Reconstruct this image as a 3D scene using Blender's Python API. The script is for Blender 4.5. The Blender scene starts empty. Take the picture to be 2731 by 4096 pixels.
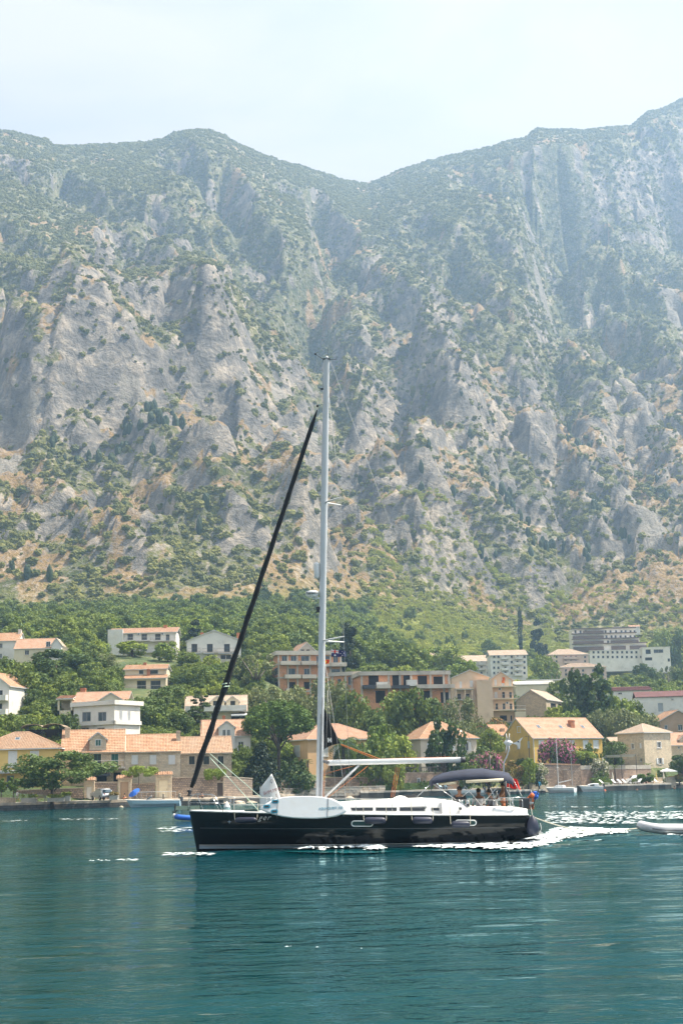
import bpy, bmesh, math, random
import numpy as np
from mathutils import Vector, Matrix

sc = bpy.context.scene
col = sc.collection
rad = math.radians
random.seed(7)
NR = np.random.RandomState

# ------------------------------------------------------------------ camera
FPX, CX, CY = 5690.0, 1365.5, 2048.0          # focal length and centre in photo pixels
CAMZ = 2.6
PITCH = math.atan(1085.0 / FPX)
ROLL = math.atan(0.0252)
_R0 = Vector((1, 0, 0)); _U0 = Vector((0, -math.sin(PITCH), math.cos(PITCH)))
CF = Vector((0, math.cos(PITCH), math.sin(PITCH)))
CR = _R0 * math.cos(ROLL) - _U0 * math.sin(ROLL)
CU = _R0 * math.sin(ROLL) + _U0 * math.cos(ROLL)
CAM = Vector((0, 0, CAMZ))
cd = bpy.data.cameras.new("camera"); cam = bpy.data.objects.new("camera", cd); col.objects.link(cam)
cam.matrix_world = Matrix(((CR.x, CU.x, -CF.x, 0), (CR.y, CU.y, -CF.y, 0), (CR.z, CU.z, -CF.z, CAMZ), (0, 0, 0, 1)))
cd.sensor_fit = 'VERTICAL'; cd.sensor_height = 36.0; cd.sensor_width = 24.0
cd.lens = 36.0 * FPX / 4096.0; cd.clip_start = 0.1; cd.clip_end = 9000
sc.camera = cam

# ------------------------------------------------------------------ sky, sun, exposure
SUN_EL, SUN_AZ = rad(60), rad(82)             # azimuth measured from +Y (into the picture) towards +X (right)
w = bpy.data.worlds.new("World"); sc.world = w; w.use_nodes = True
nt = w.node_tree; nt.nodes.clear()
def N(nt, t, **kw):
    n = nt.nodes.new(t)
    for k, v in kw.items():
        if k == 'inp':
            for i, val in v.items(): n.inputs[i].default_value = val
        else: setattr(n, k, v)
    return n
wo = N(nt, 'ShaderNodeOutputWorld'); bg = N(nt, 'ShaderNodeBackground', inp={1: 0.09})
sky = N(nt, 'ShaderNodeTexSky', sky_type='NISHITA'); sky.sun_disc = False
sky.sun_elevation = SUN_EL; sky.sun_rotation = SUN_AZ; sky.air_density = 1.0; sky.dust_density = 2.0; sky.ozone_density = 1.0
tc = N(nt, 'ShaderNodeTexCoord'); mp = N(nt, 'ShaderNodeMapping'); mp.inputs['Scale'].default_value = (1.5, 1.5, 5.0)
mp.inputs['Rotation'].default_value = (0, rad(14), 0)
cn = N(nt, 'ShaderNodeTexNoise', inp={'Scale': 1.6, 'Detail': 7.0, 'Roughness': 0.55, 'Distortion': 0.6})
cr = N(nt, 'ShaderNodeValToRGB'); cr.color_ramp.elements[0].position = 0.42; cr.color_ramp.elements[1].position = 0.60
cr.color_ramp.elements[0].color = (0.70,) * 3 + (1,); cr.color_ramp.elements[1].color = (0.97,) * 3 + (1,)
cm = N(nt, 'ShaderNodeMix', data_type='RGBA'); cm.inputs[7].default_value = (4.9, 4.45, 4.0, 1)
L = nt.links.new
L(tc.outputs['Generated'], mp.inputs[0]); L(mp.outputs[0], cn.inputs['Vector']); L(cn.outputs[0], cr.inputs[0])
L(cr.outputs[0], cm.inputs[0]); L(sky.outputs[0], cm.inputs[6]); L(cm.outputs[2], bg.inputs[0]); L(bg.outputs[0], wo.inputs[0])
sd = bpy.data.lights.new("sun", 'SUN'); sun = bpy.data.objects.new("sun", sd); col.objects.link(sun)
sd.energy = 5.0; sd.angle = rad(0.53); sd.color = (1.0, 0.91, 0.76)
TOSUN = Vector((math.sin(SUN_AZ) * math.cos(SUN_EL), math.cos(SUN_AZ) * math.cos(SUN_EL), math.sin(SUN_EL)))
sun.rotation_euler = TOSUN.to_track_quat('Z', 'Y').to_euler(); sun.location = (60, 40, 120)
vs = sc.view_settings; vs.view_transform = 'Standard'; vs.look = 'None'; vs.gamma = 1; vs.exposure = 1.28
vs.use_curve_mapping = False
cy = sc.cycles
cy.max_bounces = 6; cy.diffuse_bounces = 2; cy.glossy_bounces = 3; cy.transmission_bounces = 4
cy.volume_bounces = 1; cy.transparent_max_bounces = 8; cy.caustics_reflective = False; cy.caustics_refractive = False
cy.use_denoising = True; cy.sample_clamp_indirect = 6.0

# ------------------------------------------------------------------ picture <-> place
def ray(px, py):
    return CF + CR * ((px - CX) / FPX) - CU * ((py - CY) / FPX)
def at(px, py, Y):
    d = ray(px, py); return CAM + d * (Y / d.y)
def onz(px, py, z=0.0):
    d = ray(px, py); return CAM + d * ((z - CAMZ) / d.z)
def proj(p):
    r = Vector(p) - CAM; k = r.dot(CF)
    return (CX + FPX * r.dot(CR) / k, CY - FPX * r.dot(CU) / k)
def horizon(px): return 3133 - 0.0252 * (px - CX)

# ------------------------------------------------------------------ value noise (vectorised)
_T = NR(11).rand(512, 512).astype(np.float64)
def vnoise(x, y):
    xi = np.floor(x).astype(int); yi = np.floor(y).astype(int); fx = x - xi; fy = y - yi
    fx = fx * fx * fx * (fx * (fx * 6 - 15) + 10); fy = fy * fy * fy * (fy * (fy * 6 - 15) + 10)
    a = _T[xi & 511, yi & 511]; b = _T[(xi + 1) & 511, yi & 511]; c = _T[xi & 511, (yi + 1) & 511]; d = _T[(xi + 1) & 511, (yi + 1) & 511]
    return (a + (b - a) * fx) * (1 - fy) + (c + (d - c) * fx) * fy
def fbm(x, y, o=5, g=0.5):
    s = 0; a = 1; t = 0
    for i in range(o):
        s = s + a * vnoise(x + 17.3 * i, y + 9.1 * i); t += a; a *= g; x = x * 2.03; y = y * 2.03
    return s / t
def ridged(x, y, o=5, g=0.5):
    s = 0; a = 1; t = 0
    for i in range(o):
        s = s + a * (1 - np.abs(2 * vnoise(x + 31.7 * i, y + 5.3 * i) - 1)) ** 2; t += a; a *= g; x = x * 2.07; y = y * 2.07
    return s / t
def sstep(a, b, x):
    t = np.clip((x - a) / (b - a), 0, 1); return t * t * (3 - 2 * t)

# ------------------------------------------------------------------ materials
MATS = {}
def newmat(name):
    m = bpy.data.materials.new(name); m.use_nodes = True; nt = m.node_tree; nt.nodes.clear()
    out = N(nt, 'ShaderNodeOutputMaterial'); b = N(nt, 'ShaderNodeBsdfPrincipled'); nt.links.new(b.outputs[0], out.inputs[0])
    MATS[name] = m
    return m, nt, b, out
def ramp(nt, *els):
    r = N(nt, 'ShaderNodeValToRGB'); e = r.color_ramp.elements
    while len(e) < len(els): e.new(0.5)
    for k, (p, c) in enumerate(els): e[k].position = p; e[k].color = tuple(c) + (1,)
    return r
def mixc(nt, f, a, b, mode='MIX'):
    m = N(nt, 'ShaderNodeMix', data_type='RGBA', blend_type=mode)
    for i, v in ((0, f), (6, a), (7, b)):
        if hasattr(v, 'is_linked') or hasattr(v, 'node'): nt.links.new(v, m.inputs[i])
        elif i == 0: m.inputs[0].default_value = v
        else: m.inputs[i].default_value = tuple(v) + (1,)
    return m.outputs[2]
def noise_n(nt, vec, scale, detail=4, rough=0.55, dist=0.0):
    n = N(nt, 'ShaderNodeTexNoise', inp={'Scale': scale, 'Detail': detail, 'Roughness': rough, 'Distortion': dist})
    if vec is not None: nt.links.new(vec, n.inputs['Vector'])
    return n.outputs[0]
def bump(nt, b, h, strength, dist):
    bn = N(nt, 'ShaderNodeBump', inp={'Strength': strength, 'Distance': dist}); nt.links.new(h, bn.inputs['Height'])
    nt.links.new(bn.outputs[0], b.inputs['Normal']); return bn
def plain(name, c, rough=0.7, var=0.18, scale=2.0, metal=0.0, bmp=0.15, spec=0.5, coat=0.0, dirt=None):
    """weathered single-colour surface"""
    m, nt, b, o = newmat(name)
    g = N(nt, 'ShaderNodeNewGeometry') if False else N(nt, 'ShaderNodeTexCoord')
    v = g.outputs['Object']
    n1 = noise_n(nt, v, scale, 6); n2 = noise_n(nt, v, scale * 0.22, 3)
    mul = N(nt, 'ShaderNodeMath', operation='MULTIPLY'); nt.links.new(n1, mul.inputs[0]); nt.links.new(n2, mul.inputs[1])
    r = ramp(nt, (0.12, [x * (1 - var) for x in c]), (0.38, [min(1, x * (1 + var * 0.6)) for x in c])); nt.links.new(mul.outputs[0], r.inputs[0])
    cc = r.outputs[0]
    if dirt:
        n3 = noise_n(nt, v, scale * 0.5, 6, 0.7); rr = ramp(nt, (0.5, (0, 0, 0)), (0.72, (1, 1, 1))); nt.links.new(n3, rr.inputs[0])
        cc = mixc(nt, rr.outputs[0], cc, dirt)
    nt.links.new(cc, b.inputs['Base Color'])
    b.inputs['Roughness'].default_value = rough; b.inputs['Metallic'].default_value = metal
    b.inputs['Specular IOR Level'].default_value = spec; b.inputs['Coat Weight'].default_value = coat
    if bmp: bump(nt, b, n1, bmp, 0.02)
    return m
def uvnode(nt): return N(nt, 'ShaderNodeUVMap').outputs[0]
def brickmat(name, c1, c2, mortar, bw, bh, ms=0.02, rough=0.9, bmp=0.6, patch=0.25, stain=None):
    m, nt, b, o = newmat(name); v = uvnode(nt)
    dn = noise_n(nt, v, 1.6, 3)
    wv = N(nt, 'ShaderNodeVectorMath', operation='MULTIPLY_ADD'); nt.links.new(v, wv.inputs[0]); wv.inputs[1].default_value = (1, 1, 1)
    cmb = N(nt, 'ShaderNodeCombineXYZ'); sc_ = N(nt, 'ShaderNodeMath', operation='MULTIPLY', inp={1: 0.10}); nt.links.new(dn, sc_.inputs[0])
    nt.links.new(sc_.outputs[0], cmb.inputs[0]); nt.links.new(sc_.outputs[0], cmb.inputs[1]); nt.links.new(cmb.outputs[0], wv.inputs[2])
    t = N(nt, 'ShaderNodeTexBrick', inp={'Scale': 1.0, 'Mortar Size': ms, 'Mortar Smooth': 0.3, 'Bias': 0.0, 'Brick Width': bw, 'Row Height': bh})
    t.offset = 0.45; t.inputs['Color1'].default_value = tuple(c1) + (1,); t.inputs['Color2'].default_value = tuple(c2) + (1,)
    t.inputs['Mortar'].default_value = tuple(mortar) + (1,); nt.links.new(wv.outputs[0], t.inputs['Vector'])
    n2 = noise_n(nt, v, 0.5, 5, 0.65); n3 = noise_n(nt, v, 7.0, 4)
    cc = mixc(nt, patch, t.outputs[0], n2, 'OVERLAY'); cc = mixc(nt, 0.45, cc, n3, 'OVERLAY')
    if stain:
        rr = ramp(nt, (0.52, (0, 0, 0)), (0.75, (0.8, 0.8, 0.8))); nt.links.new(noise_n(nt, v, 0.9, 7, 0.7), rr.inputs[0]); cc = mixc(nt, rr.outputs[0], cc, stain)
    nt.links.new(cc, b.inputs['Base Color']); b.inputs['Roughness'].default_value = rough; b.inputs['Specular IOR Level'].default_value = 0.25
    ad = N(nt, 'ShaderNodeMath', operation='MULTIPLY_ADD', inp={1: -1.0}); nt.links.new(t.outputs['Fac'], ad.inputs[0]); nt.links.new(n3, ad.inputs[2])
    bump(nt, b, ad.outputs[0], bmp, 0.04)
    return m
def tilemat(name, c1, c2, c3, bw=0.24, bh=0.40):
    m, nt, b, o = newmat(name); v = uvnode(nt)
    t = N(nt, 'ShaderNodeTexBrick', inp={'Scale': 1.0, 'Mortar Size': 0.022, 'Mortar Smooth': 0.6, 'Brick Width': bw, 'Row Height': bh})
    t.offset = 0.0; t.inputs['Color1'].default_value = tuple(c1) + (1,); t.inputs['Color2'].default_value = tuple(c2) + (1,)
    t.inputs['Mortar'].default_value = tuple(x * 0.55 for x in c1) + (1,); nt.links.new(v, t.inputs['Vector'])
    n2 = noise_n(nt, v, 0.7, 5, 0.65); r = ramp(nt, (0.42, (0, 0, 0)), (0.68, (1, 1, 1))); nt.links.new(n2, r.inputs[0])
    cc = mixc(nt, r.outputs[0], t.outputs[0], c3); n3 = noise_n(nt, v, 3.1, 5, 0.7); cc = mixc(nt, 0.5, cc, n3, 'OVERLAY')
    nt.links.new(cc, b.inputs['Base Color']); b.inputs['Roughness'].default_value = 0.85; b.inputs['Specular IOR Level'].default_value = 0.3
    wv = N(nt, 'ShaderNodeTexWave', wave_type='BANDS', bands_direction='X', wave_profile='SIN', inp={'Scale': 1.0 / bw / 3.1831 * 0.5 * 2}); nt.links.new(v, wv.inputs['Vector'])
    bump(nt, b, wv.outputs[0], 0.8, 0.05)
    return m
def leafmat(name, c1, c2, trans=0.35, rough=0.6):
    """leaves: colour varies from plant to plant and from clump to clump"""
    m, nt, b, o = newmat(name)
    oi = N(nt, 'ShaderNodeObjectInfo'); tcn = N(nt, 'ShaderNodeNewGeometry')
    n = noise_n(nt, tcn.outputs['Position'], 0.55, 4, 0.7)
    ad = N(nt, 'ShaderNodeMath', operation='MULTIPLY_ADD', inp={1: 0.55, 2: 0.0}); nt.links.new(oi.outputs['Random'], ad.inputs[0])
    ad2 = N(nt, 'ShaderNodeMath', operation='MULTIPLY_ADD', inp={1: 0.75}); nt.links.new(n, ad2.inputs[0]); nt.links.new(ad.outputs[0], ad2.inputs[2])
    r = ramp(nt, (0.18, c1), (0.85, c2)); nt.links.new(ad2.outputs[0], r.inputs[0])
    nt.links.new(r.outputs[0], b.inputs['Base Color']); b.inputs['Roughness'].default_value = rough; b.inputs['Specular IOR Level'].default_value = 0.25
    tr = N(nt, 'ShaderNodeBsdfTranslucent'); nt.links.new(mixc(nt, 0.5, r.outputs[0], (0.22, 0.28, 0.03)), tr.inputs[0])
    mx = N(nt, 'ShaderNodeMixShader', inp={0: trans}); nt.links.new(b.outputs[0], mx.inputs[1]); nt.links.new(tr.outputs[0], mx.inputs[2])
    nt.links.new(mx.outputs[0], o.inputs[0])
    return m
def glassmat(name, c=(0.02, 0.025, 0.03), rough=0.08):
    m, nt, b, o = newmat(name); b.inputs['Base Color'].default_value = c + (1,); b.inputs['Roughness'].default_value = rough
    b.inputs['Specular IOR Level'].default_value = 0.7; return m

# ------------------------------------------------------------------ mesh building
def tag(o, label=None, cat=None, group=None, kind=None):
    if label: o['label'] = label
    if cat: o['category'] = cat
    if group: o['group'] = group
    if kind: o['kind'] = kind
    return o
def empty(name, loc=(0, 0, 0), rz=0.0, parent=None):
    o = bpy.data.objects.new(name, None); col.objects.link(o); o.empty_display_size = 0.3
    o.location = loc; o.rotation_euler = (0, 0, rz)
    if parent: o.parent = parent
    return o
def setuv(me):
    """planar UVs in metres: u along the horizontal, v up the surface"""
    n = len(me.loops)
    if not n: return
    uvl = me.uv_layers.new(name="UVMap")
    co = np.empty(len(me.vertices) * 3); me.vertices.foreach_get('co', co); co = co.reshape(-1, 3)
    li = np.empty(n, dtype=np.int32); me.loops.foreach_get('vertex_index', li)
    pn = np.empty(len(me.polygons) * 3); me.polygons.foreach_get('normal', pn); pn = pn.reshape(-1, 3)
    lt = np.empty(len(me.polygons), dtype=np.int32); me.polygons.foreach_get('loop_total', lt)
    ln = np.repeat(pn, lt, axis=0); p = co[li]
    u = np.stack([-ln[:, 1], ln[:, 0], np.zeros(n)], 1); l = np.linalg.norm(u, axis=1); flat = l < 0.15
    u[flat] = (1, 0, 0); l[flat] = 1; u /= l[:, None]; v = np.cross(ln, u); v[flat] = (0, 1, 0)
    uv = np.stack([(p * u).sum(1), (p * v).sum(1)], 1).astype(np.float32)
    uvl.data.foreach_set('uv', uv.ravel())
class MB:
    def __init__(s): s.v = []; s.f = []; s.m = []
    def add(s, vs, fs, mi=0):
        k = len(s.v); s.v += [tuple(v) for v in vs]; s.f += [tuple(i + k for i in f) for f in fs]; s.m += [mi] * len(fs); return s
    def quad(s, a, b, c, d, mi=0): return s.add((a, b, c, d), ((0, 1, 2, 3),), mi)
    def poly(s, pts, mi=0): return s.add(pts, (tuple(range(len(pts))),), mi)
    def box(s, x0, y0, z0, x1, y1, z1, mi=0):
        x0, x1 = min(x0, x1), max(x0, x1); y0, y1 = min(y0, y1), max(y0, y1); z0, z1 = min(z0, z1), max(z0, z1)
        return s.add([(x0, y0, z0), (x1, y0, z0), (x1, y1, z0), (x0, y1, z0), (x0, y0, z1), (x1, y0, z1), (x1, y1, z1), (x0, y1, z1)],
                     [(3, 2, 1, 0), (4, 5, 6, 7), (0, 1, 5, 4), (1, 2, 6, 5), (2, 3, 7, 6), (3, 0, 4, 7)], mi)
    def prism(s, pts, off, mi=0):
        """outline pts (3d) pushed by vector off"""
        n = len(pts); q = [tuple(Vector(p) + Vector(off)) for p in pts]
        return s.add(list(pts) + q, [tuple(range(n))[::-1], tuple(range(n, 2 * n))] + [(i, (i + 1) % n, n + (i + 1) % n, n + i) for i in range(n)], mi)
    def tube(s, path, r, n=6, mi=0, cap=True):
        path = [Vector(p) for p in path]; rs = r if isinstance(r, (list, tuple)) else [r] * len(path); k = len(s.v); up = None
        for i, p in enumerate(path):
            d = (path[min(i + 1, len(path) - 1)] - path[max(i - 1, 0)]); d = d.normalized() if d.length > 1e-9 else Vector((0, 0, 1))
            if up is None: up = d.orthogonal().normalized()
            up = (up - d * up.dot(d)); up = up.normalized() if up.length > 1e-6 else d.orthogonal().normalized(); b = d.cross(up)
            for j in range(n):
                a = 2 * math.pi * j / n; s.v.append(tuple(p + (up * math.cos(a) + b * math.sin(a)) * rs[i]))
        for i in range(len(path) - 1):
            for j in range(n): s.f.append((k + i * n + j, k + i * n + (j + 1) % n, k + (i + 1) * n + (j + 1) % n, k + (i + 1) * n + j)); s.m.append(mi)
        if cap:
            s.f.append(tuple(k + j for j in range(n))[::-1]); s.m.append(mi)
            e = k + (len(path) - 1) * n; s.f.append(tuple(e + j for j in range(n))); s.m.append(mi)
        return s
    def lathe(s, prof, n=12, c=(0, 0, 0), axis='Z', mi=0, sx=1, sy=1):
        k = len(s.v)
        for r, z in prof:
            for j in range(n):
                a = 2 * math.pi * j / n; x = r * math.cos(a) * sx; y = r * math.sin(a) * sy
                p = (x, y, z) if axis == 'Z' else ((z, x, y) if axis == 'X' else (x, z, y))
                s.v.append((c[0] + p[0], c[1] + p[1], c[2] + p[2]))
        for i in range(len(prof) - 1):
            for j in range(n): s.f.append((k + i * n + j, k + i * n + (j + 1) % n, k + (i + 1) * n + (j + 1) % n, k + (i + 1) * n + j)); s.m.append(mi)
        s.f.append(tuple(k + j for j in range(n))[::-1]); s.m.append(mi)
        e = k + (len(prof) - 1) * n; s.f.append(tuple(e + j for j in range(n))); s.m.append(mi)
        return s
    def grid(s, P, mi=0, close=False):
        """P: rows of points"""
        k = len(s.v); nr, ncol = len(P), len(P[0])
        for r in P: s.v += [tuple(p) for p in r]
        for i in range(nr - 1):
            for j in range(ncol - (0 if close else 1)):
                s.f.append((k + i * ncol + j, k + i * ncol + (j + 1) % ncol, k + (i + 1) * ncol + (j + 1) % ncol, k + (i + 1) * ncol + j)); s.m.append(mi)
        return s
    def xf(s, M):
        s.v = [tuple(M @ Vector(v)) for v in s.v]; return s
    def mesh(s, name, mats, smooth=False, uv=True):
        me = bpy.data.meshes.new(name); me.from_pydata(s.v, [], s.f)
        for m in (mats if isinstance(mats, (list, tuple)) else [mats]): me.materials.append(MATS[m] if isinstance(m, str) else m)
        if any(s.m): me.polygons.foreach_set('material_index', s.m)
        if smooth: me.polygons.foreach_set('use_smooth', [True] * len(me.polygons))
        me.update()
        if uv: setuv(me)
        return me
    def build(s, name, mats, parent=None, smooth=False, loc=None, uv=True):
        o = bpy.data.objects.new(name, s.mesh(name, mats, smooth, uv)); col.objects.link(o)
        if parent: o.parent = parent
        if loc is not None: o.location = loc
        return o
def fastmesh(name, V, Q, mats, smooth=False, attrs=None):
    """numpy verts (n,3) and quads (m,4)"""
    me = bpy.data.meshes.new(name); nq = len(Q); k = Q.shape[1]
    me.vertices.add(len(V)); me.vertices.foreach_set('co', np.ascontiguousarray(V, dtype=np.float32).ravel())
    me.loops.add(nq * k); me.loops.foreach_set('vertex_index', np.ascontiguousarray(Q, dtype=np.int32).ravel())
    me.polygons.add(nq); me.polygons.foreach_set('loop_start', np.arange(0, nq * k, k, dtype=np.int32))
    if smooth: me.polygons.foreach_set('use_smooth', np.ones(nq, dtype=bool))
    for m in (mats if isinstance(mats, (list, tuple)) else [mats]): me.materials.append(MATS[m] if isinstance(m, str) else m)
    for an, arr in (attrs or {}).items():
        a = me.attributes.new(an, 'FLOAT', 'POINT'); a.data.foreach_set('value', np.ascontiguousarray(arr, dtype=np.float32).ravel())
    me.update(); me.validate(); return me
def link(name, me, parent=None):
    o = bpy.data.objects.new(name, me); col.objects.link(o)
    if parent: o.parent = parent
    return o
def gridquads(nr, nc):
    i = np.arange(nr - 1)[:, None] * nc + np.arange(nc - 1)[None, :]; i = i.ravel()
    return np.stack([i, i + 1, i + nc + 1, i + nc], 1)
def copy_tree(o, parent=None):
    c = o.copy(); col.objects.link(c); c.parent = parent
    for ch in list(o.children): copy_tree(ch, c)
    return c

# ------------------------------------------------------------------ terrain
SH = [(-600, 196), (0, 203), (340, 207), (550, 211), (760, 215), (900, 219), (1000, 228), (1200, 241), (1475, 250), (1800, 261), (2440, 275), (2731, 291), (3400, 320)]
_shx = []; _shy = []
for px_, Y_ in SH:
    d_ = ray(px_, horizon(px_)); _shx.append(d_.x / d_.y * Y_); _shy.append(Y_)
_shx = np.array([-900.0] + _shx + [1500.0]); _shy = np.array([_shy[0] - 10.0] + _shy + [_shy[-1] + 60.0])
def shoreY(x): return np.interp(x, _shx, _shy)
LS = ([0, 7.5, 8.6, 9.4, 14, 30, 60, 110, 170, 300, 480, 700], [1.0, 1.05, 1.1, 3.0, 3.7, 6.0, 12.5, 25, 37, 56, 84, 170])
RS = ([0, 7.5, 8.6, 9.4, 14, 30, 60, 120, 240, 380, 490, 640, 800], [1.0, 1.05, 1.1, 4.4, 4.9, 6.0, 10.5, 21, 32, 47, 67, 113, 190])
BUMPS = []                                      # (x, y, z, radius): ground pulled to the foot of each house
def trend(x, y):
    s = y - shoreY(x); k = sstep(-0.02, 0.16, x / np.maximum(y, 1))
    return np.interp(s, *LS) * (1 - k) + np.interp(s, *RS) * k
def ground(x, y):
    x = np.asarray(x, float); y = np.asarray(y, float); z = trend(x, y); num = 0; den = 0.35
    for bx, by, bz, br in BUMPS:
        w_ = np.exp(-(((x - bx) ** 2 + (y - by) ** 2) / (br * br))); num = num + w_ * (bz - trend(bx, by)); den = den + w_
    s = y - shoreY(x)
    return z + num / den * sstep(8.5, 14, s)

SKY = [(-900, 560), (-300, 500), (0, 520), (60, 526), (130, 545), (185, 553), (215, 580), (300, 583), (400, 578), (520, 573), (600, 568), (650, 560), (690, 535), (760, 518), (830, 520), (900, 538), (950, 575), (1060, 618),
       (1130, 645), (1200, 662), (1290, 690), (1350, 712), (1400, 728), (1480, 730), (1520, 715), (1600, 678), (1700, 645), (1800, 620), (1900, 600), (2000, 572), (2060, 560), (2105, 552), (2125, 524), (2150, 514),
       (2250, 518), (2330, 520), (2420, 507), (2520, 503), (2560, 475), (2590, 448), (2640, 438), (2690, 415), (2731, 393), (2900, 350), (3300, 330), (3900, 420)]
_su = []; _se = []
for p in SKY:
    d_ = ray(*p); _su.append(d_.x / d_.y); _se.append(d_.z / d_.y)
_su = np.array(_su); _se = np.array(_se); U0, U1 = ray(0, 600).x / ray(0, 600).y, ray(2731, 600).x / ray(2731, 600).y
def pxu(u): return (u - U0) / (U1 - U0) * 2731
def Y0f(u): return np.interp(pxu(u), [-900, 0, 900, 1300, 1800, 3400], [660, 690, 700, 760, 880, 900])
def Yrf(u): return np.interp(pxu(u), [-900, 0, 400, 800, 1200, 1440, 1700, 2100, 2731, 3600], [1950, 1900, 1950, 1900, 2080, 2250, 2200, 2100, 2150, 2250])
def base_mtn(x, y):
    u = x / y; Y0 = Y0f(u); Yr = Yrf(u); z0 = trend(u * Y0, Y0); zr = np.interp(u, _su, _se) * Yr + CAMZ
    t = (y - Y0) / (Yr - Y0); p = pxu(u)
    c = 0.03 + 0.10 * np.exp(-((p - 1000) / 420.0) ** 2) + 0.20 * sstep(2030, 2200, p)
    tcl = 0.80 + 0.09 * sstep(1900, 2300, p) + 0.05 * (fbm(x / 190.0 + 3, y / 500.0, 4) - 0.5) * 2 + 0.06 * np.exp(-((p - 700) / 250.0) ** 2)
    c2 = 0.08 * fbm(x / 300.0 + 9, y / 600.0, 2); t2 = 0.46 + 0.30 * (fbm(x / 170.0 + 5.5, y / 500.0 + 2, 3) - 0.5) * 2
    c3 = 0.05 * fbm(x / 200.0 + 1, y / 400.0 + 7, 2); t3 = 0.22 + 0.22 * (fbm(x / 120.0 + 8.5, y / 500.0 + 4, 3) - 0.5) * 2
    tt = np.clip(t, 0, 1)
    g = tt * (1 - c - c2 - c3) + c * sstep(-0.06, 0.06, tt - tcl) + c2 * sstep(-0.03, 0.03, tt - t2) + c3 * sstep(-0.025, 0.025, tt - t3)
    z = z0 + (zr - z0) * g
    z = np.where(t < 0, trend(x, y), z)
    return np.where(t > 1, zr - (y - Yr) * 0.30, z), t
_py = np.linspace(700, 2300, 801)
def on_mtn(px, py):
    d = ray(px, py); u = d.x / d.y; zz, _ = base_mtn(u * _py, _py); el = (zz - CAMZ) / _py
    i = int(np.argmax(el > d.z / d.y)); Y = _py[i] if el.max() > d.z / d.y else 2000.0
    return (u * Y, Y)
SPURS = [  # photo points along each crest, height, half width, left side factor
 ([(0, 627), (179, 707), (357, 743), (500, 850), (600, 920)], 60, 90, .45), ([(0, 877), (116, 939), (179, 1028), (268, 1100), (370, 1130)], 50, 75, .45),
 ([(857, 743), (946, 770), (991, 868), (1054, 1029), (1098, 1100)], 55, 60, .5), ([(1107, 690), (1321, 760), (1393, 877), (1425, 1000)], 65, 80, .5),
 ([(1143, 1029), (1250, 1136), (1339, 1261), (1375, 1377)], 42, 50, .5), ([(402, 1314), (714, 1287), (830, 1377), (880, 1480)], 38, 60, .6),
 ([(1992, 636), (2117, 770), (2251, 859), (2340, 975), (2420, 1082)], 75, 85, .4), ([(2510, 832), (2600, 850), (2700, 900), (2760, 1000)], 40, 60, .5),
 ([(2315, 1243), (2447, 1234), (2520, 1320)], 36, 60, .5), ([(1545, 823), (1760, 966), (1902, 1118)], 24, 45, .5), ([(1700, 800), (1900, 950), (2080, 1130)], 22, 45, .5),
 ([(804, 1534), (893, 1596), (946, 1730)], 34, 50, .5), ([(1098, 1962), (1152, 2114), (1232, 2337)], 22, 34, .5), ([(1831, 1445), (1733, 1516), (1670, 1712), (1643, 1891)], 40, 65, .35),
 ([(2206, 1454), (2268, 1623), (2313, 1830)], 38, 60, .4), ([(1661, 1703), (1777, 1873), (1840, 1930)], 18, 28, .5), ([(2117, 1882), (2268, 1990), (2402, 2168)], 18, 34, .5),
 ([(2490, 1828), (2650, 1935), (2740, 2050)], 22, 40, .5), ([(0, 1180), (150, 1250), (260, 1380), (330, 1500)], 36, 60, .5), ([(560, 1000), (640, 1120), (700, 1200)], 26, 45, .5),
 ([(300, 1560), (460, 1640), (540, 1760)], 20, 45, .5), ([(1380, 1100), (1480, 1210), (1650, 1290)], 26, 50, .5), ([(1420, 1700), (1500, 1850), (1560, 2000), (1620, 2150)], 22, 45, .45),
 ([(1900, 1180), (2000, 1280), (2090, 1380)], 24, 45, .5), ([(620, 1900), (760, 1960), (900, 2080), (960, 2250)], 16, 40, .6), ([(2400, 1450), (2560, 1500), (2700, 1600)], 30, 60, .5),
 ([(1900, 2050), (2000, 2180), (2060, 2330)], 14, 32, .5), ([(0, 1560), (120, 1620), (230, 1740)], 22, 45, .5), ([(1700, 2080), (1760, 2200), (1790, 2350)], 13, 28, .5),
 ([(1300, 1000), (1310, 1250), (1240, 1400), (1130, 1440)], -45, 40, .8), ([(1640, 1560), (1610, 1850), (1570, 1990)], -30, 26, .8), ([(2235, 1480), (2250, 1700), (2310, 1900)], -22, 22, .8),
 ([(640, 1000), (480, 1100), (380, 1200)], -30, 40, .8), ([(1260, 1980), (1290, 2150), (1330, 2330)], -18, 20, .8), ([(2180, 1000), (2240, 1120), (2300, 1180)], -30, 35, .8)]
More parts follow.
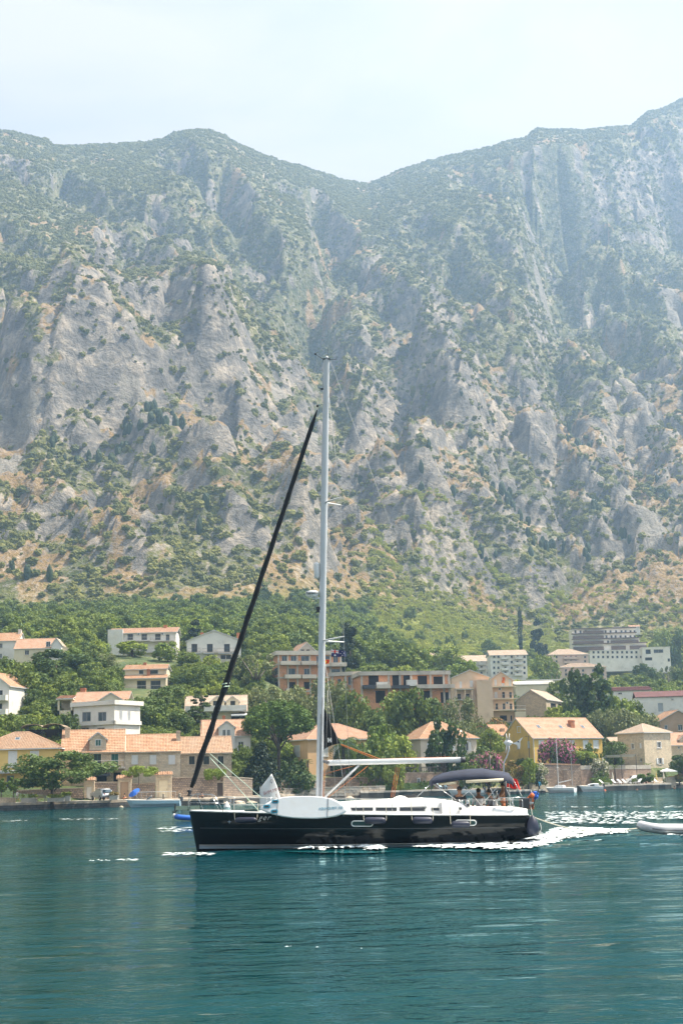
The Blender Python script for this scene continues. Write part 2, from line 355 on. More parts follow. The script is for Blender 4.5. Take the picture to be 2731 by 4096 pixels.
def build_mountain():
    xs = np.arange(-640, 721, 3.1); ys = np.arange(636, 2460, 3.1); X, Y = np.meshgrid(xs, ys)
    wx = (fbm(X / 90 + 40, Y / 90, 3) - .5) * 34; wy = (fbm(X / 90, Y / 90 + 40, 3) - .5) * 34
    Z, T = base_mtn(X, Y)
    low = sstep(0.0, 0.05, T); top = 1 - sstep(0.84, 0.99, T); env = low * (0.10 + 0.90 * top)
    add = np.zeros_like(Z)
    for pts, amp, hw, lf in SPURS:
        W = [on_mtn(*p) for p in pts]
        best = np.full(X.shape, 1e9); sgn = np.zeros_like(X); endf = np.zeros_like(X); m = len(W) - 1
        for k in range(m):
            ax, ay = W[k]; bx, by = W[k + 1]; dx, dy = bx - ax, by - ay; L2 = dx * dx + dy * dy
            qx, qy = X + wx, Y + wy
            s = np.clip(((qx - ax) * dx + (qy - ay) * dy) / L2, 0, 1); ex = qx - ax - s * dx; ey = qy - ay - s * dy
            d = np.hypot(ex, ey * 0.8); b = d < best; best = np.where(b, d, best); sgn = np.where(b, ex, sgn); endf = np.where(b, (k + s) / m, endf)
        h = 1.25 * hw * np.where(sgn < 0, lf, 1.0); q = np.clip(1 - best / h, 0, 1)
        f = 1.75 * amp * (q * q * (3 - 2 * q) * 0.6 + 0.4 * q) * (0.65 + 0.35 * np.sin(np.pi * np.clip(endf, 0, 1)))
        add += f
    Z = Z + add * env
    # broken limestone: ribs and gullies running down the slope, then ledges
    k1 = ridged((X + wx + .30 * Y) / 150, (Y + wy) / 200, 3) - .45; k2 = ridged((X + wx * .6 + .38 * Y) / 58 + 7, (Y + wy * .6) / 66, 4) - .45
    k3 = ridged((X + .35 * Y) / 20 + 3, Y / 22 + 9, 4) - .45
    crag = sstep(.50, .60, fbm((X + .3 * Y + wx) / 38 + 14, (Y + wy) / 44 + 3, 4)) * 15 + sstep(.52, .60, fbm((X + .3 * Y) / 17 + 4, Y / 19 + 13, 3)) * 6
    k4 = ridged(X / 10.5 + 1.7, Y / 13 + 4, 3) - .45
    Z = Z + env * (k1 * 24 + k2 * 19 * (0.5 + fbm(X / 200, Y / 200, 2)) + k3 * 8.0 + k4 * 3.0 + crag * (0.45 + 0.9 * fbm(X / 240 + 6, Y / 240, 2)))
    led = fbm(X / 70 + 8, Y / 70, 3) * 30; Z = Z + env * (1.6 * np.sin((Z + led) / 3.6) + 0.8 * np.sin((Z + led * .7) / 1.5 + 1))
    el = np.interp(X / Y, _su, _se) + 0.0035 * (fbm(X / 9 + 4, Y / 300, 3) - .5); lim = el * Y + CAMZ - 26 * (1 - sstep(.80, 1.0, T)) - 90 * (1 - sstep(.35, .85, T))
    Z = np.where((T > .3) & (T < 1.02), np.minimum(Z, lim), Z)
    gz_y, gz_x = np.gradient(Z, 3.1, 3.1); slope = np.clip(np.hypot(gz_x, gz_y), 0, 2.6)
    nz = fbm(X / 46 + 12, Y / 60 + 5, 4); nf = fbm(X / 13, Y / 16, 3); nb = fbm(X / 160 + 2, Y / 220 + 8, 2)
    P = pxu(X / Y); Hh = Z
    rock = sstep(1.12, 1.95, slope * 0.72 - 0.16 + (nz - .5) * 1.7 + (nf - .5) * 1.2 + (nb - .5) * .6 - 0.02 + 0.50 * (1 - sstep(0.16, 0.42, T)) * sstep(-0.02, 0.03, T) - 0.22 * sstep(.28, .6, T) + 0.10 * sstep(.75, .95, T))
    dry = sstep(0.50, 0.63, 0.6 * fbm(X / 60 + 21, Y / 50 + 2, 4) + 0.4 * fbm(X / 14 + 2, Y / 14 + 7, 3) + 0.10 * np.exp(-((Hh - 190) / 130) ** 2) - 0.07 * sstep(330, 520, Hh))
    scree = np.zeros_like(Z)
    for px, py, rx, ry in [(520, 1780, 60, 60), (40, 1930, 70, 70), (1130, 1730, 40, 80), (1470, 1490, 22, 70), (1630, 1410, 60, 40), (2180, 1290, 45, 70), (2700, 1290, 45, 45), (2600, 2190, 70, 80), (1250, 1830, 28, 80), (110, 1800, 60, 50), (2500, 2080, 40, 60)]:
        ax, ay = on_mtn(px, py); bx, by = on_mtn(px, py - ry); rw = rx * ay / FPX; rh = max(abs(by - ay), 8)
        scree = np.maximum(scree, 1 - sstep(0.6, 1.15, np.hypot((X + wx * .3 - ax) / rw, (Y + wy * .3 - ay) / rh) + (nf - .5) * .5))
    me = fastmesh("mountain", np.stack([X, Y, Z], -1).reshape(-1, 3), gridquads(len(ys), len(xs)), "mountain", True,
                  {'rock': rock, 'dry': dry, 'scree': scree, 'field': 1 - sstep(-.03, .02, T)})
    o = link("mountain", me); tag(o, kind="structure")
    # scrub: positions on the slope, denser off the bare rock
    r = NR(5); n = 340000; ii = r.randint(0, len(ys) - 1, n); jj = r.randint(0, len(xs) - 1, n)
    fx = r.rand(n); fy = r.rand(n); X2 = xs[jj] + fx * 3.1; Y2 = ys[ii] + fy * 3.1
    Zi = (Z[ii, jj] * (1 - fx) + Z[ii, jj + 1] * fx) * (1 - fy) + (Z[ii + 1, jj] * (1 - fx) + Z[ii + 1, jj + 1] * fx) * fy
    pp = pxu(X2 / Y2); vis = (pp > -350) & (pp < 3080) & (T[ii, jj] > -0.02) & (T[ii, jj] < 1.06)
    clump = sstep(.38, .60, fbm(X2 / 26 + 3, Y2 / 26 + 31, 3) + .18 * (fbm(X2 / 90, Y2 / 90, 2) - .5))
    dens = (0.95 * (1 - rock[ii, jj]) * (0.30 + 0.70 * clump) + 0.6 * rock[ii, jj] * (0.10 + 0.90 * clump)) * (1 - scree[ii, jj]) * (1 - 0.5 * dry[ii, jj])
    keep = vis & (r.rand(n) < dens)
    q = np.stack([X2, Y2, Zi], 1)[keep]; nk = len(q); up = np.clip((q[:, 1] - 700) / 1300, 0, 1)
    scl = (0.8 + 2.0 * r.rand(nk) ** 2.2) * (1.0 - 0.10 * up); q[:, 2] += scl * 0.25
    return o, q, scl, r

# ------------------------------------------------------------------ ground materials
def attr(nt, name):
    a = N(nt, 'ShaderNodeAttribute', attribute_name=name); return a.outputs['Fac']
def mk_mountain():
    m, nt, b, o = newmat("mountain"); g = N(nt, 'ShaderNodeNewGeometry'); P = g.outputs['Position']
    n1 = noise_n(nt, P, 0.055, 8, 0.68, 0.4); n2 = noise_n(nt, P, 0.35, 6, 0.7); n3 = noise_n(nt, P, 0.012, 3)
    mp = N(nt, 'ShaderNodeMapping'); mp.inputs['Scale'].default_value = (1.0, 1.0, 0.35); nt.links.new(P, mp.inputs[0])
    mp.inputs['Rotation'].default_value = (0.2, 0.5, 0)
    vo = N(nt, 'ShaderNodeTexVoronoi', feature='DISTANCE_TO_EDGE', inp={'Scale': 0.16}); nt.links.new(mp.outputs[0], vo.inputs['Vector'])
    vo2 = N(nt, 'ShaderNodeTexVoronoi', inp={'Scale': 0.22}); nt.links.new(mp.outputs[0], vo2.inputs['Vector'])
    rk = ramp(nt, (0.33, (0.11, 0.104, 0.098)), (0.46, (0.205, 0.19, 0.172)), (0.52, (0.27, 0.243, 0.214)), (0.64, (0.48, 0.405, 0.325))); nt.links.new(n1, rk.inputs[0])
    c = mixc(nt, 0.5, rk.outputs[0], n2, 'OVERLAY')
    ck = ramp(nt, (0.0, (0.45, 0.45, 0.45)), (0.22, (1, 1, 1))); nt.links.new(vo.outputs[0], ck.inputs[0]); c = mixc(nt, 0.25, c, ck.outputs[0], 'MULTIPLY')
    vr = ramp(nt, (0.36, (0.06, 0.08, 0.022)), (0.60, (0.175, 0.17, 0.055))); nt.links.new(n1, vr.inputs[0])
    dr = ramp(nt, (0.35, (0.15, 0.125, 0.05)), (0.62, (0.47, 0.28, 0.12))); nt.links.new(n2, dr.inputs[0])
    # rock share, broken up finely
    def mul(a, k, c0):
        q = N(nt, 'ShaderNodeMath', operation='MULTIPLY_ADD', inp={1: k, 2: c0}); nt.links.new(a, q.inputs[0]); return q.outputs[0]
    def addn(a, b_):
        q = N(nt, 'ShaderNodeMath', operation='ADD'); nt.links.new(a, q.inputs[0]); nt.links.new(b_, q.inputs[1]); return q.outputs[0]
    rm = ramp(nt, (0.42, (0, 0, 0)), (0.58, (1, 1, 1))); nt.links.new(addn(mul(attr(nt, 'rock'), 0.75, -0.12), mul(addn(n1, n2), 0.5, -0.25 + 0.0)), rm.inputs[0])
    dm = ramp(nt, (0.45, (0, 0, 0)), (0.62, (1, 1, 1))); nt.links.new(addn(mul(attr(nt, 'dry'), 0.6, 0), mul(n2, 0.6, -0.12)), dm.inputs[0])
    gr = mixc(nt, dm.outputs[0], vr.outputs[0], dr.outputs[0])
    gm = ramp(nt, (0.47, (0, 0, 0)), (0.60, (0.85, 0.85, 0.85))); nt.links.new(n2, gm.inputs[0]); gr = mixc(nt, gm.outputs[0], gr, c)
    cc = mixc(nt, rm.outputs[0], gr, c)
    sm = ramp(nt, (0.40, (0, 0, 0)), (0.60, (1, 1, 1))); nt.links.new(addn(mul(attr(nt, 'scree'), 0.7, 0), mul(n1, 0.5, -0.12)), sm.inputs[0])
    sc2 = mixc(nt, 0.6, (0.27, 0.245, 0.21), n2, 'OVERLAY'); cc = mixc(nt, sm.outputs[0], cc, sc2)
    fc = ramp(nt, (0.35, (0.12, 0.15, 0.03)), (0.65, (0.30, 0.30, 0.07))); nt.links.new(n2, fc.inputs[0]); cc = mixc(nt, attr(nt, 'field'), cc, fc.outputs[0])
    nt.links.new(cc, b.inputs['Base Color']); b.inputs['Roughness'].default_value = 0.95; b.inputs['Specular IOR Level'].default_value = 0.15
    h = addn(mul(n1, 3.2, 0), mul(vo2.outputs['Distance'], 0.55, 0)); h = addn(h, mul(n2, 0.8, 0))
    bump(nt, b, h, 1.0, 2.4)
mk_mountain()
def mk_hill():
    m, nt, b, o = newmat("hillside"); g = N(nt, 'ShaderNodeNewGeometry'); P = g.outputs['Position']
    n1 = noise_n(nt, P, 0.12, 7, 0.65); n2 = noise_n(nt, P, 1.1, 5, 0.7)
    r = ramp(nt, (0.36, (0.035, 0.06, 0.016)), (0.55, (0.085, 0.11, 0.03)), (0.68, (0.20, 0.17, 0.085))); nt.links.new(n1, r.inputs[0])
    nt.links.new(mixc(nt, 0.6, r.outputs[0], n2, 'OVERLAY'), b.inputs['Base Color']); b.inputs['Roughness'].default_value = 0.95
    bump(nt, b, n2, 0.8, 0.6)
mk_hill()
plain("paving", (0.56, 0.49, 0.40), 0.9, 0.22, 1.4, bmp=0.3)
def mk_water():
    m, nt, b, o = newmat("water"); g = N(nt, 'ShaderNodeNewGeometry'); P = g.outputs['Position']
    n0 = noise_n(nt, P, 0.05, 3); r = ramp(nt, (0.35, (0.0002, 0.030, 0.038)), (0.65, (0.0004, 0.045, 0.053))); nt.links.new(n0, r.inputs[0])
    nt.links.new(r.outputs[0], b.inputs['Base Color'])
    b.inputs['Roughness'].default_value = 0.035; b.inputs['IOR'].default_value = 1.333; b.inputs['Specular IOR Level'].default_value = 0.5; b.inputs['Specular Tint'].default_value = (0.32, 0.75, 0.85, 1)
    def wv(sx, sy, rot, scale, det, rough=0.5):
        mp = N(nt, 'ShaderNodeMapping'); mp.inputs['Scale'].default_value = (sx, sy, 1); mp.inputs['Rotation'].default_value = (0, 0, rad(rot)); nt.links.new(P, mp.inputs[0])
        return noise_n(nt, mp.outputs[0], scale, det, rough)
    a1 = wv(0.55, 1.0, 8, 0.42, 2); a2 = wv(0.5, 1.0, -12, 1.7, 3, 0.55); a3 = wv(0.6, 1.0, 20, 6.5, 3, 0.6)
    def ma(a, k, prev=None):
        q = N(nt, 'ShaderNodeMath', operation='MULTIPLY_ADD', inp={1: k}); nt.links.new(a, q.inputs[0])
        if prev is not None: nt.links.new(prev, q.inputs[2])
        else: q.inputs[2].default_value = 0
        return q.outputs[0]
    patch = ramp(nt, (0.35, (0.45,) * 3), (0.65, (1.15,) * 3)); nt.links.new(wv(0.35, 1.0, 5, 0.035, 3), patch.inputs[0])
    ml = N(nt, 'ShaderNodeMath', operation='MULTIPLY'); nt.links.new(ma(a3, 0.022, ma(a2, 0.105)), ml.inputs[0]); nt.links.new(patch.outputs[0], ml.inputs[1])
    h = ma(a1, 0.11, ml.outputs[0])
    bn = bump(nt, b, h, 1.0, 1.0)
    df = N(nt, 'ShaderNodeBsdfDiffuse'); nt.links.new(r.outputs[0], df.inputs[0]); nt.links.new(bn.outputs[0], df.inputs['Normal'])
    gl = N(nt, 'ShaderNodeBsdfGlossy', inp={'Roughness': 0.035}); gl.inputs[0].default_value = (0.50, 0.74, 0.80, 1); nt.links.new(bn.outputs[0], gl.inputs['Normal'])
    fr = N(nt, 'ShaderNodeFresnel', inp={'IOR': 1.333}); nt.links.new(bn.outputs[0], fr.inputs['Normal']); mx = N(nt, 'ShaderNodeMixShader')
    nt.links.new(fr.outputs[0], mx.inputs[0]); nt.links.new(df.outputs[0], mx.inputs[1]); nt.links.new(gl.outputs[0], mx.inputs[2]); nt.links.new(mx.outputs[0], o.inputs[0])
mk_water()
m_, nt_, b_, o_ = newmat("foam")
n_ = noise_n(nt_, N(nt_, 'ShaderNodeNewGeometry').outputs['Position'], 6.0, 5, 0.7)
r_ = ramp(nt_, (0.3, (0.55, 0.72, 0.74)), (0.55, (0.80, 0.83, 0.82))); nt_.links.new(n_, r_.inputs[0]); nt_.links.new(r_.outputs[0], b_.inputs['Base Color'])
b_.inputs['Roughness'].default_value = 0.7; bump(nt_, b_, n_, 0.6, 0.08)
m_, nt_, b_, o_ = newmat("aerated")
b_.inputs['Base Color'].default_value = (0.006, 0.11, 0.125, 1); b_.inputs['Roughness'].default_value = 0.15
bump(nt_, b_, noise_n(nt_, N(nt_, 'ShaderNodeNewGeometry').outputs['Position'], 4.0, 4, 0.6), 0.7, 0.06)
leafmat("scrub", (0.06, 0.085, 0.018), (0.24, 0.23, 0.05), 0.2)
leafmat("forest_leaf", (0.055, 0.095, 0.02), (0.20, 0.235, 0.05), 0.22)
leafmat("forest_bright", (0.09, 0.14, 0.025), (0.24, 0.26, 0.05), 0.35)
leafmat("scrub_dark", (0.018, 0.035, 0.014), (0.035, 0.06, 0.02), 0.15)

# ------------------------------------------------------------------ mountain and scrub
mountain, SQ, SSC, SRND = build_mountain()
def scatter(name, pts, scl, matname, blobs=3, squash=0.8, rough=0.55, sub=3, tilt=0.25, source=None, hz=1.0):
    """one object: a cloud of plants, instanced on points"""
    me = bpy.data.meshes.new(name); me.vertices.add(len(pts)); me.vertices.foreach_set('co', pts.astype(np.float32).ravel())
    a = me.attributes.new('scl', 'FLOAT', 'POINT'); a.data.foreach_set('value', scl.astype(np.float32))
    me.materials.append(MATS[matname]); me.update(); o = link(name, me); tag(o, kind="stuff")
    ng = bpy.data.node_groups.new(name, 'GeometryNodeTree'); ng.interface.new_socket('Geometry', in_out='INPUT', socket_type='NodeSocketGeometry'); ng.interface.new_socket('Geometry', in_out='OUTPUT', socket_type='NodeSocketGeometry')
    gi = N(ng, 'NodeGroupInput'); go = N(ng, 'NodeGroupOutput'); Lk = ng.links.new
    iop = N(ng, 'GeometryNodeInstanceOnPoints'); Lk(gi.outputs[0], iop.inputs['Points'])
    if source is None:
        g2i = N(ng, 'GeometryNodeGeometryToInstance')
        for k in range(blobs):
            ico = N(ng, 'GeometryNodeMeshIcoSphere', inp={'Radius': 1.0, 'Subdivisions': sub}); sp = N(ng, 'GeometryNodeSetPosition')
            pos = N(ng, 'GeometryNodeInputPosition'); ad = N(ng, 'ShaderNodeVectorMath', operation='ADD'); ad.inputs[1].default_value = (7.7 * k, 3.1 * k, 1.9 * k); Lk(pos.outputs[0], ad.inputs[0])
            nz = N(ng, 'ShaderNodeTexNoise', inp={'Scale': 1.55, 'Detail': 4.0, 'Roughness': 0.68}); Lk(ad.outputs[0], nz.inputs['Vector'])
            mr = N(ng, 'ShaderNodeMath', operation='MULTIPLY_ADD', inp={1: 2.4 * rough, 2: 1 - 1.2 * rough}); Lk(nz.outputs[0], mr.inputs[0])
            vm = N(ng, 'ShaderNodeVectorMath', operation='SCALE'); Lk(pos.outputs[0], vm.inputs[0]); Lk(mr.outputs[0], vm.inputs['Scale'])
            v2 = N(ng, 'ShaderNodeVectorMath', operation='MULTIPLY'); v2.inputs[1].default_value = (1, 1, squash); Lk(vm.outputs[0], v2.inputs[0])
            Lk(ico.outputs[0], sp.inputs['Geometry']); Lk(v2.outputs[0], sp.inputs['Position'])
            sm = N(ng, 'GeometryNodeSetMaterial'); sm.inputs['Material'].default_value = MATS[matname]; Lk(sp.outputs[0], sm.inputs[0]); Lk(sm.outputs[0], g2i.inputs[0])
        Lk(g2i.outputs[0], iop.inputs['Instance'])
    else:
        oi = N(ng, 'GeometryNodeObjectInfo', transform_space='ORIGINAL'); oi.inputs['Object'].default_value = source; Lk(oi.outputs['Geometry'], iop.inputs['Instance'])
    iop.inputs['Pick Instance'].default_value = source is None
    na = N(ng, 'GeometryNodeInputNamedAttribute', data_type='FLOAT'); na.inputs['Name'].default_value = 'scl'
    rr = N(ng, 'FunctionNodeRandomValue', data_type='FLOAT_VECTOR'); rr.inputs[0].default_value = (-tilt, -tilt, 0); rr.inputs[1].default_value = (tilt, tilt, 6.283)
    rs = N(ng, 'FunctionNodeRandomValue', data_type='FLOAT_VECTOR'); rs.inputs[0].default_value = (0.8, 0.8, 0.75 * hz); rs.inputs[1].default_value = (1.25, 1.25, 1.2 * hz); rs.inputs['Seed'].default_value = 5
    sv = N(ng, 'ShaderNodeVectorMath', operation='SCALE'); Lk(rs.outputs[0], sv.inputs[0]); Lk(na.outputs[0], sv.inputs['Scale'])
    Lk(rr.outputs[0], iop.inputs['Rotation']); Lk(sv.outputs[0], iop.inputs['Scale'])
    Lk(iop.outputs[0], go.inputs[0]); md = o.modifiers.new("scatter", 'NODES'); md.node_group = ng
    return o
scatter("mountain_scrub", SQ, SSC, "scrub", 6, 0.92, 0.85, 4)
# dark conifers standing singly on the lower rock
_cy = []
_r = NR(3)
for px, py, n, sx in [(215, 1920, 3, 25), (360, 1900, 4, 40), (560, 1920, 14, 70), (640, 1890, 8, 60), (1870, 1950, 2, 20), (2010, 2060, 8, 50), (2080, 2080, 8, 50), (2140, 2290, 6, 40), (2230, 2230, 6, 40), (2330, 1970, 9, 60), (2420, 2150, 8, 45), (2520, 2200, 3, 25), (2360, 2300, 3, 20), (1480, 1980, 2, 25), (1960, 2330, 3, 30), (2640, 2090, 3, 30), (130, 2350, 3, 40), (860, 2200, 3, 60), (1700, 2150, 4, 60)]:
    for k in range(n):
        x_, y_ = on_mtn(px + _r.normal() * sx, py + _r.normal() * 18); _cy.append((x_, y_))
_cy = np.array(_cy)
_mv = np.empty(len(mountain.data.vertices) * 3, dtype=np.float32); mountain.data.vertices.foreach_get('co', _mv); _mv = _mv.reshape(-1, 3)
_nc = len(np.arange(-640, 721, 3.1))
def mtn_z(x, y):
    j = np.clip(((np.asarray(x) + 640) / 3.1).astype(int), 0, _nc - 1); i = np.clip(((np.asarray(y) - 636) / 3.1).astype(int), 0, len(_mv) // _nc - 1)
    return _mv[i * _nc + j, 2]
_cz = mtn_z(_cy[:, 0], _cy[:, 1])
scatter("mountain_conifers", np.stack([_cy[:, 0], _cy[:, 1], _cz + 3.5], 1), 1.5 + 0.6 * _r.rand(len(_cy)), "scrub_dark", 3, 2.6, 0.5, 3, 0.03)

# ------------------------------------------------------------------ water
def build_water():
    ys = np.concatenate([np.concatenate([[-1650.0, -800, -300, -120], np.linspace(-60, 9, 12)]), 9.0 * (330 / 9.0) ** np.linspace(0, 1, 620)[1:]]); xs = np.concatenate([[-1450.0, -600, -250], np.linspace(-130, 190, 430), [300, 700, 1450.0]])
    X, Y = np.meshgrid(xs, ys)
    Z = 0.05 * (fbm(X / 7, Y / 4.0, 3) - .5) + 0.03 * (fbm(X / 1.6 + 5, Y / 1.0, 2) - .5)
    # the yacht's diverging waves
    bow = onz(787, 3400); ax, ay = bow.x, 59.5
    for s in (-1, 1):
        for k, (off, amp, ang) in enumerate([(0.0, 0.10, 0.30), (2.2, 0.07, 0.30), (5.0, 0.09, 0.28), (9.0, 0.07, 0.26), (13.5, 0.12, 0.22), (16.5, 0.08, 0.20)]):
            dx = X - ax - off; lat = s * (Y - ay) - 1.2 - np.clip(dx, 0, 60) * ang
            Z = Z + np.where((dx > -1), amp * np.exp(-(lat / 0.55) ** 2) * np.exp(-np.clip(dx, 0, 90) / 26) * sstep(-1, 2, dx), 0)
    o = link("water", fastmesh("water", np.stack([X, Y, Z], -1).reshape(-1, 3), gridquads(len(ys), len(xs)), "water", True)); tag(o, kind="structure")
build_water()
def foam(name, polys, seed, cell=0.06, glint_flecks=(), mat="foam", z0=0.075):
    """ragged, lumpy foam lying on the water: cells of a grid kept where the froth is thick, plus any painted sun glints"""
    V = []; Q = []; base = 0; r = NR(seed)
    for pts, thr, hgt in polys:
        W = [onz(*p) for p in pts]; P2 = np.array([(p.x, p.y) for p in W])
        x0, y0 = P2.min(0); x1, y1 = P2.max(0); cx = cell; cyy = max(cell, (y1 - y0) / 90)
        xs = np.arange(x0, x1 + cx, cx); ys = np.arange(y0, y1 + cyy, cyy); X, Y = np.meshgrid(xs, ys)
        ins = np.zeros(X.shape, bool); n = len(P2); dist = np.full(X.shape, 1e9)
        for i in range(n):
            xa, ya = P2[i]; xb, yb = P2[(i + 1) % n]
            c = ((ya > Y) != (yb > Y)) & (X < (xb - xa) * (Y - ya) / (yb - ya + 1e-12) + xa); ins ^= c
            L2 = (xb - xa) ** 2 + (yb - ya) ** 2; s = np.clip(((X - xa) * (xb - xa) + (Y - ya) * (yb - ya)) / (L2 + 1e-9), 0, 1)
            dist = np.minimum(dist, np.hypot((X - xa - s * (xb - xa)), (Y - ya - s * (yb - ya)) * 0.8))
        edge = np.clip(dist / 0.7, 0, 1); nz = fbm(X / 0.9 + seed, Y / 0.45, 4, 0.6); nf = fbm(X / 0.22, Y / 0.16 + seed, 3)
        k = ins & ((nz * 0.62 + nf * 0.38) * (0.45 + 0.55 * edge) > thr)
        Z = z0 + hgt * edge * (0.25 + 0.9 * nf) * (0.4 + nz)
        g = gridquads(len(ys), len(xs)); kk = (k[:-1, :-1] & k[1:, 1:]).ravel(); g = g[kk]
        V.append(np.stack([X, Y, Z], -1).reshape(-1, 3)); Q.append(g + base); base += X.size
    for (xa, ya, xb, yb, n) in glint_flecks:  # loose white quads painted as sun glints on the ripples
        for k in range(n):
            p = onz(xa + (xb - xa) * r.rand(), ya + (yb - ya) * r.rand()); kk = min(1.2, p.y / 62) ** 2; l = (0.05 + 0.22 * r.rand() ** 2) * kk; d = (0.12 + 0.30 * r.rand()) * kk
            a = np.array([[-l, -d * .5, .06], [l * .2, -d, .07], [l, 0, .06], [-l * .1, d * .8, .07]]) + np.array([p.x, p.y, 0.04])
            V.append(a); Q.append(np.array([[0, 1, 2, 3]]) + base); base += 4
    V = np.concatenate(V); Q = np.concatenate(Q); used = np.unique(Q); mp = np.zeros(len(V), int); mp[used] = np.arange(len(used))
    o = link(name, fastmesh(name, V[used], mp[Q], mat, True)); tag(o, kind="stuff"); return o
foam("wake_foam_and_glints", [
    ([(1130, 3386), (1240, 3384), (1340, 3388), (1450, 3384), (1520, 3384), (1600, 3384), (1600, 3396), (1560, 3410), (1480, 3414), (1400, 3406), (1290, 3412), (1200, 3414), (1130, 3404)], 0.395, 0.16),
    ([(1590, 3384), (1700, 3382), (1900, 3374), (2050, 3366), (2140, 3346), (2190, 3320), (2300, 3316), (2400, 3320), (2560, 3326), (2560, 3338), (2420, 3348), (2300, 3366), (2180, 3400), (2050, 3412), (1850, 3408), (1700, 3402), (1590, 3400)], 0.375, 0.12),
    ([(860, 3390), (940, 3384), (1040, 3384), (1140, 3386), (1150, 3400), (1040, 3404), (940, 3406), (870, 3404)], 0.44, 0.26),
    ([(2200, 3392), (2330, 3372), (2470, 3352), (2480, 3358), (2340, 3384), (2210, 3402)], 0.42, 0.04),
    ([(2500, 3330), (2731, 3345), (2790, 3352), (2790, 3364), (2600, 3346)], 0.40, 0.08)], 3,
    glint_flecks=((2180, 3228, 2760, 3234, 60), (2180, 3250, 2760, 3262, 120), (2180, 3262, 2760, 3284, 260), (2180, 3284, 2540, 3300, 80), (660, 3420, 850, 3432, 60), (330, 3447, 560, 3454, 16), (20, 3286, 110, 3290, 9), (250, 3279, 470, 3284, 24), (640, 3312, 765, 3334, 36), (1130, 3795, 1560, 3838, 4)))
foam("stirred_water", [
    ([(1580, 3380), (1900, 3370), (2060, 3360), (2160, 3336), (2200, 3314), (2400, 3316), (2600, 3322), (2600, 3346), (2460, 3364), (2300, 3384), (2160, 3412), (1900, 3416), (1600, 3410)], 0.40, 0.0),
    ([(830, 3392), (1000, 3384), (1300, 3382), (1600, 3380), (1620, 3412), (1450, 3422), (1250, 3420), (1000, 3412), (840, 3408)], 0.42, 0.0)], 9, 0.12, mat="aerated", z0=0.055)
# ------------------------------------------------------------------ haze: one box of thin air round everything
def build_haze():
    m = bpy.data.materials.new("haze"); m.use_nodes = True; nt = m.node_tree; nt.nodes.clear(); out = N(nt, 'ShaderNodeOutputMaterial')
    pv = N(nt, 'ShaderNodeVolumePrincipled'); pv.inputs['Color'].default_value = (0.46, 0.69, 1.0, 1); pv.inputs['Density'].default_value = HAZE
    pv.inputs['Anisotropy'].default_value = 0.5; nt.links.new(pv.outputs[0], out.inputs['Volume']); MATS['haze'] = m
    o = MB().box(-1500, -1700, -6, 1500, 2700, 1240).build("haze", "haze"); tag(o, kind="stuff"); o.display_type = 'WIRE'
HAZE = 0.00024
build_haze()

# the enclosed bay goes on behind the camera: opposite hills, added to darken reflections
def build_unseen_shore():
    xs = np.linspace(-1480, 1480, 120); ys = np.linspace(-1680, -620, 60); X, Y = np.meshgrid(xs, ys); t = np.clip((-620 - Y) / 800, 0, 1)
    Z = -1 + 190 * t ** 1.1 * (0.75 + 0.5 * fbm(X / 400 + 3, Y / 400, 4)) + 60 * t * (ridged(X / 120, Y / 160, 3) - .4)
    o = link("unseen_opposite_hills", fastmesh("unseen_opposite_hills", np.stack([X, Y, Z], -1).reshape(-1, 3), gridquads(len(ys), len(xs)), "hillside", True)); tag(o, kind="structure")
build_unseen_shore()

# ------------------------------------------------------------------ building materials
brickmat("stone_wall", (0.63, 0.495, 0.335), (0.47, 0.37, 0.265), (0.32, 0.26, 0.19), 0.46, 0.24, 0.022, stain=(0.17, 0.15, 0.125))
brickmat("stone_pale", (0.71, 0.58, 0.42), (0.57, 0.475, 0.35), (0.43, 0.36, 0.27), 0.50, 0.26, 0.016, stain=(0.27, 0.245, 0.21))
brickmat("rubble", (0.46, 0.345, 0.25), (0.26, 0.20, 0.16), (0.15, 0.12, 0.10), 0.38, 0.27, 0.035, bmp=1.0, stain=(0.10, 0.085, 0.07))
brickmat("clay_block", (0.76, 0.36, 0.17), (0.64, 0.28, 0.13), (0.42, 0.32, 0.24), 0.30, 0.22, 0.012, stain=(0.36, 0.25, 0.18))
brickmat("quay_stone", (0.105, 0.10, 0.09), (0.065, 0.062, 0.058), (0.03, 0.03, 0.03), 0.9, 0.4, 0.03, stain=(0.03, 0.032, 0.028))
tilemat("tile_orange", (0.55, 0.315, 0.185), (0.38, 0.195, 0.115), (0.48, 0.33, 0.22))
tilemat("tile_old", (0.53, 0.345, 0.22), (0.34, 0.195, 0.125), (0.42, 0.30, 0.21))
tilemat("tile_pink", (0.56, 0.335, 0.225), (0.45, 0.255, 0.165), (0.51, 0.35, 0.25))
tilemat("tile_pale", (0.56, 0.43, 0.325), (0.48, 0.355, 0.26), (0.57, 0.455, 0.36))
plain("yellow_render", (0.72, 0.51, 0.18), 0.9, 0.14, 0.7, dirt=(0.48, 0.33, 0.13))
plain("ochre_render", (0.72, 0.47, 0.12), 0.9, 0.14, 0.7, dirt=(0.45, 0.29, 0.10))
plain("cream_render", (0.78, 0.67, 0.48), 0.9, 0.10, 0.7, dirt=(0.52, 0.44, 0.32))
plain("white_render", (0.82, 0.77, 0.70), 0.9, 0.10, 0.7, dirt=(0.56, 0.53, 0.48))
plain("peach_render", (0.80, 0.58, 0.40), 0.9, 0.10, 0.7, dirt=(0.55, 0.38, 0.26))
plain("brown_render", (0.46, 0.31, 0.20), 0.9, 0.14, 0.7, dirt=(0.36, 0.26, 0.18))
plain("orange_render", (0.72, 0.46, 0.25), 0.9, 0.12, 0.7, dirt=(0.48, 0.31, 0.18))
plain("greige_render", (0.62, 0.54, 0.44), 0.9, 0.14, 0.7, dirt=(0.38, 0.33, 0.28))
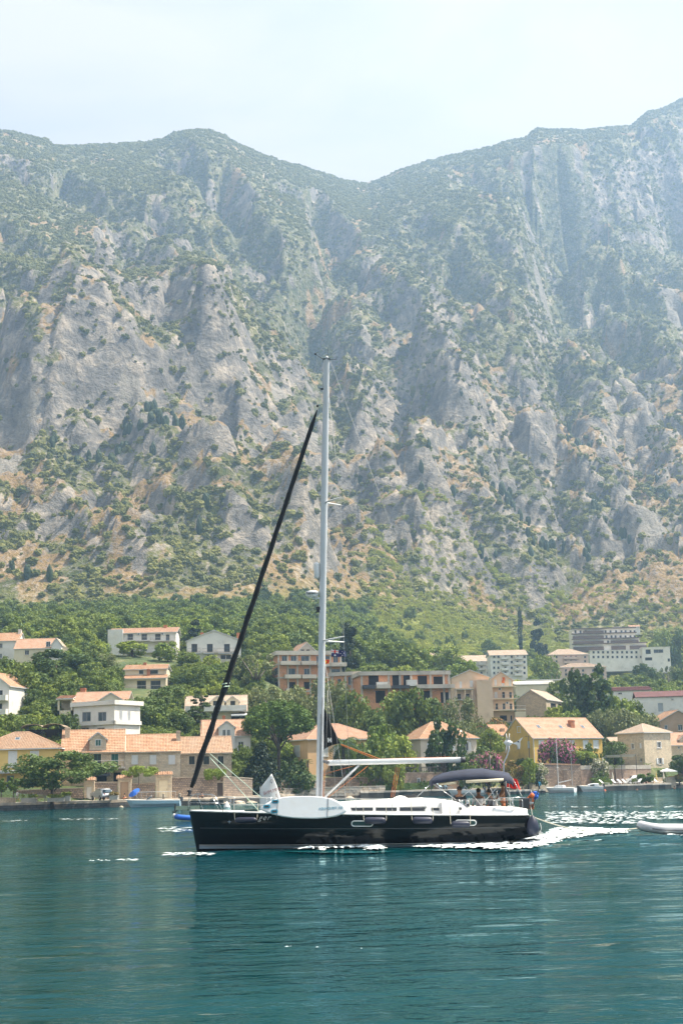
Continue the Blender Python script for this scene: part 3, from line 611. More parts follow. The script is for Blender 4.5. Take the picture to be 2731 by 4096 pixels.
plain("pink_render", (0.68, 0.51, 0.43), 0.9, 0.10, 0.7)
plain("concrete", (0.62, 0.55, 0.46), 0.92, 0.2, 0.9, dirt=(0.26, 0.235, 0.20))
plain("white_paint", (0.74, 0.73, 0.71), 0.5, 0.06, 3.0, bmp=0.03)
plain("grey_paint", (0.36, 0.37, 0.38), 0.5, 0.08, 3.0, bmp=0.03)
plain("green_shutter", (0.022, 0.10, 0.075), 0.5, 0.15, 4.0, bmp=0.1)
plain("dark_wood", (0.055, 0.035, 0.024), 0.7, 0.2, 6.0)
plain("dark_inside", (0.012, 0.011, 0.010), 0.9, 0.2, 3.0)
plain("iron", (0.045, 0.045, 0.048), 0.5, 0.15, 5.0, bmp=0.03)
plain("rail_grey", (0.42, 0.42, 0.41), 0.45, 0.1, 5.0, bmp=0.03)
plain("chimney_brick", (0.44, 0.18, 0.09), 0.9, 0.2, 4.0)
plain("dark_red_roof", (0.22, 0.10, 0.09), 0.7, 0.15, 1.0)
plain("brown_panel", (0.11, 0.075, 0.06), 0.6, 0.15, 1.0)
glassmat("glass_dark"); glassmat("glass_blue", (0.05, 0.075, 0.095), 0.05)

TABLE_B = []
class Bld:
    """A house placed by its facade in the photo: the facade's foot runs from px0 to px1 at distance Y (left corner), turned by yaw degrees."""
    def __init__(s, name, label, cat, px0, px1, py, Y, yaw=0.0, down=3.0, group=None):
        s.O = at(px0, py, Y); s.a = rad(yaw); s.e = Vector((math.cos(s.a), math.sin(s.a), 0)); s.bk = Vector((-math.sin(s.a), math.cos(s.a), 0))
        s.root = empty(name, s.O, s.a); tag(s.root, label, cat, group); s.down = down; s.w = None
        s.w = s.loc(px1, py)[0]; s.wins = []; s.py0 = py
    def loc(s, px, py, dy=0.0, face='F'):
        d = ray(px, py); n = s.bk if face == 'F' else s.e
        P0 = s.O + (s.bk * dy if face == 'F' else (s.e * (dy if face == 'L' else s.w + dy)))
        k = (P0 - CAM).dot(n) / d.dot(n); q = CAM + d * k - s.O
        return (q.dot(s.e) if face == 'F' else q.dot(s.bk), q.z)
    def F(s, face, a, out, z):
        return (a, -out, z) if face == 'F' else ((-out, a, z) if face == 'L' else (s.w + out, a, z))
    def win(s, px0, py0, px1, py1, kind='window', face='F', **k):
        a0, z1 = s.loc(px0, py0, 0, face); a1, _ = s.loc(px1, py0, 0, face); _, z0 = s.loc(px0, py1, 0, face)
        s.wins.append((face, min(a0, a1), max(a0, a1), z0, z1, kind, k)); return s
    def wrow(s, xs, py0, py1, wpx, kind='window', face='F', **k):
        for x in xs: s.win(x - wpx / 2, py0, x + wpx / 2, py1, kind, face, **k)
        return s
    def body(s, py_eave, depth, mat, wname='wall', gable=None, reveal=0.22, px_e=None):
        """gable: (height, 'front') adds gable triangles on front/back, 'side' on the ends"""
        s.d = depth; s.H = s.loc(px_e if px_e is not None else proj(s.O + s.e * (s.w / 2))[0], py_eave)[1]
        m = MB(); H = s.H; W = s.w; s.mat = mat
        def wall(face, length, inward):
            hs = [w_ for w_ in s.wins if w_[0] == face and w_[4] < H + 6]
            xs = sorted({0.0, length} | {min(max(h[1], 0.02), length - .02) for h in hs} | {min(max(h[2], .02), length - .02) for h in hs})
            zs = sorted({-s.down, H} | {min(h[3], H - .03) for h in hs} | {min(h[4], H - .02) for h in hs})
            for i in range(len(xs) - 1):
                for j in range(len(zs) - 1):
                    cx_, cz = (xs[i] + xs[i + 1]) / 2, (zs[j] + zs[j + 1]) / 2
                    if any(h[1] < cx_ < h[2] and h[3] < cz < h[4] for h in hs): continue
                    q = [s.F(face, xs[i], 0, zs[j]), s.F(face, xs[i + 1], 0, zs[j]), s.F(face, xs[i + 1], 0, zs[j + 1]), s.F(face, xs[i], 0, zs[j + 1])]
                    m.poly(q if face != 'L' else q[::-1])
            for h in hs:
                a0, a1, z0, z1 = h[1:5]; z1 = min(z1, H - .02); r = reveal
                for (p, q_) in (((a0, z0), (a1, z0)), ((a1, z0), (a1, z1)), ((a1, z1), (a0, z1)), ((a0, z1), (a0, z0))):
                    m.quad(s.F(face, p[0], 0, p[1]), s.F(face, q_[0], 0, q_[1]), s.F(face, q_[0], -r, q_[1]), s.F(face, p[0], -r, p[1]))
        wall('F', W, 1); wall('L', depth, 1); wall('R', depth, 1)
        m.quad((W, depth, -s.down), (0, depth, -s.down), (0, depth, H), (W, depth, H))
        m.quad((0, 0, H), (W, 0, H), (W, depth, H), (0, depth, H))
        if gable:
            gh, gd = gable
            if gd == 'front':
                for y in (0, depth): m.poly([(0, y, H), (W, y, H), (W / 2, y, H + gh)])
            else:
                for x in (0, W): m.poly([(x, 0, H), (x, depth, H), (x, depth / 2, H + gh)])
        s.wall_o = m.build(wname, mat, s.root)
        for w_ in s.wins: s.mkwin(*w_)
        BUMPS.append((s.O.x + s.e.x * s.w / 2, s.O.y + depth / 2 + s.e.y * s.w / 2, s.O.z - 0.3, max(9.0, s.w * 0.7)))
        return s
    def mkwin(s, face, a0, a1, z0, z1, kind, k):
        """a window or door as a part with its panes and shutters as sub-parts"""
        fm = k.get('frame', 'white_paint'); t = k.get('t', 0.09); w = a1 - a0; h = z1 - z0; m = MB()
        def bx(m, p0, o0, q0, p1, o1, q1, mi=0):
            A = s.F(face, p0, o0, q0); B = s.F(face, p1, o1, q1); m.box(*A, *B, mi)
        sur = k.get('surround')
        if sur:   # stone surround standing proud of the wall
            sw = 0.13
            bx(m, a0 - sw, -.02, z0, a0, .05, z1, 1); bx(m, a1, -.02, z0, a1 + sw, .05, z1, 1); bx(m, a0 - sw, -.02, z1, a1 + sw, .06, z1 + sw, 1); bx(m, a0 - sw - .04, -.02, z0 - .1, a1 + sw + .04, .10, z0, 1)
        elif kind == 'window': bx(m, a0 - .08, -.02, z0 - .09, a1 + .08, .09, z0, 1)
        o0, o1 = -.17, -.09
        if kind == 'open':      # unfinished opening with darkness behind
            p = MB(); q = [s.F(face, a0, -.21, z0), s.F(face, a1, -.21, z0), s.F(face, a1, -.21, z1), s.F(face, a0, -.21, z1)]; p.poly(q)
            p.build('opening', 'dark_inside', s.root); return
        bx(m, a0, o0, z0, a0 + t, o1, z1); bx(m, a1 - t, o0, z0, a1, o1, z1); bx(m, a0 + t, o0, z1 - t, a1 - t, o1, z1); bx(m, a0 + t, o0, z0, a1 - t, o1, z0 + t)
        if k.get('bars', True) and w > 0.55: bx(m, (a0 + a1) / 2 - .035, o0, z0 + t, (a0 + a1) / 2 + .035, o1 - .01, z1 - t)
        if k.get('cross') and h > 1.0: bx(m, a0 + t, o0, z0 + h * .62, a1 - t, o1 - .015, z0 + h * .62 + .05)
        f = m.build(kind, [fm, k.get('sill', sur if sur else 'stone_pale')], s.root)
        p = MB(); q = [s.F(face, a0 + t * .7, -.145, z0 + t * .7), s.F(face, a1 - t * .7, -.145, z0 + t * .7), s.F(face, a1 - t * .7, -.145, z1 - t * .7), s.F(face, a0 + t * .7, -.145, z1 - t * .7)]
        p.poly(q); p.build('pane', k.get('glass', 'glass_dark'), f)
        sh = k.get('shut')
        if sh:
            shm, mode = sh
            for sd in (0, 1):
                q = MB()
                if mode == 'closed':
                    c0 = a0 + .03 + sd * (w / 2 - .02); c1 = c0 + w / 2 - .05; oo = -.06
                else:
                    c0, c1 = (a0 - w / 2 - .02, a0 - .02) if sd == 0 else (a1 + .02, a1 + w / 2 + .02); oo = .025
                bx(q, c0, oo, z0 + .02, c1, oo + .045, z1 - .02)
                ns = max(3, int(h / 0.17))
                for i in range(ns):
                    zz = z0 + .1 + (h - .2) * i / ns
                    bx(q, c0 + .06, oo + .045, zz, c1 - .06, oo + .065, zz + (h - .2) / ns * .55)
                q.build('shutter', shm, f)
    def mp(s, name, mats, fn, parent=None, smooth=False):
        m = MB(); fn(m); return m.build(name, mats, parent or s.root, smooth)
    # ---- roofs -------------------------------------------------------
    def slope(s, m, e0, e1, r1, r0, rows=None, lift=0.055, t=0.14):
        """a tiled slope: overlapping courses from the eave e0-e1 up to the ridge r0-r1"""
        e0, e1, r0, r1 = map(Vector, (e0, e1, r0, r1)); n = (e1 - e0).cross(r0 - e0)
        if n.length < 1e-6: n = (e1 - e0).cross(r1 - e0)
        n.normalize()
        if n.z < 0: n = -n
        rows = rows or max(3, int(max((r0 - e0).length, (r1 - e1).length) / 0.42))
        for i in range(rows):
            f0, f1 = i / rows, (i + 1) / rows + 0.004
            a = e0.lerp(r0, f0) + n * lift; b = e1.lerp(r1, f0) + n * lift; c = e1.lerp(r1, min(f1, 1)) + n * 0.004; d = e0.lerp(r0, min(f1, 1)) + n * 0.004
            m.poly([a, b, c, d]) if (c - d).length > 1e-4 else m.poly([a, b, c])
            m.quad(a - n * (lift + .01), b - n * (lift + .01), b, a, 0)
        u = Vector((0, 0, -t))
        m.poly([e0 + u, r0 + u, r1 + u, e1 + u] if (r0 - r1).length > 1e-4 else [e0 + u, r0 + u, e1 + u], 1)
        for p, q in ((e0, e1), (e1, r1), (r0, e0)): m.quad(p + u, q + u, q, p, 1)
    def cap(s, pts, r=0.11, parent=None):
        m = MB(); m.tube(pts, r, 6); m.build('ridge_cap', s.rm, parent or s.roof)
    def gable_roof(s, rise, ridge='x', mat='tile_orange', over=0.35, mats2='white_paint', ridge_at=0.5, ox=None, z=None):
        s.rm = mat; W, D, H = s.w, s.d, s.H if z is None else z; m = MB(); ox = over if ox is None else ox; k = rise / (D * ridge_at if ridge == 'x' else W / 2)
        if ridge == 'x':
            yr = D * ridge_at; zf = H - over * k; zb = H - over * (rise / (D - yr))
            P = [(-ox, -over, zf), (W + ox, -over, zf), (W + ox, yr, H + rise), (-ox, yr, H + rise), (-ox, D + over, zb), (W + ox, D + over, zb)]
            s.slope(m, P[0], P[1], P[2], P[3]); s.slope(m, P[5], P[4], P[3], P[2]); s.roof = m.build('roof', [mat, mats2], s.root); s.cap([P[3], P[2]])
        else:
            xr = W / 2; zf = H - over * k
            P = [(-over, -ox, zf), (-over, D + ox, zf), (xr, D + ox, H + rise), (xr, -ox, H + rise), (W + over, -ox, zf), (W + over, D + ox, zf)]
            s.slope(m, P[1], P[0], P[3], P[2]); s.slope(m, P[4], P[5], P[2], P[3]); s.roof = m.build('roof', [mat, mats2], s.root); s.cap([P[3], P[2]])
        s.rise = rise; return s
    def hip_roof(s, rise, mat='tile_orange', over=0.45, mats2='white_paint', inset=None):
        s.rm = mat; W, D, H = s.w, s.d, s.H; o = over; m = MB(); r = inset if inset is not None else min(W, D) / 2
        x0, x1, y0, y1 = -o, W + o, -o, D + o; z = H - 0.05
        if W >= D: A = (min(r, W / 2 - .01), D / 2, H + rise); B = (max(W - r, W / 2 + .01), D / 2, H + rise)
        else: A = (W / 2, min(r, D / 2 - .01), H + rise); B = (W / 2, max(D - r, D / 2 + .01), H + rise)
        c = [(x0, y0, z), (x1, y0, z), (x1, y1, z), (x0, y1, z)]
        if W >= D:
            s.slope(m, c[0], c[1], B, A); s.slope(m, c[1], c[2], B, B); s.slope(m, c[2], c[3], A, B); s.slope(m, c[3], c[0], A, A)
            e = [(c[0], A), (c[1], B), (c[2], B), (c[3], A)]
        else:
            s.slope(m, c[0], c[1], A, A); s.slope(m, c[1], c[2], B, A); s.slope(m, c[2], c[3], B, B); s.slope(m, c[3], c[0], A, B)
            e = [(c[0], A), (c[1], A), (c[2], B), (c[3], B)]
        s.roof = m.build('roof', [mat, mats2], s.root); s.cap([A, B])
        for p, q in e: s.cap([p, q], 0.09)
        return s
    def flat_roof(s, par=0.5, mat='concrete', over=0.25):
        m = MB(); W, D, H = s.w, s.d, s.H
        m.box(-over, -over, H + .003, W + over, D + over, H + .18)
        for b in ((-over, -over, W + over, -over + .2), (-over, D + over - .2, W + over, D + over), (-over, -over + .2, -over + .2, D + over - .2), (W + over - .2, -over + .2, W + over, D + over - .2)): m.box(b[0], b[1], H + .18, b[2], b[3], H + par)
        s.roof = m.build('roof', mat, s.root); return s
    def chimney(s, px0, py_top, px1, py_bot, dy, mat='chimney_brick', par=None):
        x0, z1 = s.loc(px0, py_top, dy); x1, _ = s.loc(px1, py_top, dy); _, z0 = s.loc(px0, py_bot, dy); w = x1 - x0; m = MB()
        m.box(x0, dy, z0 - 0.8, x1, dy + w, z1 - .25); m.box(x0 - .06, dy - .06, z1 - .25, x1 + .06, dy + w + .06, z1 - .12); m.box(x0 + .05, dy + .05, z1 - .12, x1 - .05, dy + w - .05, z1)
        m.build('chimney', mat, s.roof)
    def balcony(s, px0, px1, py_slab, out=1.2, hgt=1.0, mat='concrete', rail='rail_grey', solid=False, slab=.18, face='F', n=None):
        a0, z = s.loc(px0, py_slab, -0.0, face); a1, _ = s.loc(px1, py_slab, 0, face)
        if a0 > a1: a0, a1 = a1, a0
        m = MB(); A = s.F(face, a0, .01, z - slab); B = s.F(face, a1, out, z); m.box(*A, *B); b = m.build('balcony', mat, s.root)
        m = MB()
        if solid:
            for p0, o0, p1, o1 in ((a0, out - .12, a1, out), (a0, .01, a0 + .12, out - .12), (a1 - .12, .01, a1, out - .12)): m.box(*s.F(face, p0, o0, z + .002), *s.F(face, p1, o1, z + hgt))
            m.build('parapet', solid if isinstance(solid, str) else mat, b)
        else:
            for zz in (z + hgt, z + .12):
                m.tube([s.F(face, a0 + .03, .02, zz), s.F(face, a0 + .03, out - .04, zz), s.F(face, a1 - .03, out - .04, zz), s.F(face, a1 - .03, .02, zz)], .03, 4)
            k = n or max(4, int((a1 - a0) / .32))
            for i in range(k + 1):
                a = a0 + .03 + (a1 - a0 - .06) * i / k; m.tube([s.F(face, a, out - .04, z), s.F(face, a, out - .04, z + hgt)], .016, 4)
            for i in (1, 2, 3):
                for a in (a0 + .03, a1 - .03): m.tube([s.F(face, a, out * i / 4, z), s.F(face, a, out * i / 4, z + hgt)], .016, 4)
            m.build('railing', rail, b)
        return b
    def dormer(s, px0, px1, py_base, py_eave, py_peak, dy, depth, mat, rmat, win=None, wkind='window', k=None):
        """a gabled dormer standing on the roof slope"""
        x0, z0 = s.loc(px0, py_base, dy); x1, _ = s.loc(px1, py_base, dy); _, ze = s.loc(px0, py_eave, dy); _, zp = s.loc((px0 + px1) / 2, py_peak, dy); xm = (x0 + x1) / 2
        m = MB(); m.prism([(x0, dy, z0 - .5), (x1, dy, z0 - .5), (x1, dy, ze), (xm, dy, zp - .06), (x0, dy, ze)], (0, depth, 0)); d = m.build('dormer', mat, s.roof)
        m = MB(); ov = .22; kk = (zp - ze) / (xm - x0)
        s.slope(m, (x0 - ov, dy + depth, ze - ov * kk), (x0 - ov, dy - ov, ze - ov * kk), (xm, dy - ov, zp + .05), (xm, dy + depth, zp + .05)); s.slope(m, (x1 + ov, dy - ov, ze - ov * kk), (x1 + ov, dy + depth, ze - ov * kk), (xm, dy + depth, zp + .05), (xm, dy - ov, zp + .05))
        m.build('dormer_roof', [rmat, 'white_paint'], d)
        for w_ in (win or []):
            a0, zt = s.loc(w_[0], w_[1], dy); a1, _ = s.loc(w_[2], w_[1], dy); _, zb = s.loc(w_[0], w_[3], dy); kw = w_[4] if len(w_) > 4 else {}
            m = MB(); t = .08; y0, y1 = dy - .06, dy + .02
            m.box(a0, y0, zb, a0 + t, y1, zt); m.box(a1 - t, y0, zb, a1, y1, zt); m.box(a0 + t, y0, zt - t, a1 - t, y1, zt); m.box(a0 + t, y0, zb, a1 - t, y1, zb + t); m.box((a0 + a1) / 2 - .03, y0, zb + t, (a0 + a1) / 2 + .03, y1, zt - t)
            m.quad((a0 + t, dy - .015, zb + t), (a1 - t, dy - .015, zb + t), (a1 - t, dy - .015, zt - t), (a0 + t, dy - .015, zt - t), 1)
            m.build('dormer_window', [kw.get('frame', 'white_paint'), kw.get('glass', 'glass_dark')], d)
        return d
    def skylight(s, px, py, w, h, frac=None):
        """on the front slope of a roof whose ridge runs along the facade"""
        yr = s.d * 0.5; best = None
        for i in range(60):
            y = yr * i / 60; x, z = s.loc(px, py, y); zr_ = s.H + s.rise * (y / yr)
            if z <= zr_: best = (x, y, zr_); break
        if not best: return
        x, y, z = best; k = s.rise / yr; m = MB(); u = Vector((0, 1, k)).normalized(); n = Vector((0, -k, 1)).normalized(); c = Vector((x, y, z)) + n * .1
        P = [c + Vector((sx * w / 2, 0, 0)) + u * (sy * h / 2) for sx, sy in ((-1, -1), (1, -1), (1, 1), (-1, 1))]
        m.prism([tuple(p - n * .15) for p in P], tuple(n * .17), 0); q = [tuple(c + (p - c) * .8 + n * .03) for p in P]; m.poly(q, 1)
        m.build('skylight', ['grey_paint', 'glass_blue'], s.roof)
    def awning(s, px0, px1, py, out=1.4, drop=.5, mat='white_paint', thick=.05):
        a0, z = s.loc(px0, py); a1, _ = s.loc(px1, py); m = MB()
        m.prism([(a0, -.02, z), (a1, -.02, z), (a1, -out, z - drop), (a0, -out, z - drop)], (0, 0, thick)); m.box(a0, -out - .03, z - drop - .18, a1, -out, z - drop + thick)
        m.build('awning', mat, s.root)
    def ac(s, px, py, face='F'):
        a, z = s.loc(px, py, 0, face); m = MB(); A = s.F(face, a - .4, .02, z - .3); B = s.F(face, a + .4, .32, z + .3); m.box(*A, *B)
        c = s.F(face, a - .08, .33, z); 
        if face == 'F': m.lathe([(.22, 0), (.22, .015), (.05, .02)], 10, (c[0], c[1] - .01, c[2]), 'Y', 1)
        m.build('air_conditioner', ['white_paint', 'iron'], s.root)
def yd(py, px, z):   # distance at which a photo point has height z
    d = ray(px, py); return (z - CAMZ) / d.z * d.y

# ------------------------------------------------------------------ the town, house by house
CL = ('white_paint', 'closed'); OP = ('white_paint', 'open'); GR = ('green_shutter', 'closed'); GO = ('green_shutter', 'open')
def rise(b, px, py, dy): return b.loc(px, py, dy)[1] - b.H
# --- front row, left
b = Bld("yellow_house", "yellow rendered house with hipped tile roof behind the pine on the left quay", "house", -110, 236, 3128, 216, 4)
b.win(38, 3007, 67, 3067, surround='white_paint', shut=CL).win(125, 3007, 154, 3067, surround='white_paint', shut=CL).win(-60, 3007, -31, 3067, surround='white_paint', shut=CL)
b.win(28, 3102, 58, 3164, 'door', frame='grey_paint', glass='glass_blue').win(160, 3096, 190, 3128)
b.body(2994, 10.5, 'yellow_render'); b.hip_roof(rise(b, 70, 2929, 5.2), 'tile_old'); b.rise = rise(b, 70, 2929, 5.2); b.skylight(72, 2957, .75, .9)
b.awning(-60, 106, 3088, 1.3, .12, 'grey_paint', .18)
b = Bld("dormer_stone_house", "stone house with gabled dormer, green shutters and a balcony hung with towels", "house", 246, 497, 3130, 220, 8)
b.win(375, 3016, 406, 3070, 'door', surround='stone_pale', frame='green_shutter', bars=True).win(446, 3016, 475, 3068, 'door', surround='stone_pale', shut=GR).win(304, 3016, 333, 3066, surround='stone_pale', shut=GR)
b.win(377, 3084, 428, 3126, 'open').win(455, 3090, 486, 3126, 'open')
b.body(3002, 8.6, 'stone_wall'); b.gable_roof(rise(b, 370, 2920, 4.3), 'x', 'tile_orange', .4, 'stone_pale', ox=.15)
b.dormer(359, 426, 3000, 2955, 2929, -.05, 4.2, 'stone_pale', 'tile_orange', [(382, 2958, 406, 2985, dict(frame='white_paint', glass='green_shutter'))])
b.chimney(261, 2909, 281, 2940, 2.6, 'stone_pale'); b.balcony(348, 500, 3073, 1.3, 1.05, 'concrete', 'rail_grey'); b.awning(358, 442, 3098, 1.5, .12, 'iron', .12)
stone_b = b
b = Bld("long_stone_house", "long stone house with three closed white shutters beside the dormer house", "house", 498, 724, 3130, 221.6, 8)
b.wrow((540, 613, 688), 3020, 3058, 27, surround='stone_pale', shut=CL); b.body(3001, 8.2, 'stone_pale'); b.gable_roof(rise(b, 610, 2938, 4.1), 'x', 'tile_orange', .35, 'stone_pale', ox=.05)
b.chimney(706, 2922, 722, 2955, 2.2, 'stone_pale')
m = MB(); m.box(-.16, -.4, b.H + .02, .16, 4.1, b.H + .16); o = m.build('party_strip', 'white_render', b.roof); o.rotation_euler = (math.atan2(b.rise, 4.1), 0, 0); o.location = (0, 0, 0); o.location.z = b.H * (1 - math.cos(o.rotation_euler.x)) + .1; o.location.y = b.H * math.sin(o.rotation_euler.x)
b = Bld("end_stone_house", "small stone house with three dark windows at the end of the terrace", "house", 725, 928, 3130, 223.4, 8)
b.wrow((768, 826, 883), 3025, 3058, 23, surround='stone_pale', frame='dark_wood'); b.body(3007, 8.0, 'stone_wall'); b.gable_roof(rise(b, 820, 2947, 4.0), 'x', 'tile_old', .35, 'stone_pale', ox=.2)
# --- second row, left
b = Bld("white_dormer_house", "white house with tall gabled dormer and french window behind the end stone house", "house", 808, 1003, 3000, 250, 6)
b.win(953, 2966, 975, 2990).win(830, 2960, 850, 2985); b.body(2940, 8.5, 'white_render', gable=(3.4, 'side')); b.gable_roof(rise(b, 890, 2880, 4.2), 'x', 'tile_pink', .3, 'white_paint', ox=.25)
b.dormer(876, 940, 2985, 2908, 2884, -.5, 4.5, 'white_render', 'tile_pink', [(890, 2918, 903, 2945), (908, 2918, 921, 2962)]); b.chimney(890, 2862, 901, 2890, 4.6)
b = Bld("twin_dormer_house", "low white house with two gabled dormers and a long balcony behind the cedar", "house", 742, 988, 2880, 290, 4)
b.win(925, 2850, 980, 2876, 'open').win(770, 2850, 800, 2874).win(845, 2850, 870, 2874); b.body(2843, 8, 'cream_render'); b.gable_roof(rise(b, 870, 2784, 4.5), 'x', 'tile_pale', .2, 'white_paint')
for x0, x1, w0, w1 in ((842, 899, 853, 872), (905, 956, 922, 941)): b.dormer(x0, x1, 2843, 2804, 2784, 0.2, 4, 'cream_render', 'tile_pale', [(w0, 2804, w1, 2828, dict(frame='dark_wood'))])
b.balcony(742, 987, 2845, 1.4, .95, 'white_render', solid='white_render'); b.awning(925, 988, 2855, 1.8, .4)
b = Bld("white_box_house", "white flat-roofed house with two tall windows and bold cornices above the dormer house", "house", 295, 458, 2930, 248, -30)
b.win(330, 2849, 364, 2887, glass='glass_blue', frame='grey_paint').win(393, 2849, 426, 2887, glass='glass_blue', frame='grey_paint').win(325, 2912, 357, 2928, frame='grey_paint').win(388, 2912, 420, 2928, frame='grey_paint')
b.body(2823, 7.0, 'white_render', px_e=376); b.flat_roof(.75, 'white_render', .45)
_, zc = b.loc(376, 2893); m = MB(); m.box(-.35, -.35, zc - .35, b.w + .35, -.004, zc + .3); m.box(b.w + .004, -.35, zc - .35, b.w + .35, 7, zc + .3); m.build('cornice', 'white_render', b.root)
for yy in (1.4, 3.6):
    m = MB(); z0 = b.H - 3.2; m.box(b.w - .05, yy, z0, b.w + .03, yy + .7, z0 + 2.2); m.build('window', 'grey_paint', b.root)
b = Bld("cream_villa", "cream villa with arched gable and tiled roof behind the white box house", "house", 296, 506, 2885, 266, 0)
b.win(408, 2803, 418, 2820).win(456, 2803, 466, 2820); b.body(2808, 9, 'cream_render'); b.gable_roof(rise(b, 380, 2769, 4.5), 'x', 'tile_pink', .3)
b.dormer(388, 500, 2850, 2806, 2771, -.35, 4.4, 'cream_render', 'tile_pink', [(420, 2800, 455, 2820, dict(glass='glass_blue'))]); b.chimney(322, 2752, 343, 2775, 6)
m = MB(); x0 = b.loc(232, 2800)[0]; zt = b.loc(250, 2800)[1]; zb = b.loc(250, 2842)[1]
m.box(x0, 0, -3, x0 + .35, .35, zt); m.box(-.6, 0, -3, -.3, .35, zt); m.box(x0, 0, -3, -.3, 4, zb); m.box(x0, 3.6, zb, -.3, 4, zt); m.box(x0 - .2, -.3, zt, -.1, 4.3, zt + .2); m.build('loggia', 'cream_render', b.root)
m = MB(); b.slope(m, (x0 - .3, -.4, zt + .25), (-.1, -.4, zt + .25), (-.1, 4.2, zt + 1.1), (x0 - .3, 4.2, zt + 1.1)); m.build('loggia_roof', ['tile_pink', 'white_paint'], b.root)
# --- hillside, left
b = Bld("stepped_roof_house", "cream house with two stepped tile roofs and brick chimney among the trees", "house", 496, 664, 2795, 325, 0)
b.win(549, 2723, 585, 2760, 'door', frame='dark_wood').win(603, 2723, 643, 2760, 'door', frame='dark_wood').win(518, 2776, 540, 2794, 'open').win(560, 2776, 590, 2794, 'open'); b.body(2714, 8, 'cream_render'); z1 = b.H
m = MB(); b.slope(m, (-.5, -.8, z1), (b.w + .5, -.8, z1), (b.w + .3, 1.3, z1 + .95), (-.3, 1.3, z1 + .95)); m.build('lower_roof', ['tile_orange', 'white_paint'], b.root)
zt = b.loc(580, 2677, 1.3)[1]; m = MB(); m.box(0, 1.3, z1 + .01, b.w, 8, zt); m.build('upper_wall', 'cream_render', b.root)
for x0, x1 in ((556, 576), (600, 634)):
    a0, zz = b.loc(x0, 2680, 1.3); a1, _ = b.loc(x1, 2680, 1.3); _, z0 = b.loc(x0, 2697, 1.3); m = MB(); m.box(a0, 1.24, z0, a1, 1.32, zz); m.box(a0 + .08, 1.22, z0 + .08, a1 - .08, 1.25, zz - .08, 1); m.build('window', ['white_paint', 'glass_dark'], b.root)
b.d = 8; b.H = zt; m = MB(); b.slope(m, (-.4, .9, zt), (b.w + .4, .9, zt), (b.w + .2, 4.6, zt + 1.35), (-.2, 4.6, zt + 1.35)); b.slope(m, (b.w + .4, 8.3, zt), (-.4, 8.3, zt), (-.2, 4.6, zt + 1.35), (b.w + .2, 4.6, zt + 1.35)); b.rm = 'tile_orange'; b.roof = m.build('roof', ['tile_orange', 'white_paint'], b.root)
b.H = z1; b.chimney(574, 2650, 586, 2672, 4.2); b.chimney(588, 2676, 600, 2705, .6); b.balcony(508, 660, 2764, 1.6, 1.0, 'concrete')
b = Bld("white_apartment_house", "long white apartment house with tiled roof and balconies high on the left slope", "house", 442, 704, 2655, 390, 0)
b.wrow((522, 578, 632), 2536, 2560, 22, 'door', frame='dark_wood').win(664, 2538, 679, 2566, 'door', frame='dark_wood').wrow((581, 630), 2581, 2604, 15, frame='dark_wood').win(453, 2592, 471, 2612, 'open').win(480, 2540, 492, 2556).wrow((520, 670), 2581, 2604, 15, frame='dark_wood')
b.body(2529, 9, 'white_render'); b.gable_roof(rise(b, 570, 2513, 4.5), 'x', 'tile_pink', .5); b.balcony(508, 604, 2566, 1.3); b.balcony(606, 700, 2566, 1.3); b.balcony(508, 700, 2612, 1.3)
b.ac(557, 2537); b.ac(652, 2536); b.chimney(655, 2500, 668, 2520, 4)
m = MB(); m.box(-.6, -.8, -3, b.loc(494, 2560)[0], 0, b.H + .9); m.build('stair_block', 'white_render', b.root)
b = Bld("gabled_white_villa", "wide white villa with one broad front gable and iron balconies on the hillside", "house", 748, 965, 2648, 372, 5)
b.wrow((778, 840, 908), 2576, 2609, 23, 'door', frame='dark_wood').wrow((893, 915, 778, 840), 2620, 2642, 20, 'door', frame='dark_wood')
b.body(2561, 10, 'white_render', gable=(2.7, 'front')); b.gable_roof(2.7, 'y', 'tile_pale', .35, ox=.3); b.balcony(752, 802, 2610, 1.1, rail='iron'); b.balcony(810, 862, 2610, 1.1, rail='iron'); b.balcony(866, 942, 2610, 1.1, rail='iron')
for x0, x1 in ((766, 802), (815, 857), (872, 936)): b.awning(x0, x1, 2611, 1.3, .3, 'grey_paint')
b.chimney(802, 2530, 815, 2546, 3); b.chimney(947, 2531, 960, 2556, 3); b.balcony(870, 950, 2652, 2.0, .8, solid='concrete')
b = Bld("edge_tiled_house", "tile-roofed house at the upper left edge with a chimney on its gable", "house", -60, 72, 2650, 360, 0)
b.win(-2, 2573, 12, 2592).win(0, 2614, 10, 2632).win(-40, 2573, -24, 2592); b.body(2562, 8, 'white_render', gable=(2.6, 'side')); b.gable_roof(rise(b, 20, 2533, 4), 'x', 'tile_orange', .3); b.chimney(74, 2518, 86, 2552, 3.4, 'white_render')
b = Bld("double_gable_house", "small house with long tile roof and whitewashed gable right of the upper left house", "house", 58, 215, 2640, 346, 0)
b.win(185, 2566, 203, 2588); b.win(100, 2600, 118, 2620); b.body(2592, 7.5, 'cream_render'); b.gable_roof(rise(b, 120, 2556, 3.7), 'x', 'tile_pink', .2)
b.dormer(206, 246, 2640, 2578, 2552, -1.0, 6, 'white_render', 'tile_pale', [])
m = MB(); a0, zt = b.loc(240, 2578); a1, z1 = b.loc(286, 2596); m.prism([(a0, .5, -3), (a1, .5, -3), (a1, .5, z1), (a0, .5, zt)], (0, 5, 0)); m.build('lean_to', 'cream_render', b.root)
b = Bld("white_balcony_house", "white house with curved balconies cut by the left picture edge", "house", -90, 36, 2862, 285, -14)
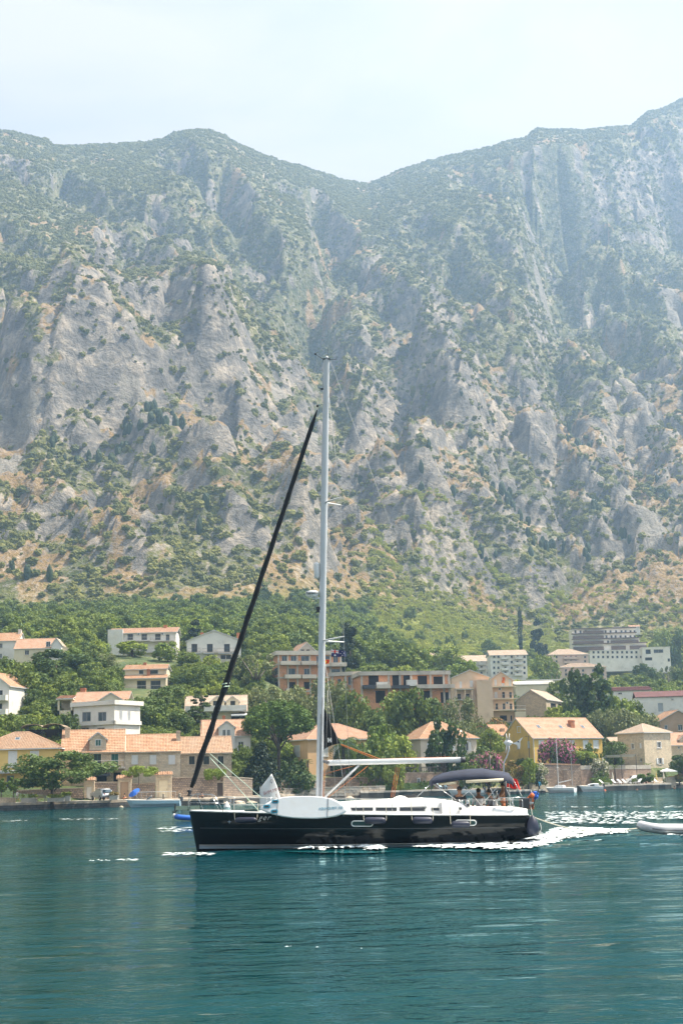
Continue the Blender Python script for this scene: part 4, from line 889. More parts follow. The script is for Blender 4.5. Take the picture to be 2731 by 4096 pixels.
b.win(-12, 2762, 12, 2792, 'door', frame='dark_wood').win(-12, 2815, 10, 2850, 'door', frame='dark_wood').win(-60, 2762, -40, 2792); b.body(2742, 8, 'white_render', gable=(2.6, 'front')); b.gable_roof(2.6, 'y', 'tile_orange', .35)
b.balcony(-30, 34, 2801, 1.1, .9, 'white_render', solid='white_render'); b.balcony(-30, 34, 2857, 1.1, .9, 'white_render', solid='white_render')
# --- unfinished blocks
b = Bld("bare_brick_block", "unfinished four-storey orange brick and concrete apartment block behind the mast", "building", 1114, 1366, 2795, 348, 14)
b.wrow((1138, 1174), 2623, 2654, 23, frame='grey_paint', glass='glass_blue', t=.1).wrow((1220,), 2623, 2655, 33, frame='grey_paint', glass='glass_blue').wrow((1275, 1311, 1342), 2624, 2656, 20, frame='grey_paint', glass='glass_blue')
b.wrow((1164,), 2674, 2707, 35, 'door', frame='grey_paint', glass='glass_blue').wrow((1228, 1290), 2674, 2707, 24, 'door', frame='grey_paint', glass='glass_blue').win(1325, 2676, 1360, 2700, frame='grey_paint', glass='glass_blue')
b.win(1148, 2728, 1182, 2760, 'open').wrow((1228, 1290, 1340), 2728, 2756, 26, 'open')
b.win(1084, 2628, 1092, 2650, face='L', frame='grey_paint').win(1098, 2675, 1112, 2703, face='L', frame='grey_paint').win(1099, 2730, 1112, 2756, 'open', face='L')
b.body(2620, 11, 'clay_block'); b.flat_roof(1.0, 'concrete', .6)
for k, (y0, y1) in enumerate(((2653, 2660), (2707, 2714), (2762, 2768))):
    z = b.loc(1240, y0)[1]; m = MB(); m.box(-.12, -.12, z - .35, b.w + .12, -.003, z); m.box(-.12, -.003, z - .35, -.003, 11.1, z); m.build('floor_slab', 'concrete', b.root)
for x in (1115, 1152, 1190, 1240, 1296, 1322, 1364):
    a = b.loc(x, 2700)[0]; m = MB(); m.box(a - .2, -.08, -3, a + .2, -.005, b.H); m.build('column', 'concrete', b.root)
for x0, x1, y in ((1120, 1198, 2658), (1202, 1262, 2658), (1268, 1382, 2664), (1136, 1200, 2712), (1205, 1262, 2712), (1142, 1196, 2768)): b.balcony(x0, x1, y, 1.3, .75, 'concrete', solid='concrete')
b = Bld("grey_gable_house", "grey gabled house with orange tile roof peeping over the bare brick block", "house", 1196, 1258, 2612, 366, 18)
b.wrow((1210, 1232), 2597, 2606, 14, 'open'); b.body(2598, 9, 'greige_render', gable=(1.9, 'front')); b.gable_roof(1.9, 'y', 'tile_pink', .3)
b = Bld("brick_shell_house", "long two-storey shell of orange hollow brick with concrete slabs and open windows", "building", 1446, 1800, 2838, 308, 10)
for x0, y0, x1, y1 in ((1473, 2701, 1514, 2741), (1568, 2701, 1595, 2748), (1612, 2701, 1639, 2742), (1669, 2703, 1707, 2738), (1732, 2706, 1771, 2740), (1501, 2763, 1540, 2812), (1588, 2764, 1617, 2812), (1640, 2766, 1664, 2812), (1688, 2764, 1727, 2812), (1761, 2769, 1800, 2812)): b.win(x0, y0, x1, y1, 'open')
b.body(2700, 10, 'clay_block', reveal=.21); b.flat_roof(.85, 'concrete', .35)
z = b.loc(1620, 2748)[1]; m = MB(); m.box(-.15, -.15, z - .3, b.w + .15, -.003, z + .12); m.build('floor_slab', 'concrete', b.root)
for x in (1447, 1555, 1600, 1645, 1722, 1775, 1796):
    a = b.loc(x, 2760)[0]; m = MB(); m.box(a - .22, -.09, -3, a + .22, -.004, b.H); m.build('column', 'concrete', b.root)
for x0, x1 in ((1500, 1556), (1660, 1812)): b.balcony(x0, x1, 2752, 1.5, .65, 'concrete', solid='concrete')
b.balcony(1448, 1496, 2752, 1.5, .55, 'iron', solid='iron'); b.balcony(1564, 1632, 2752, 1.5, .5, 'iron', solid='iron')
for x0, x1, y0, y1 in ((1502, 1546, 2724, 2741), (1622, 1664, 2724, 2748)):
    a0, z1 = b.loc(x0, y0); a1, z0 = b.loc(x1, y1); m = MB(); m.box(a0, -1.2, z + .14, a1, -.2, z + .14 + (z1 - z0)); m.build('brick_pallet', 'white_render', b.root)
b = Bld("brick_shell_wing", "angled left wing of the hollow brick shell with small windows", "building", 1322, 1440, 2838, 318, -14)
b.win(1349, 2716, 1364, 2754, frame='grey_paint').win(1376, 2709, 1380, 2726).win(1391, 2707, 1406, 2740, frame='grey_paint').win(1410, 2773, 1430, 2796, frame='grey_paint').win(1322, 2716, 1330, 2740); b.body(2703, 10, 'clay_block'); b.flat_roof(.85, 'concrete', .3)
z = b.loc(1380, 2758)[1]; m = MB(); m.box(-.15, -.15, z - .2, b.w + .15, -.003, z + .2); m.build('floor_slab', 'concrete', b.root)
for x in (1331, 1384, 1408): a = b.loc(x, 2760)[0]; m = MB(); m.box(a - .2, -.09, -3, a + .2, -.004, b.H); m.build('column', 'concrete', b.root)
# --- middle front row
b = Bld("orange_hip_house", "orange-brown house with hipped tile roof standing behind the yacht's mast", "house", 1232, 1540, 3085, 262, 30)
b.win(1092, 2985, 1105, 3029, face='L', surround='white_paint', shut=OP).win(1139, 2985, 1159, 3029, face='L', surround='white_paint').win(1178, 2985, 1198, 3027, face='L', surround='white_paint', shut=CL)
b.wrow((1300, 1345, 1420, 1480), 2985, 3025, 18, surround='white_paint', shut=CL).wrow((1330, 1440), 3050, 3084, 20, 'door', frame='dark_wood'); b.body(2956, 12.4, 'orange_render', px_e=1240); b.hip_roof(rise(b, 1330, 2896, 6.2), 'tile_pink', .5)
b = Bld("greige_hip_house", "grey-beige house with hipped tile roof behind the glossy magnolia and balustrade", "house", 1684, 1908, 3050, 272, 24)
b.win(1853, 2968, 1872, 3004, shut=OP, surround='white_paint').win(1715, 2972, 1732, 3006, shut=OP).win(1790, 2970, 1808, 3004, shut=OP).win(1640, 2975, 1650, 3003, face='L', shut=CL); b.body(2954, 9.6, 'greige_render', px_e=1700); b.hip_roof(rise(b, 1790, 2888, 4.8), 'tile_orange', .5)
# --- peach houses
b = Bld("peach_gable_house", "peach house with large blank gable wall right of the brick shell", "house", 1812, 1962, 2890, 366, 4)
b.win(1836, 2726, 1846, 2752, shut=CL).win(1878, 2722, 1890, 2748, shut=CL).win(1828, 2776, 1842, 2800, 'open').win(1862, 2776, 1876, 2800, 'open'); b.body(2708, 9, 'peach_render', gable=(1.9, 'front')); b.gable_roof(1.9, 'y', 'tile_pale', .35); b.balcony(1816, 1890, 2758, 1.6, .3, solid='peach_render'); b.balcony(1816, 1892, 2800, 1.6, .9)
m = MB(); a0, zt = b.loc(1900, 2722); a1, _ = b.loc(1962, 2722); m.box(a0, -1.8, -3, a1 + .02, -.003, zt); m.build('projecting_bay', 'peach_render', b.root)
for x in (1820, 1856, 1884): a = b.loc(x, 2790)[0]; z0, z1 = b.loc(x, 2800)[1], b.loc(x, 2760)[1]; MB().box(a - .15, -1.5, z0, a + .15, -1.25, z1).build('porch_column', 'peach_render', b.root)
b = Bld("peach_balcony_house", "peach house with three tiers of balconies and an orange banner on its gable", "house", 1963, 2058, 2900, 368, 0)
b.wrow((1980, 2010, 2038), 2713, 2744, 10, 'door', shut=CL, bars=False).wrow((2012, 2040), 2768, 2792, 10, 'door', frame='dark_wood').win(1976, 2768, 1988, 2792, shut=CL).wrow((1985, 2014, 2042), 2814, 2838, 10, 'door', frame='dark_wood').win(1998, 2862, 2026, 2884, 'open').win(2040, 2862, 2046, 2884, 'open')
b.body(2718, 8, 'peach_render', gable=(2.1, 'front')); b.gable_roof(2.1, 'y', 'tile_pale', .4); b.balcony(1962, 2062, 2748, 1.3, .12, 'cream_render', solid='cream_render'); b.balcony(1964, 2066, 2796, 1.4, 1.0, 'cream_render'); b.balcony(1966, 2098, 2842, 2.0, 1.0, 'cream_render'); b.ac(1998, 2756); b.ac(2028, 2812)
m = MB(); a0, zt = b.loc(2098, 2846); m.box(b.w + .01, -1.8, -3, a0, 4, b.loc(2060, 2848)[1]); m.build('side_terrace', 'cream_render', b.root)
a0, z1 = b.loc(2006, 2709); a1, z0 = b.loc(2018, 2732); m = MB(); m.grid([[(a0 + (a1 - a0) * i / 6 + .12 * math.sin(j), -.10 - .07 * math.sin(i * 1.9 + j), z1 + (z0 - z1) * j / 6) for i in range(7)] for j in range(7)]); plain("banner_orange", (0.78, 0.19, 0.03), .7, .2, 3.0); m.build('banner', 'banner_orange', b.root)
b = Bld("stone_barn", "stone barn with broad gable and tiled roof below the warehouses", "barn", 2066, 2186, 2872, 384, -24)
b.win(2200, 2812, 2222, 2832, 'open', face='R').win(2230, 2814, 2246, 2832, 'open', face='R'); b.body(2797, 15, 'stone_wall', gable=(2.6, 'front'), px_e=2126); b.gable_roof(2.6, 'y', 'tile_pale', .35)
# --- far right quarter
b = Bld("beige_warehouse", "long low beige warehouse with white sheet roof behind the peach houses", "warehouse", 2062, 2225, 2785, 420, 4)
b.body(2736, 12, 'cream_render'); b.gable_roof(1.2, 'x', 'white_render', .3)
b = Bld("grey_warehouse", "long grey flat warehouse behind the beige one", "warehouse", 2105, 2290, 2775, 446, 2); b.body(2722, 10, 'greige_render'); b.flat_roof(.4, 'white_render', .2)
def block(name, label, px0, px1, pb, pe, pr, Y, rows, cols, mat, rmat, yaw=0, dep=10, ww=9, hh=10, balc=(), roof='x', cat="building"):
    b = Bld(name, label, cat, px0, px1, pb, Y, yaw)
    for y in rows: b.wrow([c for c in cols], y - hh / 2, y + hh / 2, ww, frame='grey_paint', bars=False)
    b.body(pe, dep, mat)
    if roof == 'x': b.gable_roof(rise(b, (px0 + px1) / 2, pr, dep / 2), 'x', rmat, .5)
    elif roof == 'h': b.hip_roof(rise(b, (px0 + px1) / 2, pr, dep / 2), rmat, .5)
    else: b.flat_roof(.5, rmat, .2)
    for x0, x1, y in balc: b.balcony(x0, x1, y, 1.2, .9, mat, solid=mat)
    return b
b = block("pale_flats", "pale four-storey block of flats with stacked balconies, nearest the round tree", 1964, 2110, 2722, 2618, 2601, 600, (2627, 2648, 2671, 2692), (1975, 1992, 2020, 2045, 2068, 2096), 'white_render', 'tile_pale', 3, balc=[(x0, x1, y) for y in (2636, 2658, 2681, 2702) for x0, x1 in ((2003, 2032), (2055, 2088))])
b = block("middle_flats", "white flats with long tile roof left of the pale four-storey block", 1822, 1962, 2705, 2643, 2622, 612, (2651, 2669, 2692), (1844, 1870, 1897, 1924, 1950), 'white_render', 'tile_pale', 4, balc=[(x0, x1, y) for y in (2658, 2680) for x0, x1 in ((1858, 1884), (1910, 1938))])
b = block("rear_flats", "tile-roofed white house at the far left of the row of flats", 1704, 1822, 2665, 2630, 2608, 640, (2642,), (1780, 1800, 1813), 'white_render', 'tile_pale', 4)
b.awning(1740, 1776, 2626, 2.5, .3)
b = block("upper_pink_house", "pinkish house with hipped pale roof left of the terraced block", 2196, 2354, 2680, 2618, 2597, 640, (2628, 2645, 2658), (2224, 2262, 2282, 2302, 2338), 'pink_render', 'tile_pale', 6, 12, 8, 9, [(2252, 2312, 2636), (2252, 2312, 2652)], 'h')
b = block("lower_pink_house", "pinkish house with pale roof below the terraced block", 2242, 2426, 2730, 2668, 2653, 590, (2682, 2698), (2262, 2284, 2330, 2370, 2410), 'pink_render', 'tile_pale', 6, 12, 9, 10, [(2262, 2310, 2692)], 'h')
b = Bld("terraced_block", "large terraced white and brown block stepping up the green slope at right", "building", 2360, 2570, 2664, 715, 0)
for y, xs in ((2609, range(2372, 2560, 19)), (2628, range(2372, 2580, 19))): b.wrow(list(xs), y - 5, y + 5, 9, frame='grey_paint', bars=False)
b.body(2602, 12, 'white_render'); b.flat_roof(.3, 'white_render', .2)
def tier(x0, x1, y0, y1, dy, wins, dark):
    a0, z1 = b.loc(x0, y0, dy); a1, z0 = b.loc(x1, y1, dy); m = MB(); m.box(a0, dy, z0 - (z1 - z0) * .1, a1, dy + 12, z1); m.build('storey', 'white_render', b.root)
    m = MB(); m.box(a0 - .5, dy - 1.4, z1 - .35, a1 + .5, dy + 1, z1 + .02); m.build('canopy_slab', 'brown_panel', b.root)
    if dark:
        for d0, d1 in dark:
            c0 = b.loc(d0, y0, dy - .9)[0]; c1 = b.loc(d1, y0, dy - .9)[0]; m = MB(); m.box(c0, dy - .9, z0 + .1, c1, dy - .75, z0 + (z1 - z0) * .62); m.build('balcony_screen', 'brown_panel', b.root)
    for wx in wins:
        c0, zt = b.loc(wx - 4, y0 + (y1 - y0) * .3, dy); c1, zb = b.loc(wx + 4, y0 + (y1 - y0) * .85, dy); m = MB(); m.box(c0, dy - .06, zb, c1, dy + .05, zt); m.build('window', 'glass_dark', b.root)
tier(2290, 2584, 2576, 2603, 4, (2450,), ((2290, 2412), (2442, 2500), (2516, 2584)))
tier(2290, 2556, 2556, 2577, 8, (2430,), ((2290, 2412), (2440, 2552)))
tier(2288, 2540, 2535, 2557, 12, (2424, 2444, 2460, 2480, 2500, 2520, 2536), ((2288, 2412),))
tier(2286, 2538, 2515, 2536, 16, (2300, 2320, 2340, 2420, 2440, 2462, 2484, 2500, 2520, 2536), ((2330, 2412),))
m = MB(); c0, zt = b.loc(2455, 2506, 16); c1, zb = b.loc(2486, 2516, 16); m.box(c0, 17, zb - 1, c1, 21, zt); m.build('roof_house', 'white_render', b.root)
b = Bld("block_annex", "white annex with stair and dark openings at the right end of the terraced block", "building", 2571, 2682, 2668, 712, 0)
b.win(2612, 2598, 2650, 2612, frame='grey_paint').win(2580, 2598, 2600, 2616, 'open').win(2578, 2630, 2606, 2642, 'open').win(2668, 2634, 2677, 2646, 'open'); b.body(2590, 10, 'white_render'); b.flat_roof(.3, 'white_render', .2)
b = Bld("white_shed", "white industrial shed with dark red roof edge at the right picture edge", "shed", 2548, 2790, 2866, 398, -6); b.win(2682, 2795, 2692, 2800).win(2628, 2812, 2650, 2848, 'door', frame='white_paint', glass='grey_paint', bars=False)
b.body(2784, 10, 'white_render'); b.gable_roof(1.6, 'x', 'dark_red_roof', .3, 'dark_red_roof')
b = Bld("red_roof_shed", "pale shed with dull red flat roof behind the big round tree", "shed", 2434, 2606, 2812, 432, -4); b.win(2470, 2770, 2486, 2778); b.body(2760, 14, 'white_render'); b.gable_roof(1.3, 'x', 'dark_red_roof', .4, 'dark_red_roof')
b = Bld("small_tile_hut", "tiny hut with tile roof above the terraced block", "hut", 2516, 2558, 2516, 760, 0); b.body(2506, 5, 'white_render'); b.gable_roof(1.0, 'x', 'tile_pink', .3)
# --- front row, right
b = Bld("ochre_house", "ochre yellow house with steep pink tile roof, skylights and tall chimney", "house", 2134, 2412, 3065, 291, 30)
b.wrow((2163, 2198, 2243, 2285, 2340, 2381), 2963, 2993, 18, surround='white_paint', shut=CL, sill='white_paint').win(2206, 3030, 2226, 3056, 'door').win(2320, 3030, 2340, 3056, 'door')
b.win(2068, 2908, 2079, 2930, face='L', surround='white_paint').win(2107, 2965, 2117, 2992, face='L', shut=CL).win(2065, 2965, 2076, 2996, face='L', shut=CL)
b.body(2948, 10.4, 'ochre_render', px_e=2140); rr = rise(b, 2210, 2872, 5.2)
for gx in (0, b.w): MB().poly([(gx, 0, b.H), (gx, 10.4, b.H), (gx, 5.2, b.H + rr)]).build('gable', 'ochre_render', b.root)
b.gable_roof(rr, 'x', 'tile_pink', .35, 'white_paint', ox=.25)
for x, y in ((2152, 2908), (2240, 2908), (2328, 2908)): b.skylight(x, y, .7, 1.0)
b.chimney(2281, 2880, 2296, 2921, 2.4)
m = MB(); m.tube([(.12, -.12, b.H), (.12, -.12, -2)], .09, 6); m.build('drainpipe', 'white_paint', b.root)
b = Bld("ochre_annex", "low tile-roofed ochre annex against the left gable of the ochre house", "house", 1990, 2048, 3050, 299, 18); b.win(2000, 2955, 2010, 2970).win(2018, 3000, 2030, 3020); b.body(2938, 8, 'ochre_render'); b.gable_roof(2.2, 'x', 'tile_orange', .35); b.chimney(2004, 2912, 2017, 2940, 1.0, 'stone_wall')
b = Bld("stone_tower_house", "tall square stone house with hipped roof at the right waterside", "house", 2582, 2690, 3098, 300, 36)
b.win(2626, 2968, 2640, 2991, surround='white_paint').win(2630, 3032, 2644, 3057, shut=OP).win(2523, 2975, 2533, 2996, face='L', surround='white_paint').win(2555, 2972, 2563, 2994, face='L', shut=CL).win(2556, 3032, 2566, 3048, face='L')
b.body(2928, 7.4, 'stone_pale', px_e=2590); b.hip_roof(rise(b, 2600, 2896, 3.7), 'tile_pale', .4); b.chimney(2521, 2897, 2537, 2925, 3.4, 'chimney_brick') if False else None
b = Bld("edge_stone_house", "stone house with low tile roof cut by the right picture edge", "house", 2686, 2860, 3098, 309, 10); b.win(2708, 2985, 2718, 2996).win(2712, 3030, 2724, 3050); b.body(2975, 8, 'stone_pale'); b.gable_roof(rise(b, 2760, 2930, 4), 'x', 'tile_pink', .4)
b.dormer(2716, 2760, 2975, 2955, 2936, .6, 3, 'stone_pale', 'tile_pink', [])
b = Bld("salmon_gable_house", "salmon brown house with gable and dark windows at the right edge", "house", 2642, 2790, 2955, 345, 8); b.win(2700, 2862, 2711, 2875).win(2709, 2898, 2727, 2922).win(2655, 2900, 2668, 2918); b.body(2880, 9, 'brown_render', gable=(2.4, 'front')); b.gable_roof(2.4, 'y', 'tile_orange', .35)
b = Bld("hidden_tile_house", "cottage with a low tile roof between the ochre and tower houses", "house", 2456, 2520, 3040, 306, 6); b.body(2972, 7, 'brown_render'); b.gable_roof(1.3, 'x', 'tile_pale', .4)

# ------------------------------------------------------------------ plants
leafmat("leaf_mid", (0.06, 0.105, 0.02), (0.20, 0.25, 0.045), 0.22)
leafmat("leaf_dark", (0.035, 0.07, 0.02), (0.105, 0.155, 0.034), 0.15)
leafmat("leaf_bright", (0.12, 0.20, 0.03), (0.29, 0.34, 0.05), 0.25)
leafmat("leaf_olive", (0.10, 0.125, 0.05), (0.22, 0.24, 0.095), 0.2)
leafmat("leaf_pine", (0.045, 0.10, 0.018), (0.13, 0.20, 0.03), 0.18)
leafmat("leaf_cypress", (0.009, 0.022, 0.010), (0.022, 0.042, 0.016), 0.1)
leafmat("leaf_gloss", (0.02, 0.05, 0.014), (0.06, 0.10, 0.025), 0.2, 0.3)
leafmat("flower_pink", (0.55, 0.10, 0.25), (0.72, 0.25, 0.42), 0.3); leafmat("flower_white", (0.60, 0.55, 0.42), (0.75, 0.70, 0.58), 0.3); leafmat("flower_rust", (0.40, 0.13, 0.05), (0.46, 0.24, 0.10), 0.3)
leafmat("leaf_rust", (0.10, 0.11, 0.03), (0.26, 0.17, 0.05), 0.3)
plain("bark", (0.085, 0.062, 0.045), 0.9, 0.3, 6.0, bmp=0.6); plain("bark_pale", (0.17, 0.14, 0.11), 0.9, 0.3, 6.0, bmp=0.6)
def leaves(cent, rads, per, leaf, seed, up=0.25, flat=1.0, shellk=0.55):
    """quads spread through clumps; returns verts, quads"""
    r = NR(seed); n = len(cent) * per; ci = np.repeat(np.arange(len(cent)), per); d = r.normal(size=(n, 3)); d /= np.linalg.norm(d, axis=1)[:, None]
    q = (shellk + (1 - shellk) * r.rand(n)) ** 0.7; off = d * (rads[ci] * q)[:, None]; off[:, 2] *= flat; p = cent[ci] + off
    nm = d * 0.8 + r.normal(size=(n, 3)) * 0.55 + np.array([0, 0, up]); nm /= np.linalg.norm(nm, axis=1)[:, None]
    t = np.cross(nm, r.normal(size=(n, 3))); t /= np.linalg.norm(t, axis=1)[:, None]; b = np.cross(nm, t)
    s = leaf * (0.6 + 0.8 * r.rand(n)); a = (t * s[:, None]); c = (b * (s * (0.45 + .4 * r.rand(n)))[:, None]); bend = nm * (s * .18)[:, None]
    V = np.stack([p - a, p - c * 1.0 + bend, p + a, p + c + bend], 1).reshape(-1, 3); Q = np.arange(n * 4).reshape(-1, 4)
    return V, Q
def clumps(n, prof, H, W, z0, seed, shell=0.5, rmin=.13, rmax=.24, irr=.25):
    r = NR(seed); C = []; Rr = []
    lob = [r.normal(size=3) for _ in range(5)]
    while len(C) < n:
        t = r.rand(); a = r.rand() * 6.283; rr = prof(t) * (shell + (1 - shell) * r.rand() ** .6)
        d = np.array([math.cos(a), math.sin(a), 2 * t - 1]); k = 1 + irr * sum(math.sin(2.2 * float(d @ l) + i) for i, l in enumerate(lob)) / 2.5
        if r.rand() > prof(t) + .15: continue
        C.append((math.cos(a) * rr * W / 2 * k, math.sin(a) * rr * W / 2 * k, z0 + (H - z0) * (.06 + .88 * t) * (1 + .10 * (k - 1)))); Rr.append(W * (rmin + (rmax - rmin) * r.rand()) * (.55 + .45 * prof(t)))
    return np.array(C), np.array(Rr)
PROF = {'round': lambda t: max(.1, math.sin(math.pi * min(1, .12 + .86 * t)) ** .6), 'cone': lambda t: max(.05, (1 - t) ** .9), 'column': lambda t: .35 + .65 * math.sin(math.pi * (.15 + .75 * t)) if t < .9 else .3,
        'umbrella': lambda t: (.55 + 1.5 * t if t < .3 else max(.1, math.sqrt(max(0, 1 - ((t - .3) / .72) ** 2)))), 'wide': lambda t: max(.1, math.sin(math.pi * min(1, .2 + .75 * t)) ** .5)}
ARCH = {}
def arch(kind, seed, H, W, z0, prof, nc, per, leaf, mat, bark='bark', shell=.5, rmin=.13, rmax=.24, irr=.25, flat=1.0, trunk=.045, limbs=5, flower=None, lean=0, up=.25):
    C, Rr = clumps(nc, PROF[prof], H, W, z0, seed, shell, rmin, rmax, irr); V, Q = leaves(C, Rr, per, leaf, seed, up, flat)
    cm = fastmesh('crown', V, Q, mat); fl = None
    if flower:
        r = NR(seed + 9); top = C[:, 2] + .9 * np.hypot(C[:, 0], C[:, 1]) > np.percentile(C[:, 2] + .9 * np.hypot(C[:, 0], C[:, 1]), flower[1]); V2, Q2 = leaves(C[top], Rr[top] * 1.05, int(per * flower[2]), leaf * .85, seed + 3, .4, 1, .85); fl = fastmesh('blossom', V2, Q2, flower[0])
    m = MB(); r = random.Random(seed); th = H * trunk; zt = z0 + (H - z0) * .45
    pth = [(0, 0, -1.2), (0, 0, 0), (lean * .3 * W, .05, z0 * .5), (lean * .6 * W, 0, z0), (lean * .8 * W, 0, zt)]; m.tube(pth, [th * 1.3, th, th * .85, th * .7, th * .35], 7)
    for k in range(limbs):
        a = 6.283 * k / limbs + r.random(); c = C[r.randrange(len(C))]; zb = z0 * (.65 + .4 * r.random())
        m.tube([(lean * .5 * W, 0, zb), (c[0] * .35 + lean * .4 * W, c[1] * .35, zb + (c[2] - zb) * .5), (c[0] * .85, c[1] * .85, c[2])], [th * .55, th * .36, th * .12], 5)
    ARCH.setdefault(kind, []).append((H, W, cm, m.mesh('trunk', bark, True), fl))
for sd in (1, 2, 3): arch('broad', sd, 8, 8, 1.6, 'round', 34, 80, .30, 'leaf_mid', rmin=.12, rmax=.22, irr=.4)
for sd in (4, 5): arch('dark', sd, 8, 8, 1.2, 'round', 36, 80, .30, 'leaf_dark', rmin=.12, rmax=.22, irr=.4)
for sd in (6, 7): arch('bright', sd, 6, 6, .9, 'round', 30, 80, .26, 'leaf_bright', rmin=.13, rmax=.23, irr=.35)
for sd in (8, 9): arch('olive', sd, 6.5, 7, 1.3, 'round', 32, 90, .20, 'leaf_olive', 'bark_pale', rmin=.12, rmax=.22, irr=.4)
arch('open', 10, 11, 9, 2.5, 'round', 26, 80, .26, 'leaf_olive', 'bark_pale', rmin=.08, rmax=.15, irr=.6, limbs=9)
arch('umbrella', 11, 11.5, 11.5, 5.4, 'umbrella', 130, 85, .20, 'leaf_pine', rmin=.06, rmax=.095, irr=.08, limbs=16, trunk=.03, shell=.72)
arch('pine', 12, 8.5, 10, 2.4, 'wide', 48, 190, .20, 'leaf_dark', rmin=.10, rmax=.17, irr=.5, flat=.6, limbs=9, trunk=.028)
arch('cypress', 13, 12, 3.6, .4, 'column', 46, 80, .22, 'leaf_cypress', rmin=.18, rmax=.28, irr=.1, limbs=0, trunk=.02)
arch('spruce', 14, 11, 6.5, .8, 'cone', 46, 80, .26, 'leaf_cypress', rmin=.10, rmax=.18, irr=.2, flat=.6, limbs=0, trunk=.025)
arch('cedar', 15, 13, 6.6, 1.0, 'cone', 46, 90, .24, 'leaf_dark', rmin=.09, rmax=.17, irr=.35, flat=.28, limbs=10, trunk=.022, shell=.3)
arch('thuja', 16, 7.5, 7.0, .2, 'cone', 50, 90, .24, 'leaf_cypress', rmin=.16, rmax=.24, irr=.2, limbs=0)
for sd in (17, 18): arch('bush', sd, 3, 3.4, .15, 'round', 22, 70, .18, 'leaf_mid', rmin=.16, rmax=.26, irr=.3, limbs=3, trunk=.03)
arch('darkbush', 19, 3, 4.5, .1, 'wide', 28, 80, .18, 'leaf_dark', rmin=.14, rmax=.22, irr=.3, limbs=3, trunk=.03)
arch('gloss', 20, 7.2, 6.2, .8, 'round', 30, 70, .30, 'leaf_gloss', rmin=.12, rmax=.2, irr=.35)
arch('bougain', 21, 4.0, 4.6, .4, 'round', 34, 80, .17, 'leaf_dark', rmin=.14, rmax=.2, irr=.15, flower=('flower_pink', 40, .9))
arch('oleander_pink', 22, 3.2, 5.0, .3, 'round', 26, 60, .2, 'leaf_olive', rmin=.12, rmax=.2, irr=.35, flower=('flower_pink', 45, .7))
arch('oleander_white', 23, 4.2, 3.8, .3, 'round', 30, 70, .18, 'leaf_olive', rmin=.13, rmax=.2, irr=.3, flower=('flower_white', 30, .9))
arch('rust', 24, 4, 4.4, .3, 'round', 30, 70, .18, 'leaf_rust', rmin=.13, rmax=.2, irr=.3, flower=('flower_rust', 65, .5))
arch('ball', 25, 1.5, 1.45, .05, 'round', 26, 90, .09, 'leaf_pine', rmin=.16, rmax=.24, irr=.05, limbs=0)
arch('vine', 26, 1.7, 5.5, .3, 'wide', 30, 80, .16, 'leaf_bright', rmin=.10, rmax=.15, irr=.3, limbs=0, trunk=.03, flat=.6)
leafmat('leaf_field', (0.28, 0.34, 0.045), (0.46, 0.47, 0.085), 0.25); arch('fieldbush', 27, 4.5, 5.5, .2, 'round', 20, 60, .26, 'leaf_field', rmin=.16, rmax=.26, irr=.3, limbs=0)
PLANTS = []
def tree(name, kind, label, px, ptop, wpx, Y, cat="tree", group=None, zb=None, v=None, rz=None):
    t = at(px, ptop, Y); z = float(ground(t.x, Y)) if zb is None else zb; h = max(t.z - z, 1.0); w_ = wpx * Y / FPX
    A = ARCH[kind]; H, W, cm, tm, fl = A[(v if v is not None else len(PLANTS)) % len(A)]
    e = empty(name, (t.x, Y, z), (len(PLANTS) * 2.399) % 6.28 if rz is None else rz); s = w_ / W * (1.2 if kind == 'pine' else 1.02); s = s if kind in ('cypress', 'vine') else max(s, .60 * h / H); e.scale = (s, s, h / H)
    tag(e, label, cat, group); link('trunk', tm, e); link('crown', cm, e)
    if fl: link('blossom', fl, e)
    PLANTS.append((name, round(h, 1), round(w_, 1), Y)); return e
T = tree
T("quay_pine", 'pine', "broad pine with dark trunk standing on the left quay", 214, 3003, 268, 205.5, zb=1.05, rz=1.0)
T("leafy_tree", 'dark', "big dark grey-green tree at the middle of the left slope", 225, 2600, 210, 312)
T("garden_tree", 'broad', "green tree above the white balcony house at the left edge", 70, 2655, 150, 292)
T("clipped_shrub", 'bush', "rounded pale green shrub at the left edge below the tiled house", 22, 2628, 70, 322, "shrub")
T("garden_tree", 'bright', "bright green tree in front of the long white apartment house", 530, 2566, 118, 366)
T("garden_tree", 'bright', "yellowish tree at the right end of the long white apartment house", 672, 2568, 95, 358)
T("evergreen_tree", 'dark', "dark evergreen just left of the long white apartment house", 424, 2498, 80, 398)
T("hill_tree", 'broad', "leafy tree on the slope between the double gable house and the apartment house", 345, 2512, 110, 402)
T("olive_tree", 'olive', "grey olive tree left of the stepped roof house", 425, 2612, 80, 336)
T("olive_tree", 'olive', "dark olive above the cream villa's chimney", 372, 2672, 80, 312)
T("garden_shrub", 'bright', "bright shrub below the grey annex of the stepped roof house", 440, 2714, 62, 306, "shrub")
T("garden_tree", 'dark', "dense dark tree right of the white box house", 530, 2800, 130, 262)
T("garden_tree", 'dark', "dense dark tree between the white box house and the white dormer house", 622, 2790, 120, 266)
T("garden_tree", 'dark', "deep green tree left of the layered cedar", 668, 2745, 130, 288)
T("garden_tree", 'broad', "light green tree below the gabled white villa", 762, 2675, 130, 322)
T("garden_tree", 'bright', "small bright tree right of the layered cedar's top", 842, 2622, 80, 346)
T("garden_tree", 'broad', "green tree at the left foot of the gabled white villa", 756, 2606, 95, 352)
T("layered_cedar", 'cedar', "layered cedar in front of the twin dormer house", 797, 2698, 118, 272)
T("dark_spruce", 'spruce', "dark conical spruce behind the gabled white villa", 783, 2446, 95, 402)
